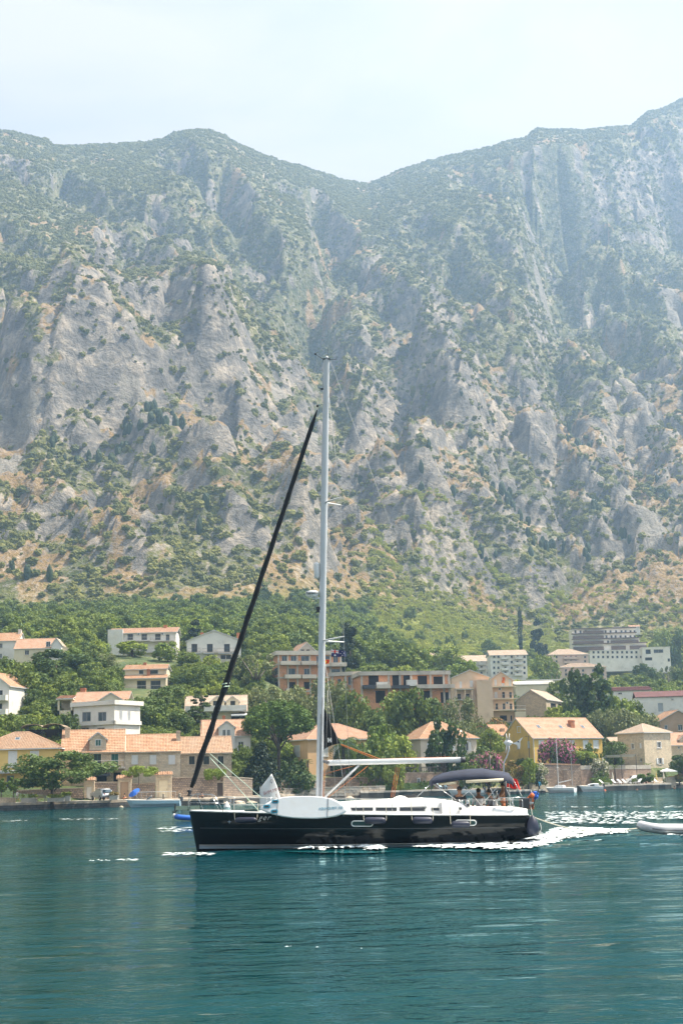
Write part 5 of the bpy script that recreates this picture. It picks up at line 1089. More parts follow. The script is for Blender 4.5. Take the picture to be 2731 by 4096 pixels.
T("open_tree", 'open', "tall open grey-leaved tree left of the bare brick block", 1022, 2598, 150, 318)
T("hill_tree", 'dark', "dark tree behind the left corner of the bare brick block", 1085, 2528, 100, 392)
T("hill_tree", 'dark', "dark tree behind the grey gabled house", 1160, 2534, 100, 396)
T("umbrella_pine", 'umbrella', "tall umbrella pine with bright green dome left of the mast", 1112, 2802, 262, 250)
T("dark_thuja", 'thuja', "wide dark conical shrub below the umbrella pine", 1042, 2960, 160, 237, "shrub")
T("dark_shrub", 'darkbush', "low dark shrub at the foot of the umbrella pine", 1180, 3052, 130, 243, "shrub")
T("wall_creeper", 'vine', "yellow-green creeper spilling over the garden wall by the dark jib", 858, 3078, 90, 221, "creeper", zb=3.5)
T("willowy_tree", 'olive', "pale willowy tree left of the umbrella pine's top", 1062, 2738, 150, 300)
T("willowy_tree", 'olive', "pale willowy tree right behind the umbrella pine", 1195, 2742, 150, 292)
T("willowy_tree", 'olive', "pale tree directly behind the lower mast", 1310, 2700, 130, 296)
T("willowy_tree", 'broad', "yellow-green tree below the angled brick wing", 1412, 2778, 140, 287)
T("garden_tree", 'dark', "small very dark tree below the left end of the brick shell", 1500, 2848, 85, 274)
T("garden_tree", 'broad', "blue-green tree before the middle of the brick shell", 1578, 2768, 130, 288)
T("garden_tree", 'broad', "tall tree before the lower windows of the brick shell", 1648, 2768, 90, 284)
T("garden_tree", 'dark', "rounded tree before the right end of the brick shell", 1712, 2800, 115, 286)
T("olive_tree", 'olive', "large grey olive below the blank peach gable", 1832, 2785, 135, 303)
T("olive_tree", 'olive', "small grey olive over the greige house roof", 1862, 2880, 85, 292)
T("magnolia_tree", 'gloss', "glossy dark magnolia in front of the greige hipped house", 1772, 2884, 140, 260)
T("garden_tree", 'bright', "bright feathery tree left of the greige hipped house", 1605, 2943, 128, 259)
T("young_cypress", 'bright', "slim bright green tree between the two hipped houses", 1530, 2902, 44, 264)
T("garden_shrub", 'bush', "rounded green shrub right of the date palm", 1490, 2968, 62, 256, "shrub")
T("tall_cypress", 'cypress', "tall broad dark cypress right of the bare brick block", 1397, 2480, 72, 388)
T("spreading_tree", 'broad', "wide spreading tree behind the brick shell, second from the cypress", 1535, 2568, 180, 408)
T("spreading_tree", 'broad', "spreading tree behind the right end of the brick shell", 1650, 2588, 140, 412)
T("spreading_tree", 'broad', "smaller tree just right of the tall cypress", 1458, 2606, 90, 404)
T("round_tree", 'broad', "round light green tree right of the pale four-storey flats", 2170, 2626, 110, 560)
T("great_tree", 'gloss', "great dark leafy tree rising behind the ochre house roof", 2352, 2668, 190, 346)
T("garden_tree", 'bright', "bright rounded tree above the ochre house's left roof", 2226, 2828, 100, 332)
T("garden_tree", 'bright', "small bright tree above the ochre house's middle roof", 2292, 2840, 66, 330)
T("olive_tree", 'olive', "olive behind the right end of the ochre roof", 2404, 2830, 125, 328)
T("olive_tree", 'olive', "broad olive left of the tower house", 2490, 2836, 130, 325)
T("olive_tree", 'olive', "olive left of the salmon gable house", 2578, 2850, 110, 330)
T("garden_tree", 'bright', "light tree before the left end of the red roof shed", 2472, 2788, 66, 352)
T("garden_tree", 'broad', "yellowish tree before the white shed", 2535, 2800, 75, 354)
T("garden_tree", 'broad', "tree in front of the beige warehouse's right end", 2232, 2728, 95, 404)
T("bougainvillea", 'bougain', "domed pink bougainvillea on the terrace before the ochre house", 2222, 2955, 90, 277, "shrub")
T("garden_tree", 'dark', "dark tree between the ochre house and the tower house", 2452, 2966, 84, 293)
T("garden_shrub", 'darkbush', "dark rounded shrub by the ochre house's last windows", 2343, 2984, 44, 284, "shrub")
T("rust_shrub", 'rust', "rust tinted shrub above the bimini's aft end", 2052, 3040, 95, 264, "shrub")
T("oleander", 'oleander_white', "white flowering oleander by the dark terrace wall", 2150, 3050, 76, 265, "shrub")
T("oleander", 'oleander_pink', "pink flowering oleander above the yacht's bimini", 1945, 3018, 110, 260, "shrub")
T("young_cypress", 'bright', "slim green cypress between rust shrub and white oleander", 2106, 3034, 30, 263)
T("quay_pine", 'ball', "small domed pine leaning on the lounger platform", 2580, 3092, 58, 279, zb=1.4)
T("edge_tree", 'pine', "ragged pine at the right picture edge", 2724, 3016, 70, 289)
T("field_cypress", 'cypress', "slim lone cypress on the bright green slope", 2075, 2418, 18, 800)
T("field_conifer", 'spruce', "loose conifer beside the lone cypress on the bright slope", 2142, 2432, 34, 795)
T("clipped_ball", 'ball', "clipped round bush on the quay pier by the yellow house door", 57, 3108, 40, 210, "shrub", zb=2.7)
T("clipped_ball", 'ball', "clipped round bush at the far left picture edge", 8, 3112, 40, 209.5, "shrub", zb=2.6)
T("slope_tree", 'broad', "dense tree behind the right end of the white annex", 2640, 2516, 110, 745)
T("slope_tree", 'dark', "dark tree at the right edge above the white annex", 2712, 2528, 90, 738)
T("slope_tree", 'dark', "dark tree below the white annex", 2572, 2656, 85, 600)
T("slope_tree", 'open', "thin open tree below the white annex near the right edge", 2668, 2656, 55, 580)
T("slope_tree", 'dark', "dark tree at the right edge above the white shed", 2716, 2682, 70, 520)
T("garden_shrub", 'bush', "climbing green shrub left of the cream villa's loggia", 180, 2816, 82, 267, "shrub")
T("garden_shrub", 'bush', "bright shrub mass above the yellow house roof", 42, 2858, 100, 252, "shrub")
T("garden_shrub", 'bush', "green shrub above the right end of the yellow house roof", 120, 2866, 85, 250, "shrub")
T("garden_shrub", 'darkbush', "dark shrub at the left foot of the white box house", 272, 2866, 58, 244, "shrub")
T("garden_tree", 'dark', "round dark tree left of the white dormer house", 702, 2852, 125, 263)
T("garden_shrub", 'bush', "light bush between the white dormer house and the dark conical shrub", 966, 2984, 80, 243, "shrub")
T("terrace_vine", 'vine', "vine canopy over the pergola before the long stone house", 556, 3068, 125, 217, "vine", zb=4.2)
T("terrace_vine", 'vine', "bright vine canopy over the terrace before the ochre house", 2320, 3008, 130, 277, "vine", zb=5.9)
T("garden_shrub", 'bush', "green shrub on the terrace between date palm and magnolia", 1560, 3030, 90, 254, "shrub")
T("garden_shrub", 'bush', "light shrub left of the greige house below the boom end", 1860, 3030, 60, 258, "shrub")
T("garden_tree", 'broad', "green tree left of the ochre annex", 1955, 2915, 110, 287)
T("garden_tree", 'dark', "dark shrub at the right end of the greige house", 1925, 2988, 60, 268, "shrub")
T("garden_shrub", 'rust', "dry blossoming shrub below the peach balcony house", 1985, 2870, 80, 330, "shrub")
T("terrace_shrub", 'oleander_white', "whitish flowering shrub under the terrace vine", 2395, 3030, 70, 278, "shrub")
T("quay_shrub", 'bush', "small clipped shrub by the lounger platform's parked car", 2535, 3112, 22, 279, "shrub", zb=1.1)
T("quay_shrub", 'rust', "yellowish shrub at the right end of the quay", 2712, 3092, 50, 288, "shrub", zb=1.1)
T("quay_shrub", 'darkbush', "dark shrub beside the white parasol", 2640, 3084, 38, 286, "shrub", zb=1.1)
T("wall_shrub", 'darkbush', "climber on the lower terrace wall behind the loungers", 2400, 3090, 60, 276.5, "shrub", zb=1.1)
T("slope_tree", 'broad', "leafy tree between the brick shell and the rear flats", 1795, 2592, 110, 470)
T("slope_tree", 'bright', "light tree left of the rear flats", 1720, 2590, 120, 480)
T("slope_tree", 'bright', "light bushy tree right below the rear flats", 1850, 2640, 110, 460)
# palms
def palm(name, label, px, pcrown, wpx, pbase, Y, date=True, zb=None):
    c = at(px, pcrown, Y); bz = at(px, pbase, Y).z if zb is None else zb; h = c.z - bz; R = wpx * Y / FPX / 2; e = empty(name, (c.x, Y, bz)); tag(e, label, "palm"); rnd = random.Random(int(px))
    m = MB(); tr = .32 if date else .13; m.tube([(0, 0, -1), (.05, 0, h * .4), (0, 0, h)], [tr * 1.1, tr * .9, tr], 9)
    for k in range(int(h / .3)): m.lathe([(tr * .98, 0), (tr * 1.12, .08), (tr * .98, .16)], 9, (0, 0, k * .3))
    m.build('trunk', 'bark', e, True)
    nf = 26 if date else 18
    for k in range(nf):
        a = 6.283 * k / nf + rnd.random() * .3; el = rad(rnd.uniform(-35, 75)); L_ = R * rnd.uniform(.85, 1.1); m = MB(); P = []
        n = 12 if date else 6; x = z = 0; ang = el
        for i in range(n + 1): P.append((x, z)); x += math.cos(ang) * L_ / n; z += math.sin(ang) * L_ / n; ang -= rad(115 / n) if date else rad(20 / n)
        rot = Matrix.Rotation(a, 4, 'Z'); m.tube([(p[0], 0, p[1]) for p in P], [.035] * n + [.01], 4)
        if date:
            for i in range(2, n + 1):
                for sdd in (-1, 1):
                    l = L_ * .24 * (1.1 - abs(i / n - .5)); bx_, bz_ = P[i]; w0 = .07
                    for j in (0, .5): xx = bx_ - j * L_ / n; m.poly([(xx - w0, 0, bz_), (xx + w0, 0, bz_), (xx + .25, sdd * l, bz_ - l * .55)])
        else:
            bx_, bz_ = P[-1]
            for j in range(9): b_ = rad(-80 + 20 * j); m.poly([(bx_, 0, bz_), (bx_ + .45 * math.cos(b_) + .04, .45 * math.sin(b_), bz_ - .06), (bx_ + .45 * math.cos(b_), .45 * math.sin(b_) + .07, bz_ - .08)])
        m.xf(Matrix.Translation((0, 0, h)) @ rot); m.build('frond', 'leaf_gloss' if date else 'leaf_mid', e)
palm("date_palm", "large date palm with drooping fronds right of the mast", 1372, 2985, 190, 3125, 251)
palm("fan_palm", "small fan palm leaning beside the loungers", 2456, 3068, 30, 3117, 277.5, False)
palm("fan_palm", "small fan palm at the left corner of the tower house", 2588, 3064, 30, 3110, 287, False)
palm("fan_palm", "tiny fan palm in front of the orange hipped house", 1231, 3048, 28, 3080, 252, False)

# ------------------------------------------------------------------ hillside ground and the wood that covers it
def build_hill():
    xs = np.arange(-420, 480, 2.5); s = np.concatenate([[0.3, 0.31], np.arange(1.5, 60, 1.5), np.arange(60, 470, 4)])
    X = np.repeat(xs[None, :], len(s), 0); Y = shoreY(X) + s[:, None]; Y = np.minimum(Y, 640.0)
    Z = ground(X, Y); Z[0] = -3.0; Z = Z - .35 * (1 - sstep(7.6, 8.6, Y - shoreY(X)))
    o = link("hillside", fastmesh("hillside", np.stack([X, Y, Z], -1).reshape(-1, 3), gridquads(len(s), len(xs)), "hillside", True)); tag(o, kind="structure")
build_hill()
BOX = []
def collect_boxes():
    for o in [o for o in col.objects if o.type == 'EMPTY' and o.get('category') in ('house', 'building', 'barn', 'warehouse', 'shed', 'hut')]:
        xs = []; ys = []
        for c in o.children:
            if c.type == 'MESH' and c.name.split('.')[0] in ('wall', 'roof', 'storey', 'balcony'):
                M = Matrix.Translation(o.location) @ Matrix.Rotation(o.rotation_euler.z, 4, 'Z')
                for v in c.bound_box:
                    q = M @ Vector(v); q.z = max(q.z, o.location.z); p = proj(q); xs.append(p[0]); ys.append(p[1])
        fx = [c for c in o.children if c.name.startswith('wall')][0]; W = max(v[0] for v in fx.bound_box); D = max(v[1] for v in fx.bound_box)
        BOX.append((min(xs), max(xs), min(ys), max(ys), o.location.y, o.location.x, o.location.y, o.rotation_euler.z, W, D))
collect_boxes(); BOX.append((1362, 1434, 2480, 2690, 388, -900, -900, 0, 1, 1)); BOX.append((2060, 2165, 2420, 2500, 800, -900, -900, 0, 1, 1))
def wood(name, n, y0, y1, source, sc0, sc1, seed, hgt, rad_, pmin=-250, pmax=2990, sel=None, step=0.0, slack=8):
    r = NR(seed); pts = []; scl = []; tries = 0; cell = {}
    while len(pts) < n and tries < n * 30:
        tries += 1; Y = math.sqrt(y0 * y0 + (y1 * y1 - y0 * y0) * r.rand()); px = pmin + (pmax - pmin) * r.rand(); d = ray(px, horizon(px)); x = d.x / d.y * Y
        if Y - float(shoreY(x)) < 16: continue
        if Y > float(Y0f(x / Y)) - 12 and name == 'hill_wood': continue
        if sel and not sel(px, Y, x): continue
        s = sc0 + (sc1 - sc0) * r.rand() ** 1.4; key = (int(x / max(step, .1)), int(Y / max(step, .1)))
        if step and key in cell: continue
        z = float(ground(x, Y)) if Y < 638 else float(mtn_z(x, Y)); t = proj((x, Y, z + hgt * s)); w2 = rad_ * s * FPX / Y; ok = True
        for (a0, a1, b0, b1, bY, ox, oy, rz, W, D) in BOX:
            if Y < bY + 1 and a0 - w2 < px < a1 + w2 and t[1] < b1 - slack: ok = False; break
            dx, dy = x - ox, Y - oy; lx = dx * math.cos(rz) + dy * math.sin(rz); ly = -dx * math.sin(rz) + dy * math.cos(rz); q = rad_ * s * .8
            if -q < lx < W + q and -q < ly < D + q: ok = False; break
        if not ok: continue
        cell[key] = 1; pts.append((x, Y, z)); scl.append(s)
    return scatter(name, np.array(pts), np.array(scl), "forest_leaf", source=source, tilt=.05) if source else (np.array(pts), np.array(scl))
def proto(kind, i=0): return [o for o in col.objects if o.name.startswith('crown') and o.data == ARCH[kind][i][2]][0]
T('field_bush', 'fieldbush', 'yellow-green bush at the left end of the bright field above the flats', 1800, 2575, 40, 640, 'shrub')
FB = proto('fieldbush')
isfield = lambda px, Y, x: px > 1500 and Y > 530 and Y < 930
wood("hill_wood", 1000, 380, 800, proto('broad'), .55, 1.05, 21, 8, 4, sel=lambda p, Y, x: not isfield(p, Y, x) or NR(int(p * 7) & 0xffff).rand() < .12, step=4.2)
wood("hill_wood", 450, 380, 780, proto('dark'), .5, 1.0, 22, 8, 4, sel=lambda p, Y, x: not isfield(p, Y, x), step=5.0)
wood("hill_wood", 1400, 380, 780, proto('bright'), .5, 1.15, 29, 6, 3, sel=lambda p, Y, x: not isfield(p, Y, x), step=4.0)
wood("garden_wood", 420, 262, 400, proto('broad'), .35, .7, 23, 8, 4, step=4.0)
wood("garden_wood", 300, 255, 400, proto('bright'), .4, .75, 24, 6, 3, step=3.5)
wood("garden_wood", 260, 262, 400, proto('dark'), .35, .65, 28, 8, 4, step=3.8)
wood("green_field", 6500, 530, 935, FB, .28, .7, 25, 4.5, 2.7, pmin=1500, sel=lambda p, Y, x: isfield(p, Y, x), step=2.2)
wood("garden_shrubs", 5200, 228, 400, proto('bush', 1), .4, .95, 31, 3, 1.7, step=1.5, slack=12)
wood("undergrowth", 4200, 225, 640, proto('bush'), .35, .85, 26, 3, 1.7, step=1.4, slack=13)

# ------------------------------------------------------------------ quay, walls, jetties
plain("dark_stone", (0.15, 0.13, 0.11), 0.9, 0.3, 2.0, bmp=.4); plain("pale_stone", (0.50, 0.45, 0.38), 0.9, 0.25, 2.0, bmp=.4); plain("sandstone", (0.46, 0.38, 0.29), 0.9, 0.3, 1.6, bmp=.5); plain("weedy_rock", (0.055, 0.053, 0.045), 0.8, 0.4, 1.5, bmp=.6)
brickmat("terrace_brick", (0.44, 0.31, 0.23), (0.33, 0.235, 0.18), (0.24, 0.19, 0.15), 0.42, 0.24, 0.02, stain=(0.27, 0.22, 0.18))
def build_quay():
    xs = np.linspace(-75, 110, 160); ys = shoreY(xs); m = MB(); rows = []
    prof = [(-.12, -2.5), (-.02, .72), (0, .74), (.0, 1.04), (.02, 1.06), (.55, 1.06), (.57, 1.03), (8.8, 1.08)]
    for off, z in prof: rows.append([(x, y + off, z + (.015 * math.sin(x * 1.7) if off > .1 else 0)) for x, y in zip(xs, ys)])
    m.grid(rows[0:2]); m.grid(rows[1:6], 1); m.grid(rows[5:8], 2); o = m.build("quay", ["quay_stone", "sandstone", "paving"]); tag(o, kind="structure")
build_quay()
def wallp(name, label, px0, px1, pt0, pt1, Y0, Y1, mat, zb=.9, t=.45, cop='sandstone', cat="wall", group=None, copt=.12):
    """a free-standing wall between two photo columns; its foot stands at height zb"""
    A = at(px0, pt0, Y0); B = at(px1, pt1, Y1); e = empty(name, (A.x, A.y, zb)); tag(e, label, cat, group); d = Vector((B.x - A.x, B.y - A.y, 0)); L_ = d.length; e.rotation_euler = (0, 0, math.atan2(d.y, d.x)); h0, h1 = A.z - zb, B.z - zb
    m = MB(); m.prism([(0, 0, -.8), (L_, 0, -.8), (L_, 0, h1 - copt), (0, 0, h0 - copt)], (0, t, 0)); m.build('masonry', mat, e)
    m = MB(); m.prism([(-.04, -.06, h0 - copt + .002), (L_ + .04, -.06, h1 - copt + .002), (L_ + .04, -.06, h1), (-.04, -.06, h0)], (0, t + .12, 0)); m.build('coping', cop, e)
    return e, L_, h0, h1
wallp("rubble_wall", "low rubble garden wall behind the quay pine", 64, 334, 3160, 3150, 212.5, 214.6, 'rubble')
wallp("block_wall", "low squared block wall at the left end of the quay", -40, 63, 3190, 3190, 205.5, 206, 'stone_wall')
wallp("rubble_wall", "rubble garden wall right behind the parked white car", 379, 470, 3128, 3127, 215.2, 216.3, 'rubble')
wallp("rubble_wall", "rubble garden wall under the vine pergola", 526, 622, 3132, 3130, 217, 218.2, 'rubble')
wallp("rubble_wall", "long brown rubble wall behind the furled jib's foot", 687, 868, 3108, 3106, 219, 220.6, 'rubble')
wallp("rubble_wall", "rubble wall right of the dark garden door", 893, 1010, 3104, 3112, 221, 229, 'rubble')
wallp("terrace_wall", "brown terrace wall below the umbrella pine", 985, 1300, 3122, 3122, 236, 246, 'rubble', zb=2.0)
wallp("garden_wall", "rubble wall with planting above it right of the mast", 1300, 1592, 3110, 3106, 251.5, 255.5, 'rubble', zb=1.0)
e, L_, h0, h1 = wallp("balustrade_wall", "pinkish wall topped with a dark stone balustrade below the greige house", 1592, 1862, 3090, 3086, 256, 262, 'terrace_brick', zb=1.0)
n_ = 34
for k in range(n_ + 1):
    m = MB(); x = L_ * k / n_; z = h0 + (h1 - h0) * k / n_
    if k % 8 == 0: m.box(x - .16, .05, z, x + .16, .37, z + .95)
    else: m.lathe([(.06, 0), (.10, .25), (.05, .5), (.09, .65), (.06, .8)], 6, (x, .2, z))
    m.build('baluster', 'dark_stone', e)
m = MB(); m.prism([(-.1, .0, h0 + .8), (L_ + .1, .0, h1 + .8), (L_ + .1, .0, h1 + .95), (-.1, .0, h0 + .95)], (0, .42, 0)); m.build('handrail', 'dark_stone', e)
m = MB(); a = e.matrix_basis.inverted() @ at(1695, 3125, 256); m.box(a.x - .3, -.05, a.z - .6, a.x + .3, .02, a.z + .6); m.box(a.x - .2, -.07, a.z - .5, a.x - .03, -.04, a.z + .5, 1); m.box(a.x + .03, -.07, a.z - .5, a.x + .2, -.04, a.z + .5, 1); m.build('wall_window', ['white_paint', 'glass_dark'], e)
wallp("dark_terrace_wall", "dark terrace wall with orange tile coping below the bougainvillea", 2150, 2318, 3052, 3056, 271, 274.5, 'rubble', cop='tile_orange', copt=.25)
wallp("brick_terrace_wall", "long brick terrace wall with pale parapet behind the loungers", 2319, 2600, 3062, 3060, 276, 285.4, 'terrace_brick', cop='pale_stone', copt=.75)
wallp("low_block_wall", "low pale block wall on the quay by the white oleander", 2088, 2192, 3127, 3126, 266, 268.6, 'stone_pale')
wallp("pier_wall", "low stone wall at the right end of the lounger platform", 2612, 2700, 3110, 3108, 283.4, 287, 'stone_wall')
for x, lab in ((2175, "left brick gate pillar in front of the dark terrace wall"), (2257, "right brick gate pillar in front of the dark terrace wall")):
    A = at(x, 3078, 270.6 + (x - 2175) / 82 * 1.8); e = empty("gate_pillar", (A.x, A.y, 1.05)); tag(e, lab, "pillar", "gate pillars"); h = A.z - 1.05
    MB().box(-.3, -.3, -.4, .3, .3, h - .15).build('shaft', 'terrace_brick', e); MB().box(-.38, -.38, h - .148, .38, .38, h).build('cap', 'sandstone', e)
# the quay's block wall: each stone its own piece
def blockwall(name, label, px0, px1, pt0, pt1, Y0, Y1, zb, rows, blk, parts=True):
    A = at(px0, pt0, Y0); B = at(px1, pt1, Y1); d = Vector((B.x - A.x, B.y - A.y, 0)); L_ = d.length; e = empty(name, (A.x, A.y, zb), math.atan2(d.y, d.x)); tag(e, label, "wall"); rnd = random.Random(5)
    H = (A.z + B.z) / 2 - zb; MB().box(0, .06, -.6, L_, .5, H - .02).build('core', 'rubble', e)
    ms = []
    for k in range(5):
        m = MB(); j = lambda q: q + rnd.uniform(-.03, .03); v = []
        for z in (0, 1):
            for (x, y) in ((0, 0), (1, 0), (1, 1), (0, 1)): v.append((j(x * .97), y if y else j(.08), j(z * .95)))
        m.add(v, [(3, 2, 1, 0), (4, 5, 6, 7), (0, 1, 5, 4), (1, 2, 6, 5), (2, 3, 7, 6), (3, 0, 4, 7)]); ms.append(m.mesh('stone', ['pale_stone', 'sandstone', 'stone_block_grey', 'sandstone', 'pale_stone'][k]))
    n = 0; rh = H / rows
    for r_ in range(rows):
        x = 0
        while x < L_ - .1:
            w_ = min(blk * rnd.uniform(.7, 1.45), L_ - x); o = link('stone', ms[rnd.randrange(5)], e); o.location = (x, -.06 + rnd.uniform(-.02, .02), r_ * rh); o.scale = (w_ - .025, .3, rh - .02); x += w_; n += 1
    m = MB(); m.box(-.02, -.1, H + .002, L_ + .02, .5, H + .1); m.build('coping', 'pale_stone', e)
    return n
plain("stone_block_grey", (0.34, 0.31, 0.27), 0.9, 0.25, 2.0, bmp=.4)
blockwall("block_quay_wall", "pale squared block quay wall running behind the mast and the small white sail", 882, 1540, 3161, 3146, 233.5, 249.6, .5, 3, .85)
# jetties and rocks
def slab(name, label, pts, z, th, mat, side, cat="jetty"):
    """a low stone platform: outline in photo points taken on its top at height z"""
    W = [onz(p[0], p[1], z) for p in pts]; c = sum(W, Vector()) / len(W); e = empty(name, (c.x, c.y, 0)); tag(e, label, cat)
    top = [(p.x - c.x, p.y - c.y, z) for p in W]; m = MB(); m.prism([(x, y, z - .22) for x, y, z in top], (0, 0, .22)); m.build('paving', mat, e)
    m = MB(); m.prism([(x * .995, y * .995, -th) for x, y, _ in top], (0, 0, z - .222 + th)); m.build('footing', side, e); return e
def yz(px, Y, z):   # photo row of a point at distance Y and height z
    d = ray(px, 3000); return proj((d.x / d.y * Y, Y, z))[1]
def plat(name, label, pa, Ya, pb, Yb, dep, z, th, mat, side, cat="jetty"):
    A = at(pa, 3100, Ya); B = at(pb, 3100, Yb); c = (A + B) / 2; e = empty(name, (c.x, c.y, 0)); tag(e, label, cat); m = MB(); n = 14; rnd = random.Random(int(pa)); top = []
    for k in range(n + 1): p = A.lerp(B, k / n); top.append((p.x - c.x, p.y - c.y + rnd.uniform(-.25, .25), z + rnd.uniform(-.03, .03)))
    back = [(x, y + dep, z) for x, y, _ in top]
    m.grid([[(x, y, z - .28) for x, y, z in top], top, back]); m.build('paving', mat, e)
    m = MB(); m.grid([[(x - .02, y + rnd.uniform(.0, .3), -th) for x, y, z in top], [(x, y + .04, z - .27) for x, y, z in top], [(x, y - .02, z - .27) for x, y, z in back], [(x, y, -th) for x, y, z in back]]); m.poly([(top[0][0], top[0][1], -th), (back[0][0], back[0][1], -th), (back[0][0], back[0][1], z - .02), (top[0][0], top[0][1], z - .02)]); m.poly([(top[-1][0], top[-1][1], -th), (back[-1][0], back[-1][1], -th), (back[-1][0], back[-1][1], z - .02), (top[-1][0], top[-1][1], z - .02)])
    m.build('footing', side, e); return e
plat("stone_jetty", "low sandy stone jetty behind the yacht's bow rail", 640, 207, 892, 211, 9, .95, 1.5, 'sandstone', 'weedy_rock')
plat("lounger_platform", "pale stone bathing platform lined with white loungers at right", 2320, 267, 2680, 280, 10, 1.1, 1.5, 'pale_stone', 'weedy_rock')
plat("curved_jetty", "curved pale edged quay spur in front of the clipped hedge", 1440, 246, 1860, 256, 7, 1.15, 1.5, 'pale_stone', 'weedy_rock')
plat("small_jetty", "small flat jetty right of the yacht's ensign", 2030, 256, 2178, 258.5, 3, .7, 1.2, 'pale_stone', 'weedy_rock')
def rock(name, label, px, Y, r, seed, mat='sandstone', z=0.05):
    p = at(px, 3190, Y); bm = bmesh.new(); bmesh.ops.create_icosphere(bm, subdivisions=3, radius=1.0); rn = NR(seed); ph = rn.rand(6) * 6
    for v in bm.verts: k = 1 + .22 * math.sin(v.co.x * 3 + ph[0]) + .18 * math.sin(v.co.y * 4 + ph[1]) + .12 * math.sin(v.co.z * 6 + ph[2]); v.co = Vector((v.co.x * r * k * 1.5, v.co.y * r * k, v.co.z * r * k * .55))
    me = bpy.data.meshes.new(name); bm.to_mesh(me); bm.free(); me.materials.append(MATS[mat]); setuv(me); o = link(name, me); o.location = (p.x, Y, z); tag(o, label, "rock", "rocks along the waterline")
rock("shore_rock", "low brown rock on the waterline right of the jetty", 905, 213, .55, 1); rock("shore_rock", "pale rock pile beside the white buoy", 960, 216, .6, 2); rock("shore_rock", "flat rock under the block quay wall", 1010, 222, .5, 3); rock("shore_rock", "rock just left of the mast's foot behind the board", 1210, 236, .5, 4); rock("shore_rock", "long flat rock at the block wall right of the mast", 1395, 246, .7, 5)
# gates with tiled caps
def gate(label, px0, px1, ptop, Y, door, dmat, py_d0, wallmat='stone_pale'):
    A = at(px0, 3190, Y); B = at(px1, 3190, Y); W = B.x - A.x; e = empty("tiled_gate", (A.x, Y, 1.05)); tag(e, label, "gate", "tiled garden gates"); H = at(px0, ptop, Y).z - 1.05
    l0 = (at(door[0], 3190, Y).x - A.x); l1 = (at(door[1], 3190, Y).x - A.x); dh = at(door[0], py_d0, Y).z - 1.05
    m = MB(); m.box(0, 0, -.3, l0, .5, H - .45); m.box(l1, 0, -.3, W, .5, H - .45); m.box(l0, 0, dh, l1, .5, H - .45); m.build('pier', wallmat, e)
    d = MB().box(l0 + .02, .15, 0, l1 - .02, .22, dh - .01).box(l0 + .12, .12, .2, l1 - .12, .15, dh * .45).box(l0 + .12, .12, dh * .52, l1 - .12, .15, dh - .15).build('door', dmat, e); MB().box(l1 - .2, .06, dh * .46, l1 - .12, .12, dh * .5).build('handle', 'iron', d)
    m = MB(); b_ = Bld.__new__(Bld); Bld.slope(b_, m, (-.2, -.35, H - .44), (W + .2, -.35, H - .44), (W + .2, .25, H), (-.2, .25, H), 3); Bld.slope(b_, m, (W + .2, .85, H - .44), (-.2, .85, H - .44), (-.2, .25, H), (W + .2, .25, H), 3); r = m.build('roof', ['tile_orange', 'sandstone'], e)
    nt_ = max(4, int(W / .3))
    for k in range(nt_): x = -.1 + (W + .2) * (k + .5) / nt_; MB().tube([(x, -.38, H - .40), (x, .24, H + .06)], .085, 6).build('tile', 'tile_orange', r)
gate("tile-capped garden gate with white door left of the parked car", 336, 378, 3110, 214.8, (346, 368), 'white_paint', 3146)
gate("tile-capped stone gateway just right of the parked car", 472, 525, 3102, 216.4, (482, 515), 'brown_render', 3128)
gate("tile-capped gateway with pale slatted doors beside the railing", 624, 686, 3088, 218.2, (634, 673), 'cream_render', 3120)
A = at(870, 3163, 220.8); e = empty("garden_door", (A.x, A.y, 1.05)); tag(e, "dark plank door in the rubble wall behind the jib's foot", "door"); MB().box(0, -.05, 0, .85, .05, 2.1).build('leaf', 'dark_wood', e); MB().box(-.15, -.08, 0, -.002, .06, 2.25).box(.852, -.08, 0, 1.0, .06, 2.25).box(-.002, -.08, 2.102, .852, .06, 2.25).build('frame', 'sandstone', e)
# hedge
def hedge(label, px0, px1, pt, Y0, Y1, zb, dep=1.2):
    A = at(px0, pt, Y0); B = at(px1, pt, Y1); d = B - A; L_ = math.hypot(d.x, d.y); e = empty("clipped_hedge", (A.x, A.y, zb), math.atan2(d.y, d.x)); tag(e, label, "hedge"); h = (A.z + B.z) / 2 - zb; r = NR(int(px0)); n = int(L_ * h * 1.2 + L_ * 2) * 2
    C = np.stack([r.rand(n) * L_, r.rand(n) * dep, .15 + r.rand(n) * (h - .2)], 1); V, Q = leaves(C, np.full(n, .28), 26, .13, int(px0)); link('foliage', fastmesh('foliage', V, Q, 'leaf_pine'), e)
    MB().box(.15, .15, -.2, L_ - .15, dep - .15, h - .2).build('stems', 'leaf_dark', e)
hedge("long clipped hedge on the quay behind the boom's end", 1536, 1735, 3128, 252.5, 258, 1.05); hedge("short clipped hedge behind the upright white chair", 2378, 2450, 3114, 273, 275, 1.05)

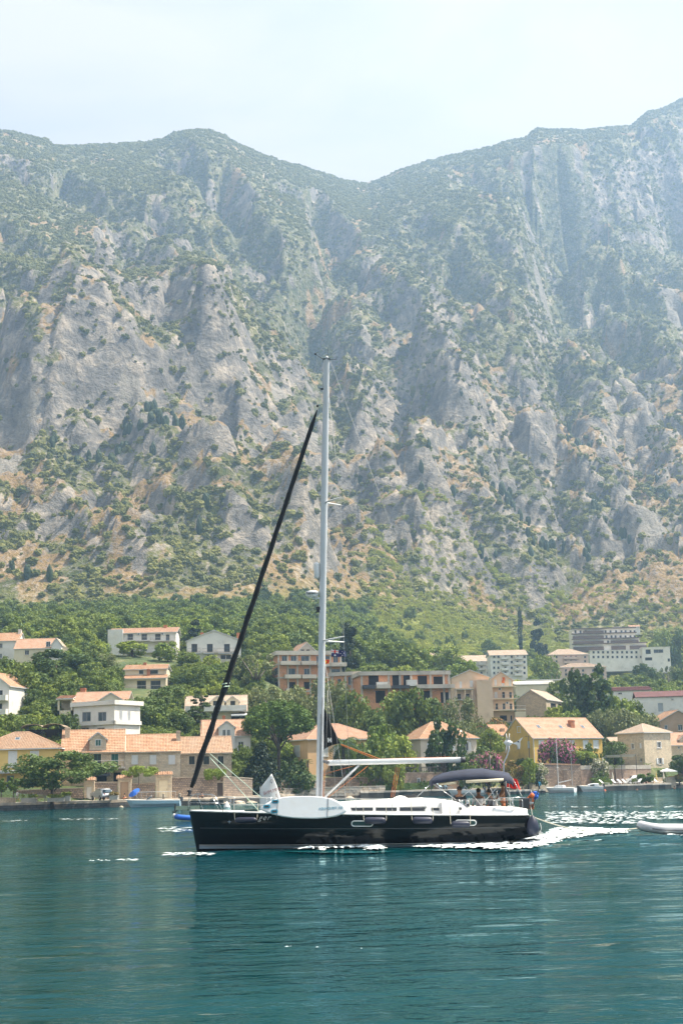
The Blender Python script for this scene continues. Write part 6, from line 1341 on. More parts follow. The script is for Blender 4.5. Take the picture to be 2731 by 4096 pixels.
# ------------------------------------------------------------------ the yacht
plain("hull_black", (0.006, 0.0065, 0.008), 0.14, 0.1, 1.0, bmp=0.0, spec=.3); plain("gelcoat", (0.80, 0.79, 0.77), 0.3, 0.05, 2.0, bmp=0.02); plain("deck_teak", (0.52, 0.46, 0.38), 0.7, 0.15, 4.0)
plain("spar_grey", (0.56, 0.58, 0.60), 0.35, 0.08, 2.0, bmp=0.02); plain("spar_white", (0.74, 0.74, 0.73), 0.35, 0.06, 2.0, bmp=0.02); plain("navy_canvas", (0.028, 0.034, 0.06), 0.85, 0.2, 3.0, bmp=.2); plain("black_canvas", (0.008, 0.009, 0.012), 0.9, 0.25, 4.0, bmp=.4)
plain("steel", (0.62, 0.61, 0.59), 0.18, 0.05, 5.0, metal=1.0, bmp=0); plain("wire", (0.42, 0.42, 0.41), 0.4, 0.05, 5.0, bmp=0); plain("stripe_blue", (0.30, 0.36, 0.42), 0.3, 0.05, 2.0, bmp=0); plain("rope_pale", (0.66, 0.60, 0.48), 0.9, 0.15, 20.0); plain("rope_orange", (0.70, 0.22, 0.07), 0.9, 0.15, 20.0); plain("rope_green", (0.55, 0.68, 0.55), 0.9, 0.1, 20.0)
plain("fender_navy", (0.018, 0.021, 0.045), 0.45, 0.15, 3.0, bmp=.05); plain("board_white", (0.76, 0.77, 0.77), 0.45, 0.04, 2.0, bmp=.03); plain("teal_pad", (0.03, 0.28, 0.40), 0.6, 0.1, 8.0); plain("print_blue", (0.18, 0.38, 0.48), 0.6, 0.05, 8.0, bmp=0); plain("print_red", (0.42, 0.13, 0.12), 0.7, 0.05, 8.0, bmp=0); plain("print_dark", (0.03, 0.03, 0.035), 0.6, 0.05, 8.0, bmp=0)
plain("cloth_white", (0.78, 0.76, 0.73), 0.8, 0.05, 3.0, bmp=.1); plain("flag_red", (0.72, 0.035, 0.025), 0.7, 0.12, 4.0); plain("flag_navy", (0.03, 0.035, 0.12), 0.7, 0.12, 4.0); plain("flag_gold", (0.75, 0.45, 0.05), 0.7, 0.1, 4.0); plain("orange_gear", (0.70, 0.16, 0.04), 0.6, 0.15, 5.0); plain("blue_bag", (0.02, 0.13, 0.55), 0.55, 0.15, 5.0); plain("sky_blue", (0.12, 0.42, 0.60), 0.6, 0.1, 5.0)
plain("rubber_grey", (0.55, 0.55, 0.56), 0.5, 0.08, 3.0, bmp=.05); plain("rubber_dark", (0.10, 0.10, 0.11), 0.6, 0.1, 3.0); plain("cream_canvas", (0.66, 0.58, 0.42), 0.8, 0.1, 4.0); plain("port_glass", (0.03, 0.06, 0.06), 0.08, 0.05, 3.0, bmp=0); plain("tan_skin", (0.36, 0.18, 0.10), 0.6, 0.12, 6.0); plain("hair_dark", (0.018, 0.012, 0.009), 0.7, 0.2, 20.0)
YB = 59.5
yroot = empty("sailing_yacht", (at(1450, 3390, YB).x, YB, 0)); tag(yroot, "black-hulled white-decked sailing yacht motoring left with furled dark jib", "yacht")
X0 = yroot.location.x
def bp(px, py, ly=0.0):
    p = at(px, py, YB + ly); return Vector((p.x - X0, ly, p.z))
XB = bp(757, 3243)[0]; XS = bp(2112, 3258, -1.9)[0]; LH = XS - XB
def sheer(u): return 1.62 - .62 * u + .16 * u * u if u < 1 else 1.16
def bdk(u): return 2.2 * math.sin(math.pi / 2 * min(1, u / .56)) ** .72 if u < .56 else 2.2 - .30 * ((u - .56) / .44) ** 2
def keel(u): return float(np.interp(u, [0, .12, .4, .7, .88, 1], [-.35, -.5, -.6, -.5, -.08, .33]))
def hullpt(u, s, side):
    z = sheer(u) + (keel(u) - sheer(u)) * s; k = float(np.interp(u, [0, .25, .6, 1], [1.25, 2.2, 3.4, 3.6])); y = bdk(u) * max(0.0, 1 - s ** k) ** float(np.interp(u, [0, .3, 1], [.95, .7, .55]))
    x = XB + u * LH + (1 - u) ** 8 * .19 * (sheer(u) - z) + u ** 14 * .90 * (sheer(u) - z); return Vector((x, side * y, z))
US = [0, .004, .012, .025, .045, .07, .1, .14, .19, .25, .32, .4, .48, .56, .64, .72, .79, .85, .90, .94, .97, .99, 1.0]; SS = [i / 16 for i in range(17)]
m = MB()
for sd in (-1, 1): m.grid([[hullpt(u, s, sd) for s in (SS if sd < 0 else SS[::-1])] for u in US])
tr = [hullpt(1, s, -1) for s in SS] + [hullpt(1, s, 1) for s in SS[::-1]][1:]
m.poly(tr); hull = m.build('hull', 'hull_black', yroot, True)
md = hull.modifiers.new('weld', 'WELD'); md.merge_threshold = .002
def hull_at(x, z, side=-1, out=.012):
    """point on the topsides at length x and height z"""
    u = min(max((x - XB) / LH, .001), .999)
    for _ in range(4): s = min(max((z - sheer(u)) / (keel(u) - sheer(u)), 0), 1); p = hullpt(u, s, side); u = min(max(u + (x - p.x) / LH, .0005), .9995)
    return Vector((x, p.y + side * out, z))
def on_hull(px, py):
    """photo point on the near topsides"""
    ly = -1.5
    for _ in range(6): q = bp(px, py, ly); ly = hull_at(q.x, q.z).y
    return bp(px, py, ly)
def band(name, z0, z1, u0, u1, mat, out=.006, n=50):
    m = MB(); r0 = []; r1 = []
    for sd in (-1,):
        for k in range(n + 1): x = XB + .06 + (u0 + (u1 - u0) * k / n) * LH; r0.append(hull_at(x, z0(k / n), sd, out)); r1.append(hull_at(x, z1(k / n), sd, out))
    m.grid([r0, r1]); m.build(name, mat, hull)
band('boot_stripe', lambda t: .13 - .08 * t, lambda t: .235 - .11 * t, .026, .93, 'stripe_blue'); band('boot_line', lambda t: .262 - .11 * t, lambda t: .285 - .11 * t, .026, .95, 'spar_white'); band('cove_line', lambda t: .95 - .25 * t, lambda t: .965 - .25 * t, .03, .97, 'rubber_dark')
# deck, toe rail
m = MB(); m.grid([[Vector((XB + u * LH, bdk(u) * q * .985, sheer(u) + .05 * (1 - q * q) + .012)) for q in [-1, -.8, -.5, 0, .5, .8, 1]] for u in US]); m.build('deck', 'gelcoat', yroot, True)
for sd in (-1, 1):
    m = MB(); m.tube([Vector((XB + u * LH, sd * bdk(u) * .99, sheer(u) + .035)) for u in US[1:]], .035, 6); m.build('toe_rail', 'gelcoat', yroot, True)
# coachroof
CS = [(985, 1.42, .15), (1060, 1.53, .75), (1160, 1.66, 1.1), (1280, 1.78, 1.3), (1420, 1.86, 1.42), (1580, 1.90, 1.48), (1690, 1.92, 1.48), (1745, 1.90, 1.46), (1772, 1.86, 1.44)]
def rows_c():
    R_ = []
    for px, zt, hb in CS:
        x = bp(px, 3220, -1.2)[0]; zd = sheer((x - XB) / LH) + .02; pts = []
        for sd in (-1, 1):
            q = [(hb + .16, zd), (hb + .10, zd + (zt - zd) * .4), (hb + .03, zd + (zt - zd) * .8), (hb - .06, zt - .03), (hb - .2, zt), (hb * .4, zt + .035)]
            pts += [(x, sd * y, z) for y, z in (q if sd < 0 else q[::-1])]
        R_.append(pts)
    return R_
RC = rows_c(); m = MB(); m.grid(RC); m.poly(RC[0]); m.poly(RC[-1][::-1]); coach = m.build('coachroof', 'gelcoat', yroot, True)
def side_y(x, z):
    xs = [r[0][0] for r in RC]; i = min(max(int(np.searchsorted(xs, x)) - 1, 0), len(RC) - 2); t = (x - xs[i]) / (xs[i + 1] - xs[i]); ys = []
    for r in (RC[i], RC[i + 1]): zs = [p[2] for p in r[:5]]; yy = [p[1] for p in r[:5]]; ys.append(float(np.interp(z, zs, yy)))
    return ys[0] + (ys[1] - ys[0]) * t
def cabin_win(corners, name='cabin_window'):
    m = MB(); P = []
    for f in np.linspace(0, 1, 9):
        row = []
        for g in np.linspace(0, 1, 4):
            px = (corners[0][0] * (1 - f) + corners[1][0] * f) * (1 - g) + (corners[3][0] * (1 - f) + corners[2][0] * f) * g; py = (corners[0][1] * (1 - f) + corners[1][1] * f) * (1 - g) + (corners[3][1] * (1 - f) + corners[2][1] * f) * g
            q = bp(px, py, -1.5); q = bp(px, py, side_y(q.x, q.z) - .012); row.append(q)
        P.append(row)
    m.grid(P); m.build(name, 'glass_dark', coach, True)
cabin_win([(1408, 3243), (1491, 3243), (1491, 3230), (1402, 3231)]); cabin_win([(1503, 3243), (1586, 3244), (1586, 3229), (1502, 3230)]); cabin_win([(1598, 3244), (1697, 3244), (1706, 3226), (1598, 3228)]); cabin_win([(1724, 3242), (1756, 3242), (1756, 3231), (1724, 3231)], 'small_window')
# cockpit coaming and stern seats
for sd in (-1, 1):
    R_ = []; m = MB()
    for px, zt in ((1765, 1.86), (1800, 1.84), (1835, 1.74), (1862, 1.60), (1900, 1.56), (2000, 1.54), (2070, 1.50), (2108, 1.42)):
        x = bp(px, 3225, -1.7)[0]; u = min((x - XB) / LH, 1); yo = bdk(u) - .34; zd = sheer(u) + .02; R_.append([(x, sd * (yo + .16), zd), (x, sd * (yo + .08), zt - .06), (x, sd * yo, zt), (x, sd * (yo - .32), zt), (x, sd * (yo - .36), zd - .1)])
    m.grid(R_ if sd < 0 else [r[::-1] for r in R_]); m.poly(R_[0]); m.poly(R_[-1]); m.build('cockpit_coaming', 'gelcoat', yroot, True)
m = MB(); x0, x1 = bp(2040, 3240, -1)[0], XS; m.box(x0, -1.5, 1.1, x1 - .02, 1.5, 1.44); m.build('stern_seat', 'gelcoat', yroot)
# mast and gear on it
mt, mb = bp(1306, 1438), bp(1277, 3205); mdir = (mt - mb)
def onmast(py): f = (py - 3205) / (1438 - 3205); return mb + mdir * f
m = MB(); nseg = 14; P = []
for k in range(nseg + 1):
    c = mb + mdir * (k / nseg); tp = 1.0 if k < nseg - 2 else .92; P.append([(c.x + math.cos(a) * .145 * tp, c.y + math.sin(a) * .105 * tp, c.z) for a in [2 * math.pi * j / 16 for j in range(16)]])
m.grid(P, close=True); m.poly(P[-1]); mast = m.build('mast', 'spar_grey', yroot, True)
def mtube(name, pts, r, mat, par=None, n=6): mm = MB(); mm.tube(pts, r, n); return mm.build(name, mat, par or yroot, True)
for px_, y0, y1 in ((1277, 2808, 3200), (1271, 2872, 3190)):
    mtube('mast_slot', [onmast(y0) + Vector((.06 if px_ > 1275 else .0, -.11, 0)), onmast(y1) + Vector((.05 if px_ > 1275 else .0, -.11, 0))], .012, 'rubber_dark', mast)
TIPS = {}
for nm, ym, tx in (('lower', 2588, 1358), ('upper', 2034, 1350)):
    r0 = onmast(ym)
    for sd in (-1, 1):
        tip = r0 + Vector((.92 - (.22 if nm == 'upper' else 0), sd * (1.15 if nm == 'lower' else .85), .05)); TIPS[(nm, sd)] = tip; mtube('spreader', [r0, tip], [.045, .025], 'spar_white', mast)
hd = onmast(1500)
for sd in (-1, 1):
    ch = Vector((TIPS[('lower', sd)].x + .1, sd * 1.75, 1.35)); mtube('shroud', [ch, TIPS[('lower', sd)], TIPS[('upper', sd)], hd], .008, 'wire', None, 4); mtube('lower_shroud', [ch + Vector((-.1, 0, 0)), onmast(2590)], .007, 'wire', None, 4); mtube('diagonal_shroud', [TIPS[('lower', sd)], onmast(2040)], .006, 'wire', None, 4)
bs = Vector((bp(1950, 3150, 0)[0], 0, 2.2)); mtube('backstay', [onmast(1440) + Vector((.15, 0, 0)), bs], .008, 'wire', None, 4)
for sd in (-1, 1): mtube('backstay_leg', [bs, Vector((XS - .1, sd * 1.5, 1.2))], .008, 'wire', None, 4)
# masthead
c = mt; m = MB(); m.tube([c + Vector((-.16, 0, .02)), c + Vector((-.42, -.03, .2)), c + Vector((-.5, -.03, .28))], .012, 5); m.poly([c + Vector((-.52, -.03, .22)), c + Vector((-.36, -.03, .36)), c + Vector((-.34, -.03, .34)), c + Vector((-.48, -.03, .27))]); m.lathe([(.0, .2), (.05, .24), (.05, .27), (0, .3)], 8, (c.x - .48, c.y - .03, c.z)); m.build('wind_vane', 'print_dark', mast)
m = MB(); m.tube([c, c + Vector((.42, 0, 0)), c + Vector((.44, 0, .08))], .013, 5); m.tube([c + Vector((.05, 0, 0)), c + Vector((.07, 0, .55))], .006, 4); m.box(c.x - .16, c.y - .09, c.z - .02, c.x + .16, c.y + .09, c.z + .03); m.build('masthead_arm', 'print_dark', mast)
m = MB(); m.lathe([(.02, 0), (.05, .02), (.06, .08), (.03, .12)], 8, (c.x + .02, c.y, c.z + .03)); m.build('masthead_light', 'spar_white', mast)
# radome, radar, light
q = onmast(2308) + Vector((-.27, 0, 0)); m = MB(); m.lathe([(.02, -.34), (.10, -.325), (.118, -.28), (.118, .25), (.10, .31), (.04, .345), (0.005, .35)], 16, q); m.build('reflector_tube', 'spar_white', mast, True)
q = onmast(2402) + Vector((-.44, 0, 0)); m = MB(); m.lathe([(.02, -.13), (.20, -.12), (.25, -.06), (.28, .05), (.27, .11), (.2, .14), (.02, .145)], 20, q); rd = m.build('radar_dome', 'spar_white', mast, True); MB().box(q.x, -.05, q.z - .2, q.x + .36, .05, q.z - .13).build('radar_bracket', 'spar_white', mast)
q = onmast(2462) + Vector((-.2, 0, 0)); m = MB(); m.box(q.x - .06, -.08, q.z - .02, q.x + .1, .08, q.z + .10); m.prism([(q.x - .10, -.07, q.z - .14), (q.x + .08, -.07, q.z - .12), (q.x + .06, -.07, q.z - .02), (q.x - .03, -.07, q.z - .02)], (0, .14, 0)); m.build('deck_light', 'print_dark', mast)
def text(body, mat, size, parent, M, shear=0.0, extrude=.003, name='lettering', bold=0.0, spacing=1.0):
    cu = bpy.data.curves.new(name, 'FONT'); cu.body = body; cu.size = size; cu.shear = shear; cu.extrude = extrude; cu.offset = bold; cu.resolution_u = 3; cu.align_x = 'CENTER'; cu.align_y = 'CENTER'; cu.space_character = spacing
    t = bpy.data.objects.new('tmp', cu); col.objects.link(t); dg = bpy.context.evaluated_depsgraph_get(); me = bpy.data.meshes.new_from_object(t.evaluated_get(dg)); bpy.data.objects.remove(t); me.name = name; me.materials.clear(); me.materials.append(MATS[mat]); o = link(name, me, parent); o.matrix_local = M; return o
FACE = Matrix.Rotation(rad(90), 4, 'X')     # letters upright, read from the camera's side
text('Raymarine', 'print_dark', .115, mast, Matrix.Translation(onmast(2402) + Vector((-.44, -.285, .02))) @ FACE, bold=.003)
# furled jib on its stay
ja, jb = bp(766, 3150), bp(1268, 1640); m = MB(); n = 60; P = []; rs = []
for k in range(n + 1):
    f = k / n; p = ja.lerp(jb, f); w_ = .125 - .035 * f + .018 * math.sin(k * 1.7) * (1 - f) + .02 * math.exp(-((f - .27) / .03) ** 2); w_ *= min(1, .25 + (1 - f) * 18) * min(1, .55 + f * 9); P.append(p + Vector((.02 * math.sin(k * .9) * (1 - f), 0, 0))); rs.append(w_)
m.tube(P, rs, 10); jib = m.build('furled_jib', 'black_canvas', yroot, True)
mtube('forestay', [bp(748, 3232), ja, jb, onmast(1508) + Vector((-.1, 0, 0))], .012, 'wire'); m = MB(); q = ja + (ja - jb).normalized() * .15; m.lathe([(.05, 0), (.12, .02), (.12, .05), (.07, .08), (.07, .16), (.12, .19), (.12, .22), (.04, .25)], 12, (q.x - .02, q.y, q.z - .2)); m.build('furler_drum', 'print_dark', yroot, True)
m = MB(); q = onmast(1562) + Vector((-.18, 0, 0)); m.lathe([(.02, -.04), (.07, -.02), (.07, .02), (.02, .04)], 8, q); q = jb + Vector((.02, 0, .18)); m.lathe([(.01, -.06), (.05, -.03), (.05, .03), (.01, .06)], 8, q); m.build('halyard_block', 'print_dark', yroot)
f = .265; q = ja.lerp(jb, f); m = MB(); m.tube([q + Vector((-.16, -.02, -.02)), q + Vector((0, -.17, 0)), q + Vector((.17, -.02, .02))], .025, 5); m.tube([q + Vector((-.17, -.02, -.16)), q + Vector((-.02, -.17, -.12)), q + Vector((.15, -.02, -.1))], .025, 5); m.build('sheet_lashing', 'rope_green', jib)
for a_, b_, off in (((840, 3015), (1048, 3192), -.35), ((838, 3028), (1040, 3248), -.9)): mtube('jib_sheet', [bp(*a_, -.12), bp(*b_, off)], .016, 'rope_green', None, 5)
# mainsail clew rolled out of the mast
m = MB(); T0, T1, T2 = bp(1289, 2818), bp(1289, 3002), bp(1361, 2974); P = []
for i in range(13):
    a = T0.lerp(T1, i / 12); b2 = T0.lerp(T2, i / 12); P.append([a.lerp(b2, j / 8) + Vector((0, .035 * math.sin(i * .6 + j * .5), .06 * math.sin(math.pi * j / 8) * (1 if i == 12 else 0))) for j in range(9)])
m.grid(P); sail = m.build('mainsail_clew', 'black_canvas', yroot, True); md = sail.modifiers.new('thick', 'SOLIDIFY'); md.thickness = .01
text('H', 'cloth_white', .22, sail, Matrix.Translation(bp(1318, 2961, -.08)) @ FACE, bold=.016)
# boom, vang, lines
ba, bb = bp(1312, 3051), bp(1857, 3039); P = []; m = MB()
for k in range(2): c = ba.lerp(bb, k); P.append([(c.x, c.y + math.sin(a) * .075, c.z + math.cos(a) * .112) for a in [2 * math.pi * j / 14 for j in range(14)]])
m.grid(P, close=True); m.poly(P[0]); m.poly(P[1]); boom = m.build('boom', 'spar_white', yroot, True)
MB().tube([bb + Vector((-.16, 0, 0)), bb + Vector((.03, 0, 0))], .118, 12).build('boom_cap', 'rubber_dark', boom, True); MB().tube([onmast(3052) + Vector((.1, 0, 0)), ba + Vector((.05, 0, 0))], [.05, .09], 8).build('gooseneck', 'rubber_dark', boom)
mtube('vang', [mb + Vector((.18, -.02, .12)), bp(1434, 3062)], [.045, .045], 'spar_white'); mtube('vang_tube', [mb + Vector((.9, -.02, .68)), bp(1438, 3060)], .03, 'wire')
for a_, b_ in (((1362, 2976), (1520, 3036)), ((1364, 2980), (1512, 3040))): mtube('outhaul', [bp(*a_), bp(*b_)], .014, 'rope_orange', None, 5)
mtube('vang_line', [mb + Vector((.25, -.06, .06)), bp(1472, 3063, -.05)], .012, 'rope_orange', None, 4); mtube('boom_line', [bp(1512, 3034), bp(1800, 3028)], .01, 'rope_orange', None, 4); mtube('reef_line', [bp(1296, 3096, -.12), bp(1420, 3062)], .009, 'rope_orange', None, 4)
for a_, b_ in (((1583, 3068), (1562, 3190)), ((1590, 3068), (1568, 3190)), ((1598, 3070), (1575, 3190))): mtube('mainsheet', [bp(*a_), bp(*b_)], .012, 'rope_orange', None, 4)
for px_ in (1294, 1299): mtube('halyard', [bp(px_, 3080, -.05), bp(px_ - 3, 3195, -.05)], .01, 'rope_orange', None, 4)
for px_, pe in ((1300, 3190), (1345, 3200)): mtube('halyard', [bp(1310, 2760, -.05), bp(px_, pe, -.2)], .006, 'wire', None, 4)
# bow: pulpit, roller, anchor
def rail(name, pts, r=.016, mat='steel'): return mtube(name, pts, r, mat, None, 6)
for sd in (-1, 1):
    k = .32 * sd
    rail('pulpit', [bp(752, 3243, k), bp(757, 3205, k), bp(765, 3185, k * 1.3), bp(784, 3176, k * 1.6), bp(848, 3178, k * 2.4), bp(860, 3184, k * 2.7), bp(893, 3245, k * 3.2)]); rail('pulpit_brace', [bp(845, 3178, k * 2.4), bp(878, 3242, k * 2.8)], .012); rail('pulpit_brace', [bp(788, 3176, k * 1.6), bp(812, 3238, k * 1.9)], .012); rail('pulpit_rail', [bp(755, 3211, k), bp(872, 3212, k * 2.7)], .012)
m = MB(); a = bp(705, 3234); b2 = bp(800, 3226); m.box(a.x, -.09, a.z - .06, b2.x, .09, a.z - .03); m.box(a.x, -.1, a.z - .06, b2.x, -.085, a.z + .10); m.box(a.x, .085, a.z - .06, b2.x, .1, a.z + .10); m.build('bow_roller', 'steel', yroot)
m = MB(); p = bp(702, 3222); m.tube([bp(760, 3236), bp(712, 3238), bp(700, 3250), bp(690, 3246)], .03, 6); m.tube([bp(702, 3216), bp(700, 3244)], .032, 6); q = bp(687, 3246); m.poly([q + Vector((-.0, -.02, .02)), q + Vector((.22, -.13, -.12)), q + Vector((.3, 0, -.16)), q + Vector((.22, .13, -.12))]); m.poly([q + Vector((0, 0, 0)), q + Vector((.22, .13, -.14)), q + Vector((.32, 0, -.22)), q + Vector((.22, -.13, -.14))]); m.build('anchor', 'iron', yroot)
# stanchions and lifelines
SP = [(u, sheer(u)) for u in (.13, .24, .37, .50, .605, .70, .80, .90, .985)]
for sd in (-1, 1):
    tops = []; mids = []
    for u, z in SP:
        x = XB + u * LH; y = sd * (bdk(u) - .08); rail('stanchion', [(x, y, z), (x, y, z + .62)], .011); tops.append(Vector((x, y, z + .61))); mids.append(Vector((x, y, z + .31)))
    rail('lifeline', [bp(870, 3184, .32 * sd * 2.7)] + tops, .008, 'wire'); rail('lifeline', [bp(880, 3212, .32 * sd * 2.8)] + mids, .007, 'wire')
# deck clutter: hatches, coiled lines, jackline covers
m = MB()
for px_ in (1010, 1090): a = bp(px_, 3236, 0); u = (a.x - XB) / LH; z = max(sheer(u) + .08, float(np.interp(a.x, [r[0][0] for r in RC], [r[5][2] for r in RC]))); m.box(a.x - .3, -.3, z - .05, a.x + .3, .3, z + .05)
m.build('deck_hatch', 'port_glass', yroot)
for k, (pa, pb) in enumerate((((1390, 3205), (1450, 3214)), ((1440, 3197), (1560, 3211)), ((1560, 3205), (1680, 3200)), ((1640, 3196), (1750, 3211)))): mtube('deck_line', [bp(*pa, -.5), bp((pa[0] + pb[0]) / 2, (pa[1] + pb[1]) / 2 - 4, -.4), bp(*pb, -.6)], .02, 'rope_pale' if k % 2 else 'cloth_white', None, 5)
m = MB(); a = bp(1640, 3203, -.3); rr = NR(4); P = []
for i in range(9): P.append([(a.x - .55 + i * .14, -.5 + j * .1, 1.92 + .16 * math.sin(math.pi * j / 6) * math.sin(math.pi * i / 8) * (1 + .3 * math.sin(i * 2.1 + j))) for j in range(7)])
m.grid(P); m.build('folded_canvas', 'black_canvas', yroot, True)
m = MB(); a = bp(1600, 3200, -.3); P = [[(a.x - .35 + i * .1, -.65 + j * .1, 1.92 + .14 * math.sin(math.pi * j / 5) * math.sin(math.pi * i / 7)) for j in range(6)] for i in range(8)]; m.grid(P); m.build('sail_bag', 'cloth_white', yroot, True)
for px_ in (1845, 1868):
    a = bp(px_, 3232, -1.62); m = MB(); m.lathe([(.11, 0), (.11, .06), (.075, .09), (.075, .17), (.1, .2), (.02, .22)], 12, (a.x, -1.72, 1.6)); m.build('winch', 'steel', yroot, True)
for px_, py_ in ((1840, 3240), (1872, 3226)): a = bp(px_, py_, -1.95); m = MB(); m.lathe([(.02, 0), (.06, .02), (.06, .1), (.02, .12)], 8, a); m.build('block', 'print_dark', yroot)
# sprayhood and bimini
PR = [(1718, 3142, .9), (1722, 3122, 1.0), (1737, 3106, 1.05), (1770, 3094, 1.1), (1805, 3086, 1.15), (1842, 3079, 1.2), (1885, 3077, 1.25), (1925, 3075, 1.3), (1962, 3080, 1.3), (2000, 3086, 1.3), (2028, 3093, 1.3), (2038, 3108, 1.28)]
P = []
for px_, py_, hw in PR:
    a = bp(px_, py_, 0); d = .27 if px_ > 1830 else (.08 + .19 * (px_ - 1718) / 112); P.append([(a.x, hw * q, a.z - d * abs(q) ** 2.6 - (.16 * max(0, abs(q) - .9) * 10 if abs(q) > .9 else 0) - .015 * math.sin(a.x * 5 + q * 3)) for q in np.linspace(-1, 1, 17)])
m = MB(); m.grid(P); bim = m.build('bimini', 'navy_canvas', yroot, True); md = bim.modifiers.new('thick', 'SOLIDIFY'); md.thickness = .012
for px_, hw in ((1842, 1.2), (1925, 1.3), (2000, 1.3)):
    i = [p[0] for p in PR].index(px_); mtube('bimini_hoop', [Vector(v) + Vector((0, 0, -.03)) for v in P[i]], .016, 'steel', bim)
mtube('rolled_curtain', [bp(1862, 3127, -1.28), bp(2012, 3119, -1.28)], .06, 'cream_canvas', bim, 10); mtube('rolled_curtain', [bp(1752, 3136, -.9), bp(1824, 3130, -1.1)], .06, 'cream_canvas', bim, 10)
for a_, b_ in (((1732, 3136), (1822, 3198)), ((1905, 3136), (1848, 3186)), ((1852, 3136), (1925, 3222)), ((2008, 3126), (1925, 3218)), ((1718, 3140), (1662, 3192)), ((2010, 3124), (2055, 3225)), ((1950, 3130), (1990, 3222)), ((2045, 3108), (2090, 3190))):
    for sd in (-1, 1): mtube('bimini_strut', [bp(*a_, 1.22 * sd), bp(*b_, 1.5 * sd)], .014, 'steel', None, 5)
# cockpit: table, wheel, pedestal, pushpit
m = MB(); a = bp(1985, 3210, -.0); m.tube([(a.x + .35 * 0, .42 * math.cos(t) - .5, 1.75 + .42 * math.sin(t)) for t in np.linspace(0, 2 * math.pi, 25)], .016, 6)
for t in np.linspace(0, math.pi, 4)[:3]: m.tube([(a.x, -.5 - .42 * math.cos(t), 1.75 - .42 * math.sin(t)), (a.x, -.5 + .42 * math.cos(t), 1.75 + .42 * math.sin(t))], .009, 5)
m.build('steering_wheel', 'steel', yroot); MB().box(a.x - .3, -.62, 1.1, a.x - .06, -.38, 1.95).build('pedestal', 'gelcoat', yroot)
for sd in (-1, 1): rail('pushpit', [bp(1985, 3225, 1.75 * sd), bp(1990, 3192, 1.75 * sd), bp(2075, 3190, 1.7 * sd), bp(2112, 3192, 1.3 * sd), bp(2116, 3258, 1.3 * sd)]); rail('pushpit', [bp(2050, 3190, 1.72 * sd), bp(2052, 3250, 1.72 * sd)], .012)
mtube('radar_post', [bp(1957, 3020, .9), bp(1957, 3200, .9)], .035, 'print_dark'); mtube('stern_post', [bp(2020, 3125, -1.3), bp(2026, 3245, -1.3)], .045, 'print_dark')
# wind generator
m = MB(); m.tube([bp(2012, 3250, .8), bp(2014, 3050, .8), bp(2030, 3015, .8), bp(2032, 2985, .8)], [.03, .03, .026, .026], 8); pole = m.build('generator_pole', 'spar_grey', yroot, True)
c = bp(2030, 2971, .8); m = MB(); m.lathe([(.01, -.17), (.10, -.10), (.135, 0), (.11, .09), (.05, .16), (.03, .20)], 14, c, 'X'); m.build('generator_body', 'spar_white', pole, True)
t = [bp(2047, 2973, .8), bp(2063, 2968, .8), bp(2090, 2948, .8), bp(2080, 2966, .8), bp(2078, 2998, .8), bp(2066, 2980, .8)]; MB().prism(t, (0, .02, 0)).build('generator_tail', 'spar_white', pole); MB().prism([bp(2066, 2967, .79), bp(2074, 2962, .79), bp(2075, 2971, .79)], (0, .004, 0)).build('tail_mark', 'print_dark', pole)
for a_, b_ in (((2026, 2962), (2023, 2934)), ((2034, 2962), (2036, 2934)), ((2026, 2980), (2021, 3012)), ((2034, 2980), (2036, 3008))): mtube('generator_blade', [bp(*a_, .75), bp(*b_, .72)], [.035, .012], 'spar_white', pole, 5)
# hull ports and name
def port(pts, name='hull_port'):
    m = MB(); n = len(pts); W = [on_hull(*p) for p in pts]; m.tube(W + [W[0]], .022, 6); f = m.build(name, 'spar_white', hull, True); c = sum(W, Vector()) / n; MB().poly([p + Vector((0, -.004, 0)) for p in W]).build('pane', 'port_glass', f)
def rrect(x0, y0, x1, y1):
    r = (y1 - y0) / 2; cy_ = (y0 + y1) / 2; return [(x0 + r - r * math.cos(t), cy_ - r * math.sin(t)) for t in np.linspace(-math.pi / 2, math.pi / 2, 8)] + [(x1 - r + r * math.cos(t), cy_ - r * math.sin(t)) for t in np.linspace(math.pi / 2, -math.pi / 2, 8)]
port(rrect(1406, 3284, 1490, 3305)); port(rrect(1820, 3281, 1903, 3301))
q = on_hull(1056, 3271); text('ger', 'spar_white', .30, hull, Matrix.Translation(q + Vector((0, -.03, 0))) @ Matrix.Rotation(rad(-8), 4, 'Z') @ FACE, shear=.5, spacing=1.25, bold=-.004)
q = on_hull(918, 3287); m = MB(); m.poly([q + Vector((math.cos(a) * (.09 if k % 2 == 0 else .022), -.02 - math.sin(a) * 0, math.sin(a) * (.09 if k % 2 == 0 else .022))) for k, a in enumerate(np.linspace(0, 2 * math.pi, 9)[:8])]); m.build('star_mark', 'stripe_blue', hull)
# ------------------------------------------------------------------ things hung on or towed by the yacht
def W(v): return Vector((v.x + X0, v.y + YB, v.z))
def fender(label, px0, px1, py, r, ly_out=.0):
    a, b2 = on_hull(px0, py), on_hull(px1, py); a.y -= r; b2.y -= r; c = (a + b2) / 2; e = empty("fender", W(c)); tag(e, label, "fender", "fenders along the yacht's side"); d = (b2 - a) / 2; L_ = d.length; u = d / L_; m = MB()
    m.tube([-u * L_, -u * L_ * .97, -u * L_ * .88, -u * L_ * .7, u * L_ * .7, u * L_ * .88, u * L_ * .97, u * L_], [r * .12, r * .45, r * .82, r, r, r * .82, r * .45, r * .12], 16); m.build('body', 'fender_navy', e, True)
    for s in (-1, 1): top = Vector((s * L_ * 1.0 + .02 * s, .12, sheer(.5) - c.z + .55)); MB().tube([u * L_ * s, u * L_ * s * 1.04 + Vector((0, .02, .08)), top], .012, 5).build('rope', 'rope_pale', e)
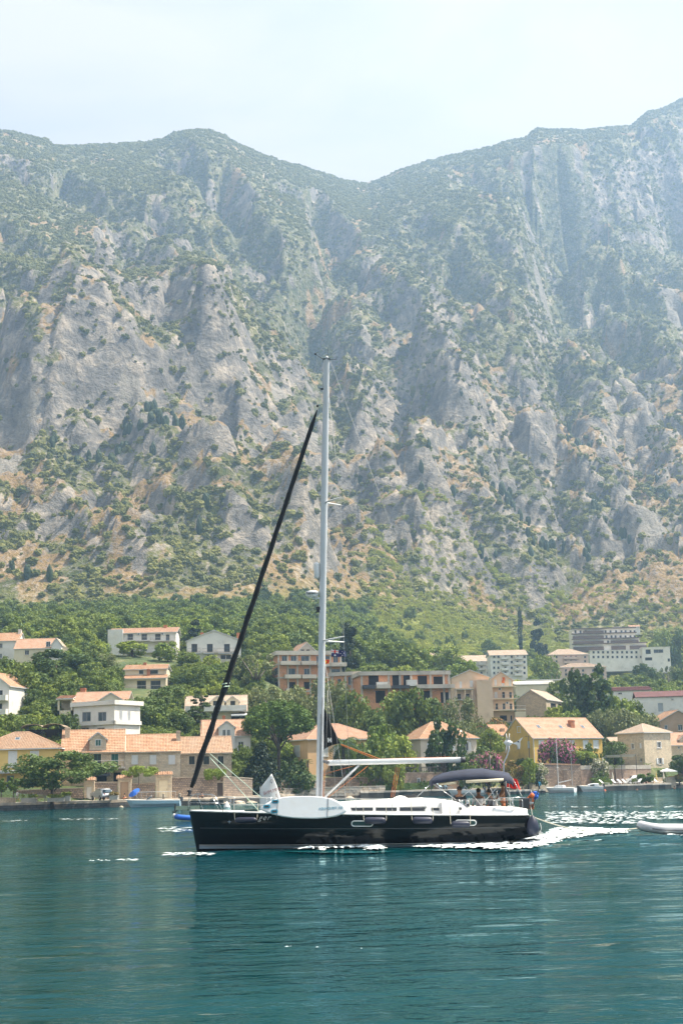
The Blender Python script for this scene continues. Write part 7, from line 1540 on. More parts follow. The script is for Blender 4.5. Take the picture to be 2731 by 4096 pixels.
fender("navy fender nearest the bow, half covering the yacht's name", 942, 1028, 3280, .115); fender("navy fender over the forward hull port", 1456, 1543, 3282, .135); fender("navy fender below the longest cabin window", 1648, 1729, 3281, .135); fender("dark fender over the aft hull port", 1802, 1878, 3297, .125)
e = empty("ball_fender", W(bp(2130, 3308, -2.05))); tag(e, "large round navy fender hanging at the yacht's stern corner", "fender"); m = MB(); m.lathe([(.02, .46), (.07, .42), (.10, .36), (.18, .26), (.235, .08), (.245, -.08), (.21, -.22), (.12, -.31), (.02, -.34)], 18); m.build('body', 'fender_navy', e, True); MB().tube([(0, 0, .42), (-.02, .1, .75)], .014, 5).build('rope', 'rope_pale', e); MB().tube([(.22, -.2, -.28), (.31, -.16, -.05), (.28, -.12, .15)], .012, 5).build('piping', 'cloth_white', e)
# paddle board
brd = empty("paddle_board", W(bp(1213, 3229, -2.32))); tag(brd, "white inflatable paddle board strapped upright along the yacht's rail", "paddle board"); c0 = bp(1213, 3229, -2.32); brd.rotation_euler = (rad(-13), 0, 0)
OUT = [(1040, 3238), (1046, 3228), (1060, 3217), (1080, 3205), (1105, 3194), (1135, 3187), (1180, 3184), (1240, 3184), (1290, 3187), (1330, 3195), (1360, 3209), (1378, 3224), (1387, 3239), (1384, 3248), (1372, 3257), (1345, 3266), (1310, 3272), (1270, 3275), (1220, 3275), (1170, 3273), (1125, 3267), (1090, 3258), (1062, 3248)]
P = []
for sc_, yy in ((.93, -.055), (.985, -.045), (1.0, -.02), (1.0, .03), (.985, .05), (.93, .06)): P.append([((bp(px_, py_, -2.32) - c0) * sc_) + Vector((0, yy, 0)) for px_, py_ in OUT])
m = MB(); m.grid(P, close=True); m.poly(P[0][::-1]); m.poly(P[-1]); m.build('board', 'board_white', brd, True).data.polygons.foreach_set('use_smooth', [True] * (len(m.f) - 2) + [False] * 2)
for x0, y0, x1, y1 in ((1053, 3219, 1081, 3235), (1087, 3199, 1115, 3215), (1084, 3239, 1112, 3255)):
    a, b2 = bp(x0, y1, -2.32) - c0, bp(x1, y0, -2.32) - c0; m = MB(); rnd_ = .03; m.box(a.x, -.075, a.z + rnd_, b2.x, -.056, b2.z - rnd_); m.box(a.x + rnd_, -.074, a.z, b2.x - rnd_, -.0565, b2.z); pd = m.build('fin_pad', 'teal_pad', brd); MB().box(a.x + .06, -.09, (a.z + b2.z) / 2 - .03, b2.x - .05, -.0755, (a.z + b2.z) / 2 + .03).build('fin_slot', 'print_dark', pd)
text('AQUAQUEST 320', 'print_blue', .118, brd, Matrix.Translation(bp(1323, 3234, -2.32) - c0 + Vector((0, -.06, 0))) @ Matrix.Rotation(rad(-1.4), 4, 'Y') @ FACE, bold=.002, spacing=1.06)
for px_ in (1112, 1313): a = bp(px_, 3190, -2.32) - c0; b2 = bp(px_ - 4, 3272, -2.32) - c0; MB().tube([a + Vector((0, .06, .05)), a + Vector((0, -.065, 0)), b2 + Vector((0, -.065, 0)), b2 + Vector((0, .06, -.02))], .008, 4).build('strap', 'print_dark', brd)
# flags
def flag(name, label, corners, ly, mats, paint, pole=None, waves=2.0, amp=.06, n=(16, 8)):
    c = bp(*corners[0], ly); e = empty(name, W(c)); tag(e, label, "flag"); P = []; m = MB(); TL, TR, BR, BL = [bp(*q, ly) - c for q in corners]
    for j in range(n[1] + 1):
        row = []
        for i in range(n[0] + 1): f, g = i / n[0], j / n[1]; p = TL.lerp(TR, f).lerp(BL.lerp(BR, f), g); row.append(p + Vector((0, amp * math.sin(f * 6.28 * waves + g) * f, .25 * amp * math.sin(f * 9 + 1) * f)))
        P.append(row)
    for j in range(n[1]):
        for i in range(n[0]): m.quad(P[j][i], P[j][i + 1], P[j + 1][i + 1], P[j + 1][i], paint((i + .5) / n[0], (j + .5) / n[1]))
    m.build('cloth', mats, e)
    if pole: MB().tube([bp(*pole[0], ly) - c, bp(*pole[1], ly) - c], .012, 5).build('staff', 'spar_white', e)
    else: MB().tube([TL + Vector((-.01, 0, .25)), BL + Vector((-.01, 0, -.3))], .006, 4).build('line', 'wire', e)
    return e
def jack(f, g, base):   # union canton, then stars
    if f < .5 and g < .5:
        x, y = f * 2, g * 2
        if abs(x - .5) < .09 or abs(y - .5) < .14: return 1
        if abs(x - .5) < .17 or abs(y - .5) < .26 or abs(abs(x - .5) - abs(y - .5)) < .09: return 2
        return 3
    for sx, sy in ((.25, .78), (.75, .2), (.75, .82), (.64, .5), (.86, .45)):
        if math.hypot((f - sx) * 1.8, g - sy) < (.12 if sx == .25 else .06): return 2
    return base
flag("blue_flag", "dark blue flag with union canton and stars flying from the lower spreader", [(1325, 2597), (1382, 2604), (1384, 2627), (1325, 2627)], 1.1, ['flag_navy', 'flag_red', 'cloth_white', 'flag_navy'], lambda f, g: jack(f, g, 0), n=(40, 20))
flag("red_courtesy_flag", "small red flag with gold emblem below the blue flag beside the mast", [(1290, 2637), (1319, 2639), (1315, 2656), (1290, 2656)], .9, ['flag_red', 'flag_gold'], lambda f, g: 1 if (math.hypot((f - .5) * 1.6, g - .5) < .26 or f < .05 or f > .95 or g < .08 or g > .92) else 0, n=(28, 16))
flag("red_ensign", "red ensign with union canton drooping from the yacht's stern", [(2036, 3108), (2068, 3120), (2083, 3160), (2024, 3148)], .4, ['flag_red', 'flag_red', 'cloth_white', 'flag_navy'], lambda f, g: jack(f, g, 0) if (f < .5 and g < .5) else 0, pole=((2034, 3104), (2040, 3250)), n=(28, 22), amp=.14)
# stern gear
e = empty("gear_box", W(bp(2096, 3235, -1.35))); tag(e, "black square gear box lashed to the yacht's stern rail", "box"); a = bp(2078, 3236, -1.35) - bp(2096, 3235, -1.35); b2 = bp(2113, 3192, -1.35) - bp(2096, 3235, -1.35); MB().box(a.x, -.18, a.z, b2.x, .18, b2.z - .05).build('case', 'print_dark', e); MB().box(a.x - .01, -.19, b2.z - .048, b2.x + .01, .19, b2.z).build('lid', 'rubber_dark', e)
c = bp(2122, 3200, -1.2); e = empty("horseshoe_buoy", W(c)); tag(e, "orange horseshoe lifebuoy on the stern rail", "lifebuoy"); MB().tube([(-.08, 0, .12), (-.10, 0, -.1), (-.085, 0, -.36)], .055, 8).tube([(.06, 0, .12), (.075, 0, -.1), (.05, 0, -.36)], .055, 8).tube([(-.08, 0, .1), (0, 0, .19), (.06, 0, .1)], .055, 8).build('ring', 'orange_gear', e, True); MB().tube([(-.1, -.01, -.12), (.09, -.01, -.12)], .06, 8).build('band', 'cloth_white', e)
c = bp(2127, 3182, -1.3); e = empty("orange_buoy", W(c)); tag(e, "small round orange buoy above the lifebuoy at the stern", "buoy"); MB().lathe([(.01, -.10), (.06, -.085), (.095, -.03), (.095, .03), (.06, .085), (.02, .11)], 12).build('float', 'orange_gear', e, True); MB().tube([(0, 0, -.09), (-.02, .06, -.2)], .01, 5).build('rope', 'rope_pale', e)
c = bp(2136, 3180, -1.1); e = empty("blue_bag", W(c)); tag(e, "bright blue bag tied behind the orange buoy at the stern", "bag"); bm = bmesh.new(); bmesh.ops.create_icosphere(bm, subdivisions=3, radius=1)
for v in bm.verts: k = 1 + .15 * math.sin(v.co.x * 4 + 1) + .12 * math.sin(v.co.z * 5 + v.co.y * 3); v.co = Vector((v.co.x * .21 * k, v.co.y * .15 * k, v.co.z * .15 * k))
me = bpy.data.meshes.new('sack'); bm.to_mesh(me); bm.free(); me.materials.append(MATS['blue_bag']); link('sack', me, e); MB().tube([(-.1, 0, .1), (-.14, 0, .2)], .02, 5).build('tie', 'cloth_white', e)
c = bp(2128, 3200, -1.25); e = empty("dan_buoy", W(c)); tag(e, "black dan buoy pole with a small light blue flag at the stern", "pole"); t = bp(2163, 3128, -1.25) - c; MB().tube([(-.02, 0, -.3), t], [.025, .012], 6).build('pole', 'print_dark', e); MB().prism([t, t + Vector((-.12, 0, .02)), t + Vector((-.09, 0, -.16)), t + Vector((.0, 0, -.14))], (0, .01, 0)).build('pennant', 'sky_blue', e)
# dinghy in tow
dn = onz(2600, 3345); DY = dn.y; e = empty("inflatable_dinghy", (at(2690, 3340, DY).x, DY, 0)); tag(e, "light grey inflatable dinghy in tow at the right edge", "dinghy"); dx = e.location.x
def dp(px, py, ly=0): p = at(px, py, DY + ly); return Vector((p.x - dx, ly, p.z))
r = .21; m = MB(); P = [(1.75, -.55, .28), (0.6, -.6, .27), (-.5, -.58, .30), (-1.0, -.45, .37), (-1.28, -.2, .44), (-1.36, 0, .47), (-1.28, .2, .44), (-1.0, .45, .37), (-.5, .58, .30), (.6, .6, .27), (1.75, .55, .28)]
Pf = []
for i in range(len(P) - 1):
    for k in range(4): Pf.append(Vector(P[i]).lerp(Vector(P[i + 1]), k / 4))
Pf.append(Vector(P[-1])); m.tube(Pf, [.06, .15] + [r] * (len(Pf) - 4) + [.15, .06], 14); m.build('tube', 'rubber_grey', e, True)
MB().tube([p + Vector((0, -.205 if p.y < 0 else .205, -.03)) if abs(p.y) > .3 else p + Vector((-.205, 0, -.03)) for p in Pf[2:-2]], .022, 6).build('rubbing_strake', 'rubber_dark', e, True); MB().grid([[(-.9, -.35, .15), (-.9, .35, .15)], [(1.5, -.45, .1), (1.5, .45, .1)]]).build('floor', 'rubber_dark', e); MB().box(1.42, -.42, .05, 1.48, .42, .5).build('transom', 'rubber_dark', e)
MB().grid([[(-1.2 + .1 * i, -.5 + .1 * i + j * (.1 - .0 * i), -.08 + .02 * i) for j in range(6)] for i in range(3)]).build('keel_skin', 'rubber_grey', e)
m = MB(); a = W(bp(2114, 3262, -1.2)); b2 = Vector((dx - 1.42, DY, .36)); m.tube([a.lerp(b2, k / 16) + Vector((0, 0, -.42 * math.sin(math.pi * k / 16) * (1 - .3 * k / 16))) for k in range(17)], .022, 6); o = m.build("tow_rope", 'rope_pale'); tag(o, "pale tow rope running from the yacht's stern to the dinghy", "rope")
# small sail of a dinghy behind the foredeck
oc = at(1075, 3240, 100); e = empty("sailing_dinghy", (oc.x, 100, 0)); tag(e, "small white sailing dinghy half hidden behind the yacht's foredeck", "sailing dinghy")
def op(px, py, dy=0): p = at(px, py, 100 + dy); return Vector((p.x - oc.x, dy, p.z))
A, B, C_, D_ = op(1087, 3094), op(1041, 3152), op(1041, 3242), op(1128, 3226); m = MB(); P = []
for i in range(11):
    g = i / 10; lf = (A.lerp(B, g / .45) if g < .45 else B.lerp(C_, (g - .45) / .55)); rt = A.lerp(D_, g) + Vector((.10 * math.sin(math.pi * g), 0, 0)); P.append([lf.lerp(rt, j / 10) + Vector((0, -.22 * math.sin(math.pi * j / 10) * g, 0)) for j in range(11)])
m.grid(P); sl = m.build('sail', 'cloth_white', e, True); md = sl.modifiers.new('thick', 'SOLIDIFY'); md.thickness = .008
MB().tube([C_ + Vector((0, 0, -.7)), B + Vector((0, 0, .1))], .025, 8).build('mast', 'spar_white', e); MB().tube([C_ + Vector((0, .02, -.02)), A], .015, 6).build('sprit', 'spar_white', e); MB().tube([C_ + Vector((0, 0, .0)), D_ + Vector((.1, 0, -.02))], .02, 6).build('boom', 'spar_white', e)
def sl_m(px, py, rot, k=1, dy=-.25): return Matrix.Translation(op(px, py, dy)) @ Matrix.Rotation(rad(rot), 4, 'Y') @ FACE @ Matrix.Scale(k, 4, (1, 0, 0))
text('MNE', 'print_red', .30, sl, sl_m(1070, 3170, -14, -1)); text('MNE', 'print_red', .30, sl, sl_m(1108, 3158, -16, 1)); text('2', 'print_red', .26, sl, sl_m(1106, 3182, -10, -1)); text('7', 'print_red', .26, sl, sl_m(1110, 3202, -10, -1))
q = op(1086, 3124, -.2); MB().tube([q + Vector((.085 * math.cos(t), 0, .11 * math.sin(t))) for t in np.linspace(0, 2 * math.pi, 21)], .012, 5).tube([q + Vector((-.02, 0, .07)), q + Vector((.03, 0, -.2))], .012, 5).build('class_mark', 'print_dark', sl)
m = MB(); hp = []
for xx, hb, zk in ((-1.15, .35, .12), (-.8, .5, -.02), (0, .56, -.08), (.8, .52, -.02), (1.15, .45, .1)): hp.append([(xx, -hb, .42), (xx, -hb * .85, zk + .05), (xx, 0, zk), (xx, hb * .85, zk + .05), (xx, hb, .42)])
m.grid(hp); m.poly(hp[0]); m.poly(hp[-1][::-1]); m.xf(Matrix.Translation((.35, 0, 0))); m.build('hull', 'gelcoat', e)

# ------------------------------------------------------------------ boats, car and people along the shore
plain("car_white", (0.78, 0.78, 0.78), 0.25, 0.03, 3.0, bmp=0, coat=.6); plain("tyre", (0.018, 0.018, 0.018), 0.8, 0.1, 8.0); plain("alloy", (0.45, 0.45, 0.46), 0.35, 0.05, 8.0, metal=.8, bmp=0); plain("lamp_red", (0.45, 0.02, 0.02), 0.3, 0.05, 8.0, bmp=0); plain("boat_blue", (0.46, 0.62, 0.70), 0.35, 0.06, 2.0, bmp=.02); plain("car_dark", (0.03, 0.04, 0.06), 0.25, 0.05, 3.0, bmp=0, coat=.5)
plain("lounger_white", (0.80, 0.78, 0.75), 0.5, 0.05, 5.0, bmp=.05); plain("terracotta", (0.42, 0.22, 0.13), 0.85, 0.15, 5.0); plain("parasol_cream", (0.72, 0.66, 0.52), 0.8, 0.08, 4.0); plain("parasol_yellow", (0.62, 0.47, 0.14), 0.8, 0.08, 4.0); plain("cloth_teal", (0.03, 0.22, 0.28), 0.8, 0.1, 5.0); plain("cloth_purple", (0.14, 0.09, 0.17), 0.8, 0.1, 5.0); plain("cloth_pink", (0.58, 0.30, 0.26), 0.8, 0.1, 5.0); plain("cloth_khaki", (0.40, 0.34, 0.24), 0.8, 0.1, 5.0); plain("shorts_orange", (0.60, 0.22, 0.10), 0.8, 0.1, 5.0); plain("bench_wood", (0.30, 0.22, 0.15), 0.7, 0.2, 6.0)
def car(label, loc, rz, paint="car_white", sc_=1.0):
    """five-door suv, front along +x"""
    e = empty("parked_car", loc, rz); tag(e, label, "car"); e.scale = (sc_,) * 3; L_, Wd = 4.5, 1.86
    pr = [(-2.25, .42), (-2.28, .75), (-2.2, .98), (-1.95, 1.02), (-1.55, 1.50), (-1.2, 1.62), (0, 1.66), (.55, 1.58), (1.15, 1.08), (2.0, .98), (2.22, .80), (2.25, .42)]
    m = MB(); P = []
    for sd, k in ((-1, 1), (-.94, 1), (.94, 1), (1, 1)):
        row = []
        for x, z in pr: tuck = .82 if z > 1.1 else 1.0; ww = Wd / 2 * (tuck if abs(sd) == 1 else tuck * .96); row.append((x * (.985 if abs(sd) == 1 else 1.0), ww * (1 if sd > 0 else -1) * (1 if abs(sd) == 1 else .93), z - (.03 if abs(sd) == 1 and z > 1 else 0)))
        P.append(row)
    m.grid(P); m.poly(P[0]); m.poly(P[-1][::-1]); m.quad((-2.2, -.9, .42), (2.2, -.9, .42), (2.2, .9, .42), (-2.2, .9, .42)); body = m.build('body', paint, e)
    for sd in (-1, 1):
        y = sd * .77; MB().prism([(-1.45, y, 1.08), (-.15, y, 1.08), (-.15, y, 1.52), (-1.15, y, 1.52)], (0, sd * .03, 0)).build('side_window', 'glass_dark', body); MB().prism([(-.08, y, 1.08), (.95, y, 1.08), (.5, y, 1.48), (-.08, y, 1.52)], (0, sd * .03, 0)).build('side_window', 'glass_dark', body)
        MB().box(.75, sd * .93, 1.05, .95, sd * 1.08, 1.2).build('mirror', paint, body)
        MB().prism([(-2.27, sd * .45, .82), (-2.24, sd * .45, .98), (-2.05, sd * .93, .98), (-2.12, sd * .93, .82)], (-.03, 0, 0)).build('tail_lamp', 'lamp_red', body); MB().prism([(2.2, sd * .5, .72), (2.2, sd * .5, .84), (2.0, sd * .92, .88), (2.05, sd * .92, .74)], (.03, 0, 0)).build('headlight', 'glass_blue', body)
        for x in (-1.38, 1.38):
            wl = MB().lathe([(.12, -.11), (.33, -.11), (.35, -.07), (.35, .07), (.33, .11), (.12, .11)], 20, (x, sd * .86, .35), 'Y').build('wheel', 'tyre', e, True); MB().lathe([(.02, 0), (.2, 0), (.23, .02), (.02, .04)], 14, (x, sd * (.86 + .105 if sd > 0 else .86 + .145), .35), 'Y').build('rim', 'alloy', wl)
    MB().prism([(-2.12, -.68, 1.07), (-2.12, .68, 1.07), (-1.72, .62, 1.50), (-1.72, -.62, 1.50)], (-.05, 0, .03)).build('rear_window', 'glass_blue', body); MB().prism([(1.12, -.68, 1.10), (1.12, .68, 1.10), (.62, .62, 1.56), (.62, -.62, 1.56)], (.04, 0, .02)).build('windscreen', 'glass_dark', body)
    MB().box(-2.33, -.85, .42, -2.2, .85, .62).box(2.2, -.85, .42, 2.3, .85, .6).build('bumper', 'rubber_dark', body); MB().box(-2.32, -.26, .68, -2.27, .26, .80).build('number_plate', 'cloth_white', body)
    return e
p = at(404, 3200, 209.2); car("white car parked on the quay seen from behind left of the tile-capped gateway", (p.x, 210.2, 1.06), rad(122))
p = at(2540, 3110, 281); car("white car half hidden by shrubs behind the loungers", (p.x, 283, 1.08), rad(200))
p = at(2045, 2890, 352); car("dark car parked below the peach balcony house", (p.x, 352, float(ground(p.x, 352)) + .05), rad(170), "car_dark")
# --- moored boats
def loft(m, secs): m.grid(secs); m.poly(secs[0]); m.poly(secs[-1][::-1])
def boat_hull(L_, B, F0, F1, n=12, full=.65, tr=.9):
    S = []
    for k in range(n + 1):
        t = k / n; b = B / 2 * (1 - (1 - min(t / .55, 1)) ** 2.4) ** .8 * (1 if t < .55 else 1 - (1 - tr) * ((t - .55) / .45)) + .01; z = F0 + (F1 - F0) * t ** .7; x = -L_ / 2 + L_ * t; kz = -.25 + .25 * (1 - t) ** 4
        S.append([(x - (1 - t) ** 5 * .35 * 1, -b, z), (x, -b * .93, z * .5), (x + (1 - t) ** 5 * .3, -b * full, .02), (x + (1 - t) ** 5 * .5, 0, kz), (x + (1 - t) ** 5 * .3, b * full, .02), (x, b * .93, z * .5), (x - (1 - t) ** 5 * .35, b, z)])
    return S
def motorboat(name, label, px0, px1, Y, hullm, trim, cabin=False, py=None):
    a, b = at(px0, 3200, Y), at(px1, 3200, Y); L_ = b.x - a.x; e = empty(name, ((a.x + b.x) / 2, Y, 0)); tag(e, label, "boat"); S = boat_hull(L_, L_ * .34, 1.05, .85); m = MB(); loft(m, S); m.build('hull', hullm, e, False)
    m = MB(); m.grid([[s[0], (s[0][0] + .05, 0, s[0][2] + .06), s[-1]] for s in S[:6]]); m.build('foredeck', trim, e); m = MB()
    for sd in (0, -1): m.tube([Vector(s[sd]) for s in S], .045, 6)
    m.build('gunwale', trim, e); m = MB(); m.grid([[(s[0][0], s[0][1] * .9, .35), (s[0][0], -s[0][1] * .9, .35)] for s in S[5:]]); m.build('cockpit_floor', 'deck_teak', e)
    for z in (.32, .55): m = MB(); m.tube([Vector(s[1]).lerp(Vector(s[2]), 1 - z / .55 * .95) + Vector((0, -.01, 0)) for s in S[1:]], .018, 4); m.build('rubbing_line', 'rubber_dark', e)
    if cabin:
        P = []
        for x, hb, z in ((-.26, .35, .95), (-.18, .6, 1.35), (.1, .75, 1.5), (.3, .75, 1.45), (.31, .7, .9)): P.append([(L_ * x, -hb, .85), (L_ * x, -hb * .9, z - .1), (L_ * x, 0, z), (L_ * x, hb * .9, z - .1), (L_ * x, hb, .85)])
        m = MB(); m.grid(P); m.poly(P[-1]); c = m.build('cabin', trim, e)
        MB().box(-L_ * .12, -.80, 1.05, L_ * .08, -.72, 1.28).build('cabin_window', 'glass_dark', c)
    else:
        m = MB(); n = 10
        P = [[(-L_ * .14 + .45 * math.cos(t) * -1 + .25, .85 * math.sin(t), .98) for t in np.linspace(-1.4, 1.4, n)], [(-L_ * .14 + .25 * math.cos(t) * -1 + .6, .7 * math.sin(t), 1.5) for t in np.linspace(-1.4, 1.4, n)]]; m.grid(P); w_ = m.build('windscreen', 'glass_blue', e); MB().tube(P[1], .025, 5).build('screen_frame', 'steel', w_)
        m = MB(); m.box(L_ * .05, -.7, .35, L_ * .12, .7, .8); m.build('bench', 'gelcoat', e)
    m = MB(); x = L_ / 2 + .15; m.box(x - .16, -.22, .75, x + .22, .22, 1.3); m.tube([(x, 0, .8), (x + .05, 0, -.3)], .08, 6); m.build('outboard', 'rubber_dark', e)
    return e
motorboat("motorboat", "pale blue open motorboat moored left of the yacht's bow", 516, 722, 203.5, 'boat_blue', 'gelcoat'); motorboat("cabin_boat", "small white cabin boat moored below the loungers", 2326, 2412, 263, 'gelcoat', 'gelcoat', True); motorboat("white_launch", "white launch moored behind the yacht's bimini", 1800, 1935, 250, 'gelcoat', 'cloth_white')
a = at(2244, 3165, 259); e = empty("small_sailboat", (a.x, 259, 0), rad(-28)); tag(e, "small white sailboat with bare mast moored below the bougainvillea", "sailboat"); S = boat_hull(5.2, 1.95, .95, .8); m = MB(); loft(m, S); m.build('hull', 'gelcoat', e); m = MB(); m.grid([[s[0], (s[0][0], 0, s[0][2] + .08), s[-1]] for s in S]); m.build('deck', 'gelcoat', e)
P = [[(x, -hb, .85), (x, -hb * .85, z), (x, 0, z + .05), (x, hb * .85, z), (x, hb, .85)] for x, hb, z in ((-1.4, .4, .95), (-.9, .6, 1.25), (.4, .7, 1.3), (.6, .7, 1.2))]; m = MB(); m.grid(P); m.poly(P[-1]); m.poly(P[0]); m.build('cabin', 'gelcoat', e); mh = at(2221, 2948, 259).z
ms = MB().tube([(-.5, 0, .9), (-.5, 0, mh)], [.06, .045], 8).build('mast', 'spar_white', e); MB().tube([(-.5, -.55, mh * .45), (-.5, .55, mh * .45)], .025, 5).build('spreader', 'spar_white', ms); MB().tube([(-.45, 0, 1.75), (1.9, 0, 2.2)], [.06, .06], 8).build('boom', 'spar_white', e)
for s in (-1, 1): MB().tube([(-.5, 0, mh), (-.5, .55 * s, mh * .45), (-.4, .85 * s, .9)], .01, 4).build('shroud', 'wire', e)
MB().tube([(-2.75, 0, .95), (-.5, 0, mh)], .01, 4).build('forestay', 'wire', e)
a = at(735, 3275, 150); p = onz(735, 3285); e = empty("blue_inflatable", (p.x + .35, p.y, 0), rad(12)); tag(e, "small blue and white inflatable boat just beyond the yacht's bow", "dinghy"); Pf = [Vector(q) for q in ((1.1, -.45, .25), (0, -.5, .25), (-.7, -.35, .32), (-.95, 0, .4), (-.7, .35, .32), (0, .5, .25), (1.1, .45, .25))]; MB().tube([Pf[i].lerp(Pf[i + 1], k / 3) for i in range(6) for k in range(3)] + [Pf[-1]], .2, 12).build('tube', 'blue_bag', e, True); MB().grid([[(-.7, -.3, .15), (-.7, .3, .15)], [(1, -.4, .1), (1, .4, .1)]]).build('floor', 'cloth_white', e); MB().tube([(-.98, -.1, .42), (-1.02, 0, .45), (-.98, .1, .42)], .19, 10).build('bow_patch', 'cloth_white', e, True)
def buoy(label, px, py, r, mat, cone=False):
    p = onz(px, py); e = empty("mooring_buoy", (p.x, p.y, 0)); tag(e, label, "buoy", "mooring buoys"); m = MB()
    if cone: m.lathe([(r * .6, -.15), (r, .0), (r * .95, r * .25), (r * .4, r * 1.4), (r * .12, r * 1.8), (.02, r * 1.9)], 14)
    else: m.lathe([(.02, -r * .6), (r * .8, -r * .4), (r, .1), (r * .75, r * .75), (r * .2, r), (.02, r * 1.02)], 14)
    m.build('float', mat, e, True); MB().tube([(r * .2 * math.cos(t), r * .2 * math.sin(t), r * (1.9 if cone else 1.0) + .02) for t in np.linspace(0, 6.28, 9)], .02, 5).build('ring', 'iron', e)
buoy("white cone buoy floating behind the yacht's bow rail", 908, 3230, .42, 'cloth_white', True); buoy("small pale buoy tethered to the pale blue motorboat", 486, 3232, .32, 'cloth_khaki'); buoy("orange buoy floating beside the white cabin boat", 2417, 3164, .28, 'orange_gear')
# --- quay furniture
def lounger(label, px, Y, zb, rz, group="white loungers", lm="lounger_white"):
    p = at(px, 3130, Y); e = empty("sun_lounger", (p.x, Y, zb), rz); tag(e, label, "lounger", group); MB().prism([(-.95, -.33, .28), (.35, -.33, .32), (.35, .33, .32), (-.95, .33, .28)], (0, 0, .05)).build('seat', lm, e); MB().prism([(.35, -.33, .33), (1.0, -.33, .92), (1.0, .33, .92), (.35, .33, .33)], (0, 0, .05)).build('backrest', lm, e)
    for x, y in ((-.8, -.28), (-.8, .28), (.4, -.28), (.4, .28)): MB().box(x - .03, y - .03, 0, x + .03, y + .03, .29).build('leg', lm, e)
for lab, px, Y, rz in (("white upright lounger at the left end of the bathing platform", 2416, 271.5, 2.6), ("first low white lounger right of the fan palm", 2464, 273, 2.4), ("second low white lounger right of the fan palm", 2487, 274, 2.4), ("third low white lounger right of the fan palm", 2506, 275, 2.4), ("white lounger facing right before the parked car", 2548, 276, .6), ("left one of the two loungers right of the domed pine", 2612, 279.5, 2.4), ("right one of the two loungers right of the domed pine", 2630, 280.5, 2.4)): lounger(lab, px, Y, 1.12, rz)
for lab, px, Y in (("pale blue lounger left of the hedge's end under the bimini", 1768, 257.5), ("pale blue lounger nearest the bimini's front edge", 1790, 258.5)):
    lounger(lab, px, Y, 1.17, 2.4, "pale loungers by the hedge", "boat_blue")
def parasol(label, px, ptop, Y, zb, mat, closed=True, r=1.5):
    t = at(px, ptop, Y); h = t.z - zb; e = empty("parasol", (t.x, Y, zb)); tag(e, label, "parasol"); MB().tube([(0, 0, 0), (0, 0, h)], .03, 6).build('pole', 'rail_grey', e); MB().lathe([(.3, 0), (.3, .06), (.05, .1)], 12).build('base', 'concrete', e); m = MB()
    if closed: m.lathe([(.10, h * .28), (.20, h * .34), (.16, h * .6), (.08, h * .85), (.02, h)], 10)
    else:
        n = 8; rim = [(r * math.cos(6.283 * k / n), r * math.sin(6.283 * k / n), h - .55) for k in range(n)]
        for k in range(n): m.add([(0, 0, h), rim[k], rim[(k + 1) % n]], [(0, 1, 2)]); m.quad(rim[k], rim[(k + 1) % n], tuple(Vector(rim[(k + 1) % n]) - Vector((0, 0, .18))), tuple(Vector(rim[k]) - Vector((0, 0, .18))))
    m.build('canopy', mat, e)
parasol("closed cream parasol left of the fan palm", 2447, 3087, 275.5, 1.1, 'parasol_cream'); parasol("closed yellow parasol right of the domed pine", 2622, 3089, 284, 1.1, 'parasol_yellow'); parasol("closed cream parasol before the tower house", 2651, 3086, 285, 1.1, 'parasol_cream'); parasol("open white parasol before the tower house", 2666, 3073, 287, 1.1, 'cloth_white', False, 2.0); parasol("closed cream parasol by the white oleander", 2175, 3103, 267.5, 1.1, 'parasol_cream')
p = at(532, 3175, 212); e = empty("tilted_parasol", (p.x, 212, 1.06), 0); tag(e, "blue beach parasol tilted on the quay behind the motorboat", "parasol"); m = MB(); n = 10; ax = Vector((-.45, -.5, .75)).normalized(); u_ = ax.orthogonal().normalized(); v_ = ax.cross(u_); c = Vector((0, 0, 1.25)); rim = [c - ax * .4 + (u_ * math.cos(6.283 * k / n) + v_ * math.sin(6.283 * k / n)) * .95 for k in range(n)]
for k in range(n): m.add([c, rim[k], rim[(k + 1) % n]], [(0, 1, 2)])
m.build('canopy', 'blue_bag', e); MB().tube([c, c - ax * 1.6], .02, 5).build('pole', 'rail_grey', e)
a = at(690 - 1, 3175, 210); a0 = at(547, 3175, 208.5); a1 = at(703, 3175, 210.5); e = empty("quay_railing", (a0.x, a0.y, 1.06), math.atan2(a1.y - a0.y, a1.x - a0.x)); tag(e, "metal railing along the quay behind the pale blue motorboat", "railing"); L_ = math.hypot(a1.x - a0.x, a1.y - a0.y); MB().tube([(0, 0, 1.0), (L_, 0, 1.0)], .035, 6).build('top_rail', 'rail_grey', e)
for k in range(9): MB().tube([(L_ * k / 8, 0, 0), (L_ * k / 8, 0, 1.0)], .028, 5).build('post', 'rail_grey', e)
for x, lab in ((655, "left stone bollard on the quay behind the motorboat's stern"), (719, "right stone bollard on the quay behind the motorboat's stern")):
    p = at(x, 3190, 207.5); o = MB().lathe([(.16, 0), (.17, .45), (.13, .55), (.18, .62), (.16, .72), (.05, .76)], 12).build("stone_bollard", 'sandstone', None, True, (p.x, 207.5, 1.05)); tag(o, lab, "bollard", "stone bollards")
p = at(160, 3205, 204.6); e = empty("park_bench", (p.x, 204.6, 1.06), rad(4)); tag(e, "slatted bench facing the water left of the quay pine", "bench")
for k in range(4): MB().box(-.85, -.1 + k * .12, .42, .85, -.0 + k * .12, .45).build('slat', 'bench_wood', e)
for k in range(3): MB().box(-.85, .38 + k * .015, .55 + k * .13, .85, .41 + k * .015, .65 + k * .13).build('slat', 'bench_wood', e)
for x in (-.7, .7): MB().box(x - .04, -.08, 0, x + .04, -.02, .42).box(x - .04, .34, 0, x + .04, .40, .9).box(x - .04, -.02, .38, x + .04, .34, .42).build('leg', 'concrete', e)
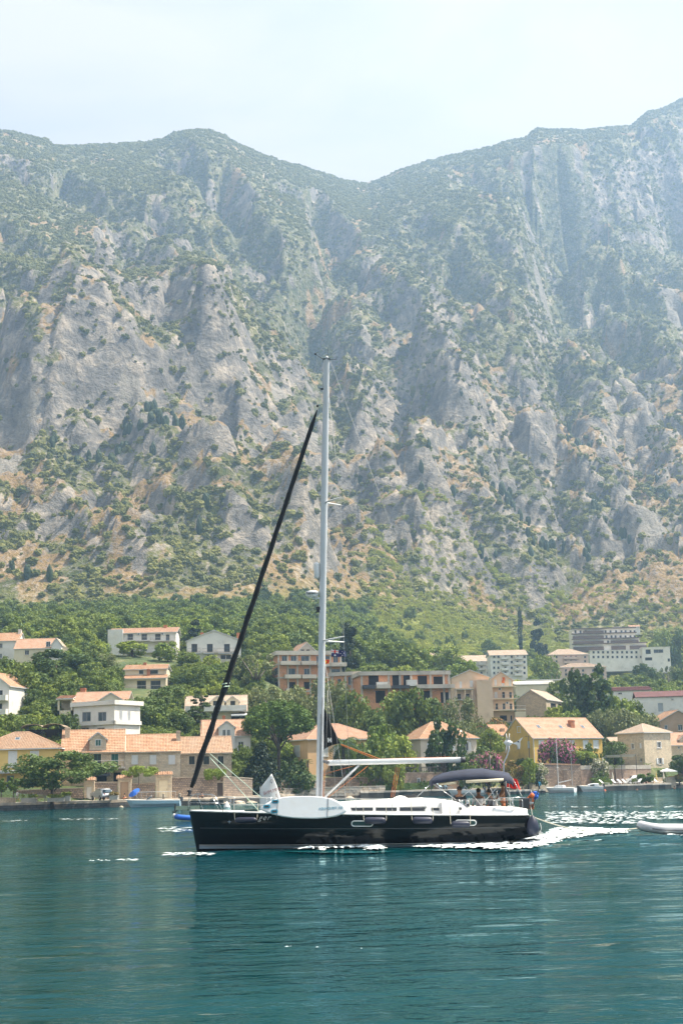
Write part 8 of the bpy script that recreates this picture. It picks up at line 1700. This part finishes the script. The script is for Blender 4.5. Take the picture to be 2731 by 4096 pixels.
def planter(label, px, Y, w_, h, mat='concrete'):
    p = at(px, 3200, Y); e = empty("planter", (p.x, Y, 1.06)); tag(e, label, "planter", "planters on the left quay"); MB().box(-w_ / 2, -.4, 0, w_ / 2, .4, h).box(-w_ / 2 - .04, -.44, h - .1, w_ / 2 + .04, .44, h + .02).build('box', mat, e); r = NR(int(px)); C = np.stack([(r.rand(14) - .5) * w_, (r.rand(14) - .5) * .6, h + .15 + .25 * r.rand(14)], 1); V, Q = leaves(C, np.full(14, .25), 30, .1, int(px)); link('plants', fastmesh('plants', V, Q, 'leaf_rust' if px % 2 else 'leaf_bright'), e)
planter("long grey planter left of the bench", 118, 205, 2.2, .6); planter("low stone planter around the quay pine's foot", 226, 204.6, 2.4, .5); planter("square concrete planter right of the quay pine", 266, 205, 1.1, .75); planter("small green planter right of the white car", 457, 208.5, 1.2, .6)
p = at(2118, 3060, 268); e = empty("lamp_post", (p.x, 268, 1.06)); tag(e, "dark lamp post in front of the ochre house's gable corner", "lamp post"); h = at(2116, 2944, 268).z - 1.06; MB().tube([(0, 0, 0), (0, 0, h)], [.09, .06], 8).build('post', 'iron', e); MB().tube([(0, 0, h - .1), (-.4, 0, h)], .03, 5).box(-.6, -.1, h - .08, -.35, .1, h + .02).build('lamp_head', 'iron', e)
p = at(2286, 3110, 270); e = empty("street_lamp", (p.x, 270, 1.06)); tag(e, "slim pale street lamp before the brick terrace wall", "street lamp"); h = at(2284, 3003, 270).z - 1.06; MB().tube([(0, 0, 0), (0, 0, h)], [.06, .04], 8).build('post', 'rail_grey', e); MB().tube([(0, 0, h), (.35, 0, h + .05)], .03, 5).box(.25, -.1, h, .6, .1, h + .1).build('lamp_head', 'spar_white', e)
# towels over the stone house balcony
for x0, x1, mt_, lab in ((365, 388, 'cloth_teal', "teal towel hanging on the dormer house balcony"), (412, 434, 'cloth_purple', "dark purple towel hanging on the dormer house balcony"), (454, 470, 'cloth_pink', "pink towel hanging on the dormer house balcony")):
    a = stone_b.root.matrix_basis @ Vector((stone_b.loc(x0, 3052, -1.3)[0], -1.34, stone_b.loc(x0, 3050, -1.3)[1])); w_ = stone_b.loc(x1, 3052, -1.3)[0] - stone_b.loc(x0, 3052, -1.3)[0]; m = MB(); m.grid([[(w_ * i / 8, .0 - .03 * math.sin(i * 1.3) * j / 3, -.9 * j / 3) for i in range(9)] for j in range(4)]); o = m.build("hanging_towel", mt_); o.location = a; o.rotation_euler = (0, 0, stone_b.a); tag(o, lab, "towel", "towels on the balcony"); md = o.modifiers.new('thick', 'SOLIDIFY'); md.thickness = .01
# arched carport, terrace pergola
p = at(180, 2930, 240); e = empty("arched_carport", (p.x, 240, float(ground(p.x, 240)))); tag(e, "dark carport with two arched roofs behind the yellow and dormer houses", "carport"); zt = at(180, 2905, 240).z - e.location.z
for s in (-1, 1):
    P = [[(s * 1.75 + 1.7 * math.cos(t), y, zt - .3 + .55 * math.sin(t)) for t in np.linspace(0, math.pi, 12)] for y in (-2, 3)]; m = MB(); m.grid(P); o = m.build('arched_roof', 'bench_wood', e, True); o.modifiers.new('thick', 'SOLIDIFY').thickness = .08
for x in (-3.4, 0, 3.4):
    for y in (-1.9, 2.9): MB().box(x - .06, y - .06, -1, x + .06, y + .06, zt - .3).build('post', 'iron', e)
MB().box(-3.3, 2.7, -1, 3.3, 2.9, zt - .4).build('back_screen', 'dark_wood', e)
A = at(2420, 3022, 279); B = at(2535, 3018, 281); e = empty("terrace_awning", (A.x, 279, float(ground(A.x, 279)))); tag(e, "flat canvas awning on posts over the terrace left of the tower house", "awning"); W_ = B.x - A.x; zt = A.z - e.location.z; MB().prism([(0, 0, zt), (W_, 0, zt + .05), (W_, 3, zt - .35), (0, 3, zt - .4)], (0, 0, .05)).build('canopy', 'grey_paint', e)
for x in (.1, W_ / 2, W_ - .1): MB().tube([(x, .1, -1), (x, .1, zt)], .05, 6).build('post', 'iron', e)
p = at(2682, 3090, 288); e = empty("orange_screen", (p.x, 288, 1.08)); tag(e, "orange fabric screen under the open white parasol", "screen"); MB().box(-.6, -.03, .3, .6, .03, 1.25).build('cloth', 'orange_gear', e); MB().tube([(-.6, 0, 0), (-.6, 0, 1.3)], .03, 5).tube([(.6, 0, 0), (.6, 0, 1.3)], .03, 5).build('frame', 'rail_grey', e)
for lab, x0, x1, yt, Y in (("orange awning left of the ochre annex roof", 1985, 2010, 2905, 312), ("orange parasol canopy over the small stone wall left of the ochre annex", 1902, 1935, 2904, 300)):
    A = at(x0, yt, Y); B = at(x1, yt, Y); e = empty("orange_canopy", (A.x, Y, A.z - 2.4)); tag(e, lab, "awning"); W_ = B.x - A.x; m = MB(); m.grid([[(W_ * i / 8, y, 2.0 + .4 * math.sin(math.pi * i / 8)) for i in range(9)] for y in (0, 2)]); m.build('cloth', 'orange_gear', e, True).modifiers.new('thick', 'SOLIDIFY').thickness = .02
    for x in (0.05, W_ - .05): MB().tube([(x, .1, -2), (x, .1, 2.05)], .04, 5).build('post', 'rail_grey', e)
# ------------------------------------------------------------------ people
def person(label, loc, rz, J, top, bottom, hair='hair_dark', skin='tan_skin', hat=None, top_mat=None, bot_mat=None):
    """one skinned body; J gives joint positions in metres, +y is forward"""
    e = empty("person", loc, rz); tag(e, label, "person")
    names = list(J); V = [J[n] for n in names]; ix = {n: i for i, n in enumerate(names)}
    E = [(ix[a], ix[b]) for a, b in (('pelvis', 'waist'), ('waist', 'chest'), ('chest', 'neck'), ('neck', 'head'), ('head', 'crown'), ('chest', 'shl'), ('shl', 'ell'), ('ell', 'wrl'), ('wrl', 'hal'), ('chest', 'shr'), ('shr', 'elr'), ('elr', 'wrr'), ('wrr', 'har'), ('pelvis', 'hil'), ('hil', 'knl'), ('knl', 'anl'), ('anl', 'tol'), ('pelvis', 'hir'), ('hir', 'knr'), ('knr', 'anr'), ('anr', 'tor'))]
    RD = dict(pelvis=(.145, .11), waist=(.125, .095), chest=(.15, .11), neck=(.055, .055), head=(.085, .095), crown=(.075, .085), sh=(.06, .06), el=(.042, .042), wr=(.030, .030), ha=(.032, .018), hi=(.085, .085), kn=(.058, .058), an=(.040, .040), to=(.038, .03))
    me = bpy.data.meshes.new('body'); me.from_pydata(V, E, []); me.materials.append(MATS[skin]); o = link('body', me, e); md = o.modifiers.new('skin', 'SKIN'); md.use_smooth_shade = True
    for i, n in enumerate(names): k = n if n in RD else n[:2]; me.skin_vertices[0].data[i].radius = RD[k]; me.skin_vertices[0].data[i].use_root = n == 'pelvis'
    o.modifiers.new('sub', 'SUBSURF').levels = 1; o.modifiers['sub'].render_levels = 2
    def sleeve(name, parts, mat, k):
        m = MB()
        for a, b in parts:
            A, B = Vector(J[a]), Vector(J[b]); ra = RD[a if a in RD else a[:2]][0] * k; rb = RD[b if b in RD else b[:2]][0] * k; m.tube([A.lerp(B, t) for t in (-.04, .3, .65, 1.0)], [ra + (rb - ra) * t for t in (0, .3, .65, 1)], 10)
        m.build(name, mat, e, True)
    if top: sleeve('shirt', [('pelvis', 'waist'), ('waist', 'chest'), ('chest', 'neck')][:2] + [('shl', 'ell'), ('shr', 'elr')], top, 1.14)
    if bottom: sleeve('shorts', [('waist', 'pelvis'), ('hil', 'knl'), ('hir', 'knr')], bottom, 1.12)
    h = Vector(J['head']).lerp(Vector(J['crown']), .6); m = MB(); m.lathe([(.02, -.09), (.085, -.05), (.105, .02), (.09, .08), (.04, .115), (.01, .12)], 12, (h.x, h.y - .015, h.z + .01)); m.build('hair', hair, e, True)
    f = Vector(J['head']); m = MB()
    m.prism([(f.x - .012, f.y + .09, f.z), (f.x + .012, f.y + .09, f.z), (f.x, f.y + .085, f.z + .045)], (0, .03, 0)); m.build('nose', skin, e)
    for s in (-1, 1): MB().lathe([(.002, -.008), (.009, 0), (.002, .008)], 8, (f.x + s * .035, f.y + .092, f.z + .045), 'Y').build('eye', 'print_dark', e); MB().lathe([(.004, -.02), (.02, 0), (.004, .02)], 8, (f.x + s * .093, f.y, f.z + .02)).build('ear', skin, e)
    MB().box(f.x - .025, f.y + .088, f.z - .035, f.x + .025, f.y + .096, f.z - .028).build('mouth', 'cloth_pink', e)
    for w, hnd in (('wrl', 'hal'), ('wrr', 'har')):
        A, B = Vector(J[w]), Vector(J[hnd]); d = (B - A).normalized(); sdv = d.cross(Vector((0, 1, .3))).normalized(); m = MB()
        for k in range(4): q = B + sdv * (.028 - .018 * k); L_ = (.07, .08, .075, .06)[k]; m.tube([q - d * .02, q + d * L_ * .55, q + d * L_ + Vector((0, .012, -.008))], [.009, .0085, .007], 6)
        q = A.lerp(B, .4) + sdv * .03; m.tube([q, q + sdv * .03 + d * .03, q + sdv * .035 + d * .06], [.010, .009, .007], 6); m.build('fingers', skin, e, True)
    if hat: m = MB(); m.lathe([(.17, 0), (.17, .012), (.10, .03), (.095, .10), (.03, .12)], 12, (h.x, h.y, h.z + .03)); m.build('hat', hat, e, True)
    return e
STAND = dict(pelvis=(0, 0, .95), waist=(0, 0, 1.12), chest=(0, 0, 1.36), neck=(0, .01, 1.50), head=(0, .03, 1.60), crown=(0, .02, 1.70), shl=(-.19, 0, 1.40), ell=(-.25, .02, 1.12), wrl=(-.25, .12, .90), hal=(-.25, .15, .82), shr=(.19, 0, 1.40), elr=(.25, .02, 1.12), wrr=(.25, .12, .90), har=(.25, .15, .82), hil=(-.10, 0, .90), knl=(-.11, .03, .50), anl=(-.11, -.01, .09), tol=(-.12, .14, .04), hir=(.10, 0, .90), knr=(.11, .03, .50), anr=(.11, -.01, .09), tor=(.12, .14, .04))
WALK = dict(STAND, knl=(-.11, .20, .52), anl=(-.11, .28, .12), tol=(-.11, .42, .08), knr=(.11, .02, .50), anr=(.11, -.28, .16), tor=(.11, -.18, .05), wrl=(-.25, -.08, .92), hal=(-.25, -.10, .84), ell=(-.25, -.06, 1.12), wrr=(.25, .22, .96), har=(.25, .28, .90), elr=(.25, .08, 1.12))
SIT = dict(pelvis=(0, 0, .10), waist=(0, -.02, .28), chest=(0, -.02, .52), neck=(0, .02, .66), head=(0, .05, .76), crown=(0, .04, .86), shl=(-.19, 0, .56), ell=(-.26, .06, .30), wrl=(-.20, .28, .22), hal=(-.18, .36, .20), shr=(.19, 0, .56), elr=(.26, .06, .30), wrr=(.20, .28, .22), har=(.18, .36, .20), hil=(-.10, .04, .09), knl=(-.14, .44, .12), anl=(-.14, .50, -.30), tol=(-.14, .64, -.34), hir=(.10, .04, .09), knr=(.14, .44, .12), anr=(.14, .50, -.30), tor=(.14, .64, -.34))
FLOOR = dict(SIT, knl=(-.14, .36, .34), anl=(-.14, .66, .06), tol=(-.14, .78, .03), knr=(.14, .40, .30), anr=(.14, .72, .06), tor=(.14, .84, .03), pelvis=(0, 0, .11), chest=(0, .06, .52), neck=(0, .12, .65), head=(0, .18, .74), crown=(0, .20, .83), shl=(-.19, .08, .56), shr=(.19, .08, .56))
HELM = dict(STAND, ell=(-.24, .18, 1.18), wrl=(-.16, .40, 1.10), hal=(-.14, .47, 1.08), elr=(.24, .18, 1.18), wrr=(.16, .40, 1.10), har=(.14, .47, 1.08))
wp = lambda px, py, ly: W(bp(px, py, ly))
q = wp(2003, 3225, -.5); person("bare-chested person in orange shorts standing at the yacht's wheel", (q.x + .12, q.y, .72), rad(95), HELM, None, 'shorts_orange')
q = wp(1838, 3210, -.9); person("dark-haired seated person in black at the front of the yacht's cockpit", (q.x, q.y, 1.42), rad(180), SIT, 'print_dark', 'print_dark')
q = wp(1968, 3215, -1.2); person("seated person with dark hair beside the yacht's wheel", (q.x - .05, q.y + .15, 1.30), rad(80), SIT, 'rubber_dark', 'cloth_khaki')
q = wp(1915, 3210, .9); person("seated person in a white shirt on the far side of the yacht's cockpit", (q.x, q.y, 1.32), rad(10), SIT, 'cloth_white', 'print_dark')
p = at(70, 3205, 206.5); person("person with a hat and pale top walking along the left quay", (p.x, 206.5, 1.08), rad(-75), WALK, 'cloth_white', 'cloth_khaki', hat='cloth_white')
p = at(492, 3190, 207); person("sunbather in swimwear sitting on the quay edge right of the white car", (p.x, 207.6, 1.08), rad(-70), FLOOR, None, 'shorts_orange')
p = at(806, 3190, 209); person("sunbather sitting on the stone jetty behind the bow rail", (p.x, 211, .97), rad(60), FLOOR, None, 'print_dark')
p = at(2537, 3165, 270); person("swimmer with only head and shoulders above water below the loungers", (p.x, 268, -1.28), rad(180), STAND, None, 'print_dark')
p = at(2672, 3152, 282); person("swimmer in the water at the right end of the platform", (p.x, 277, -1.30), rad(150), STAND, None, 'print_dark')
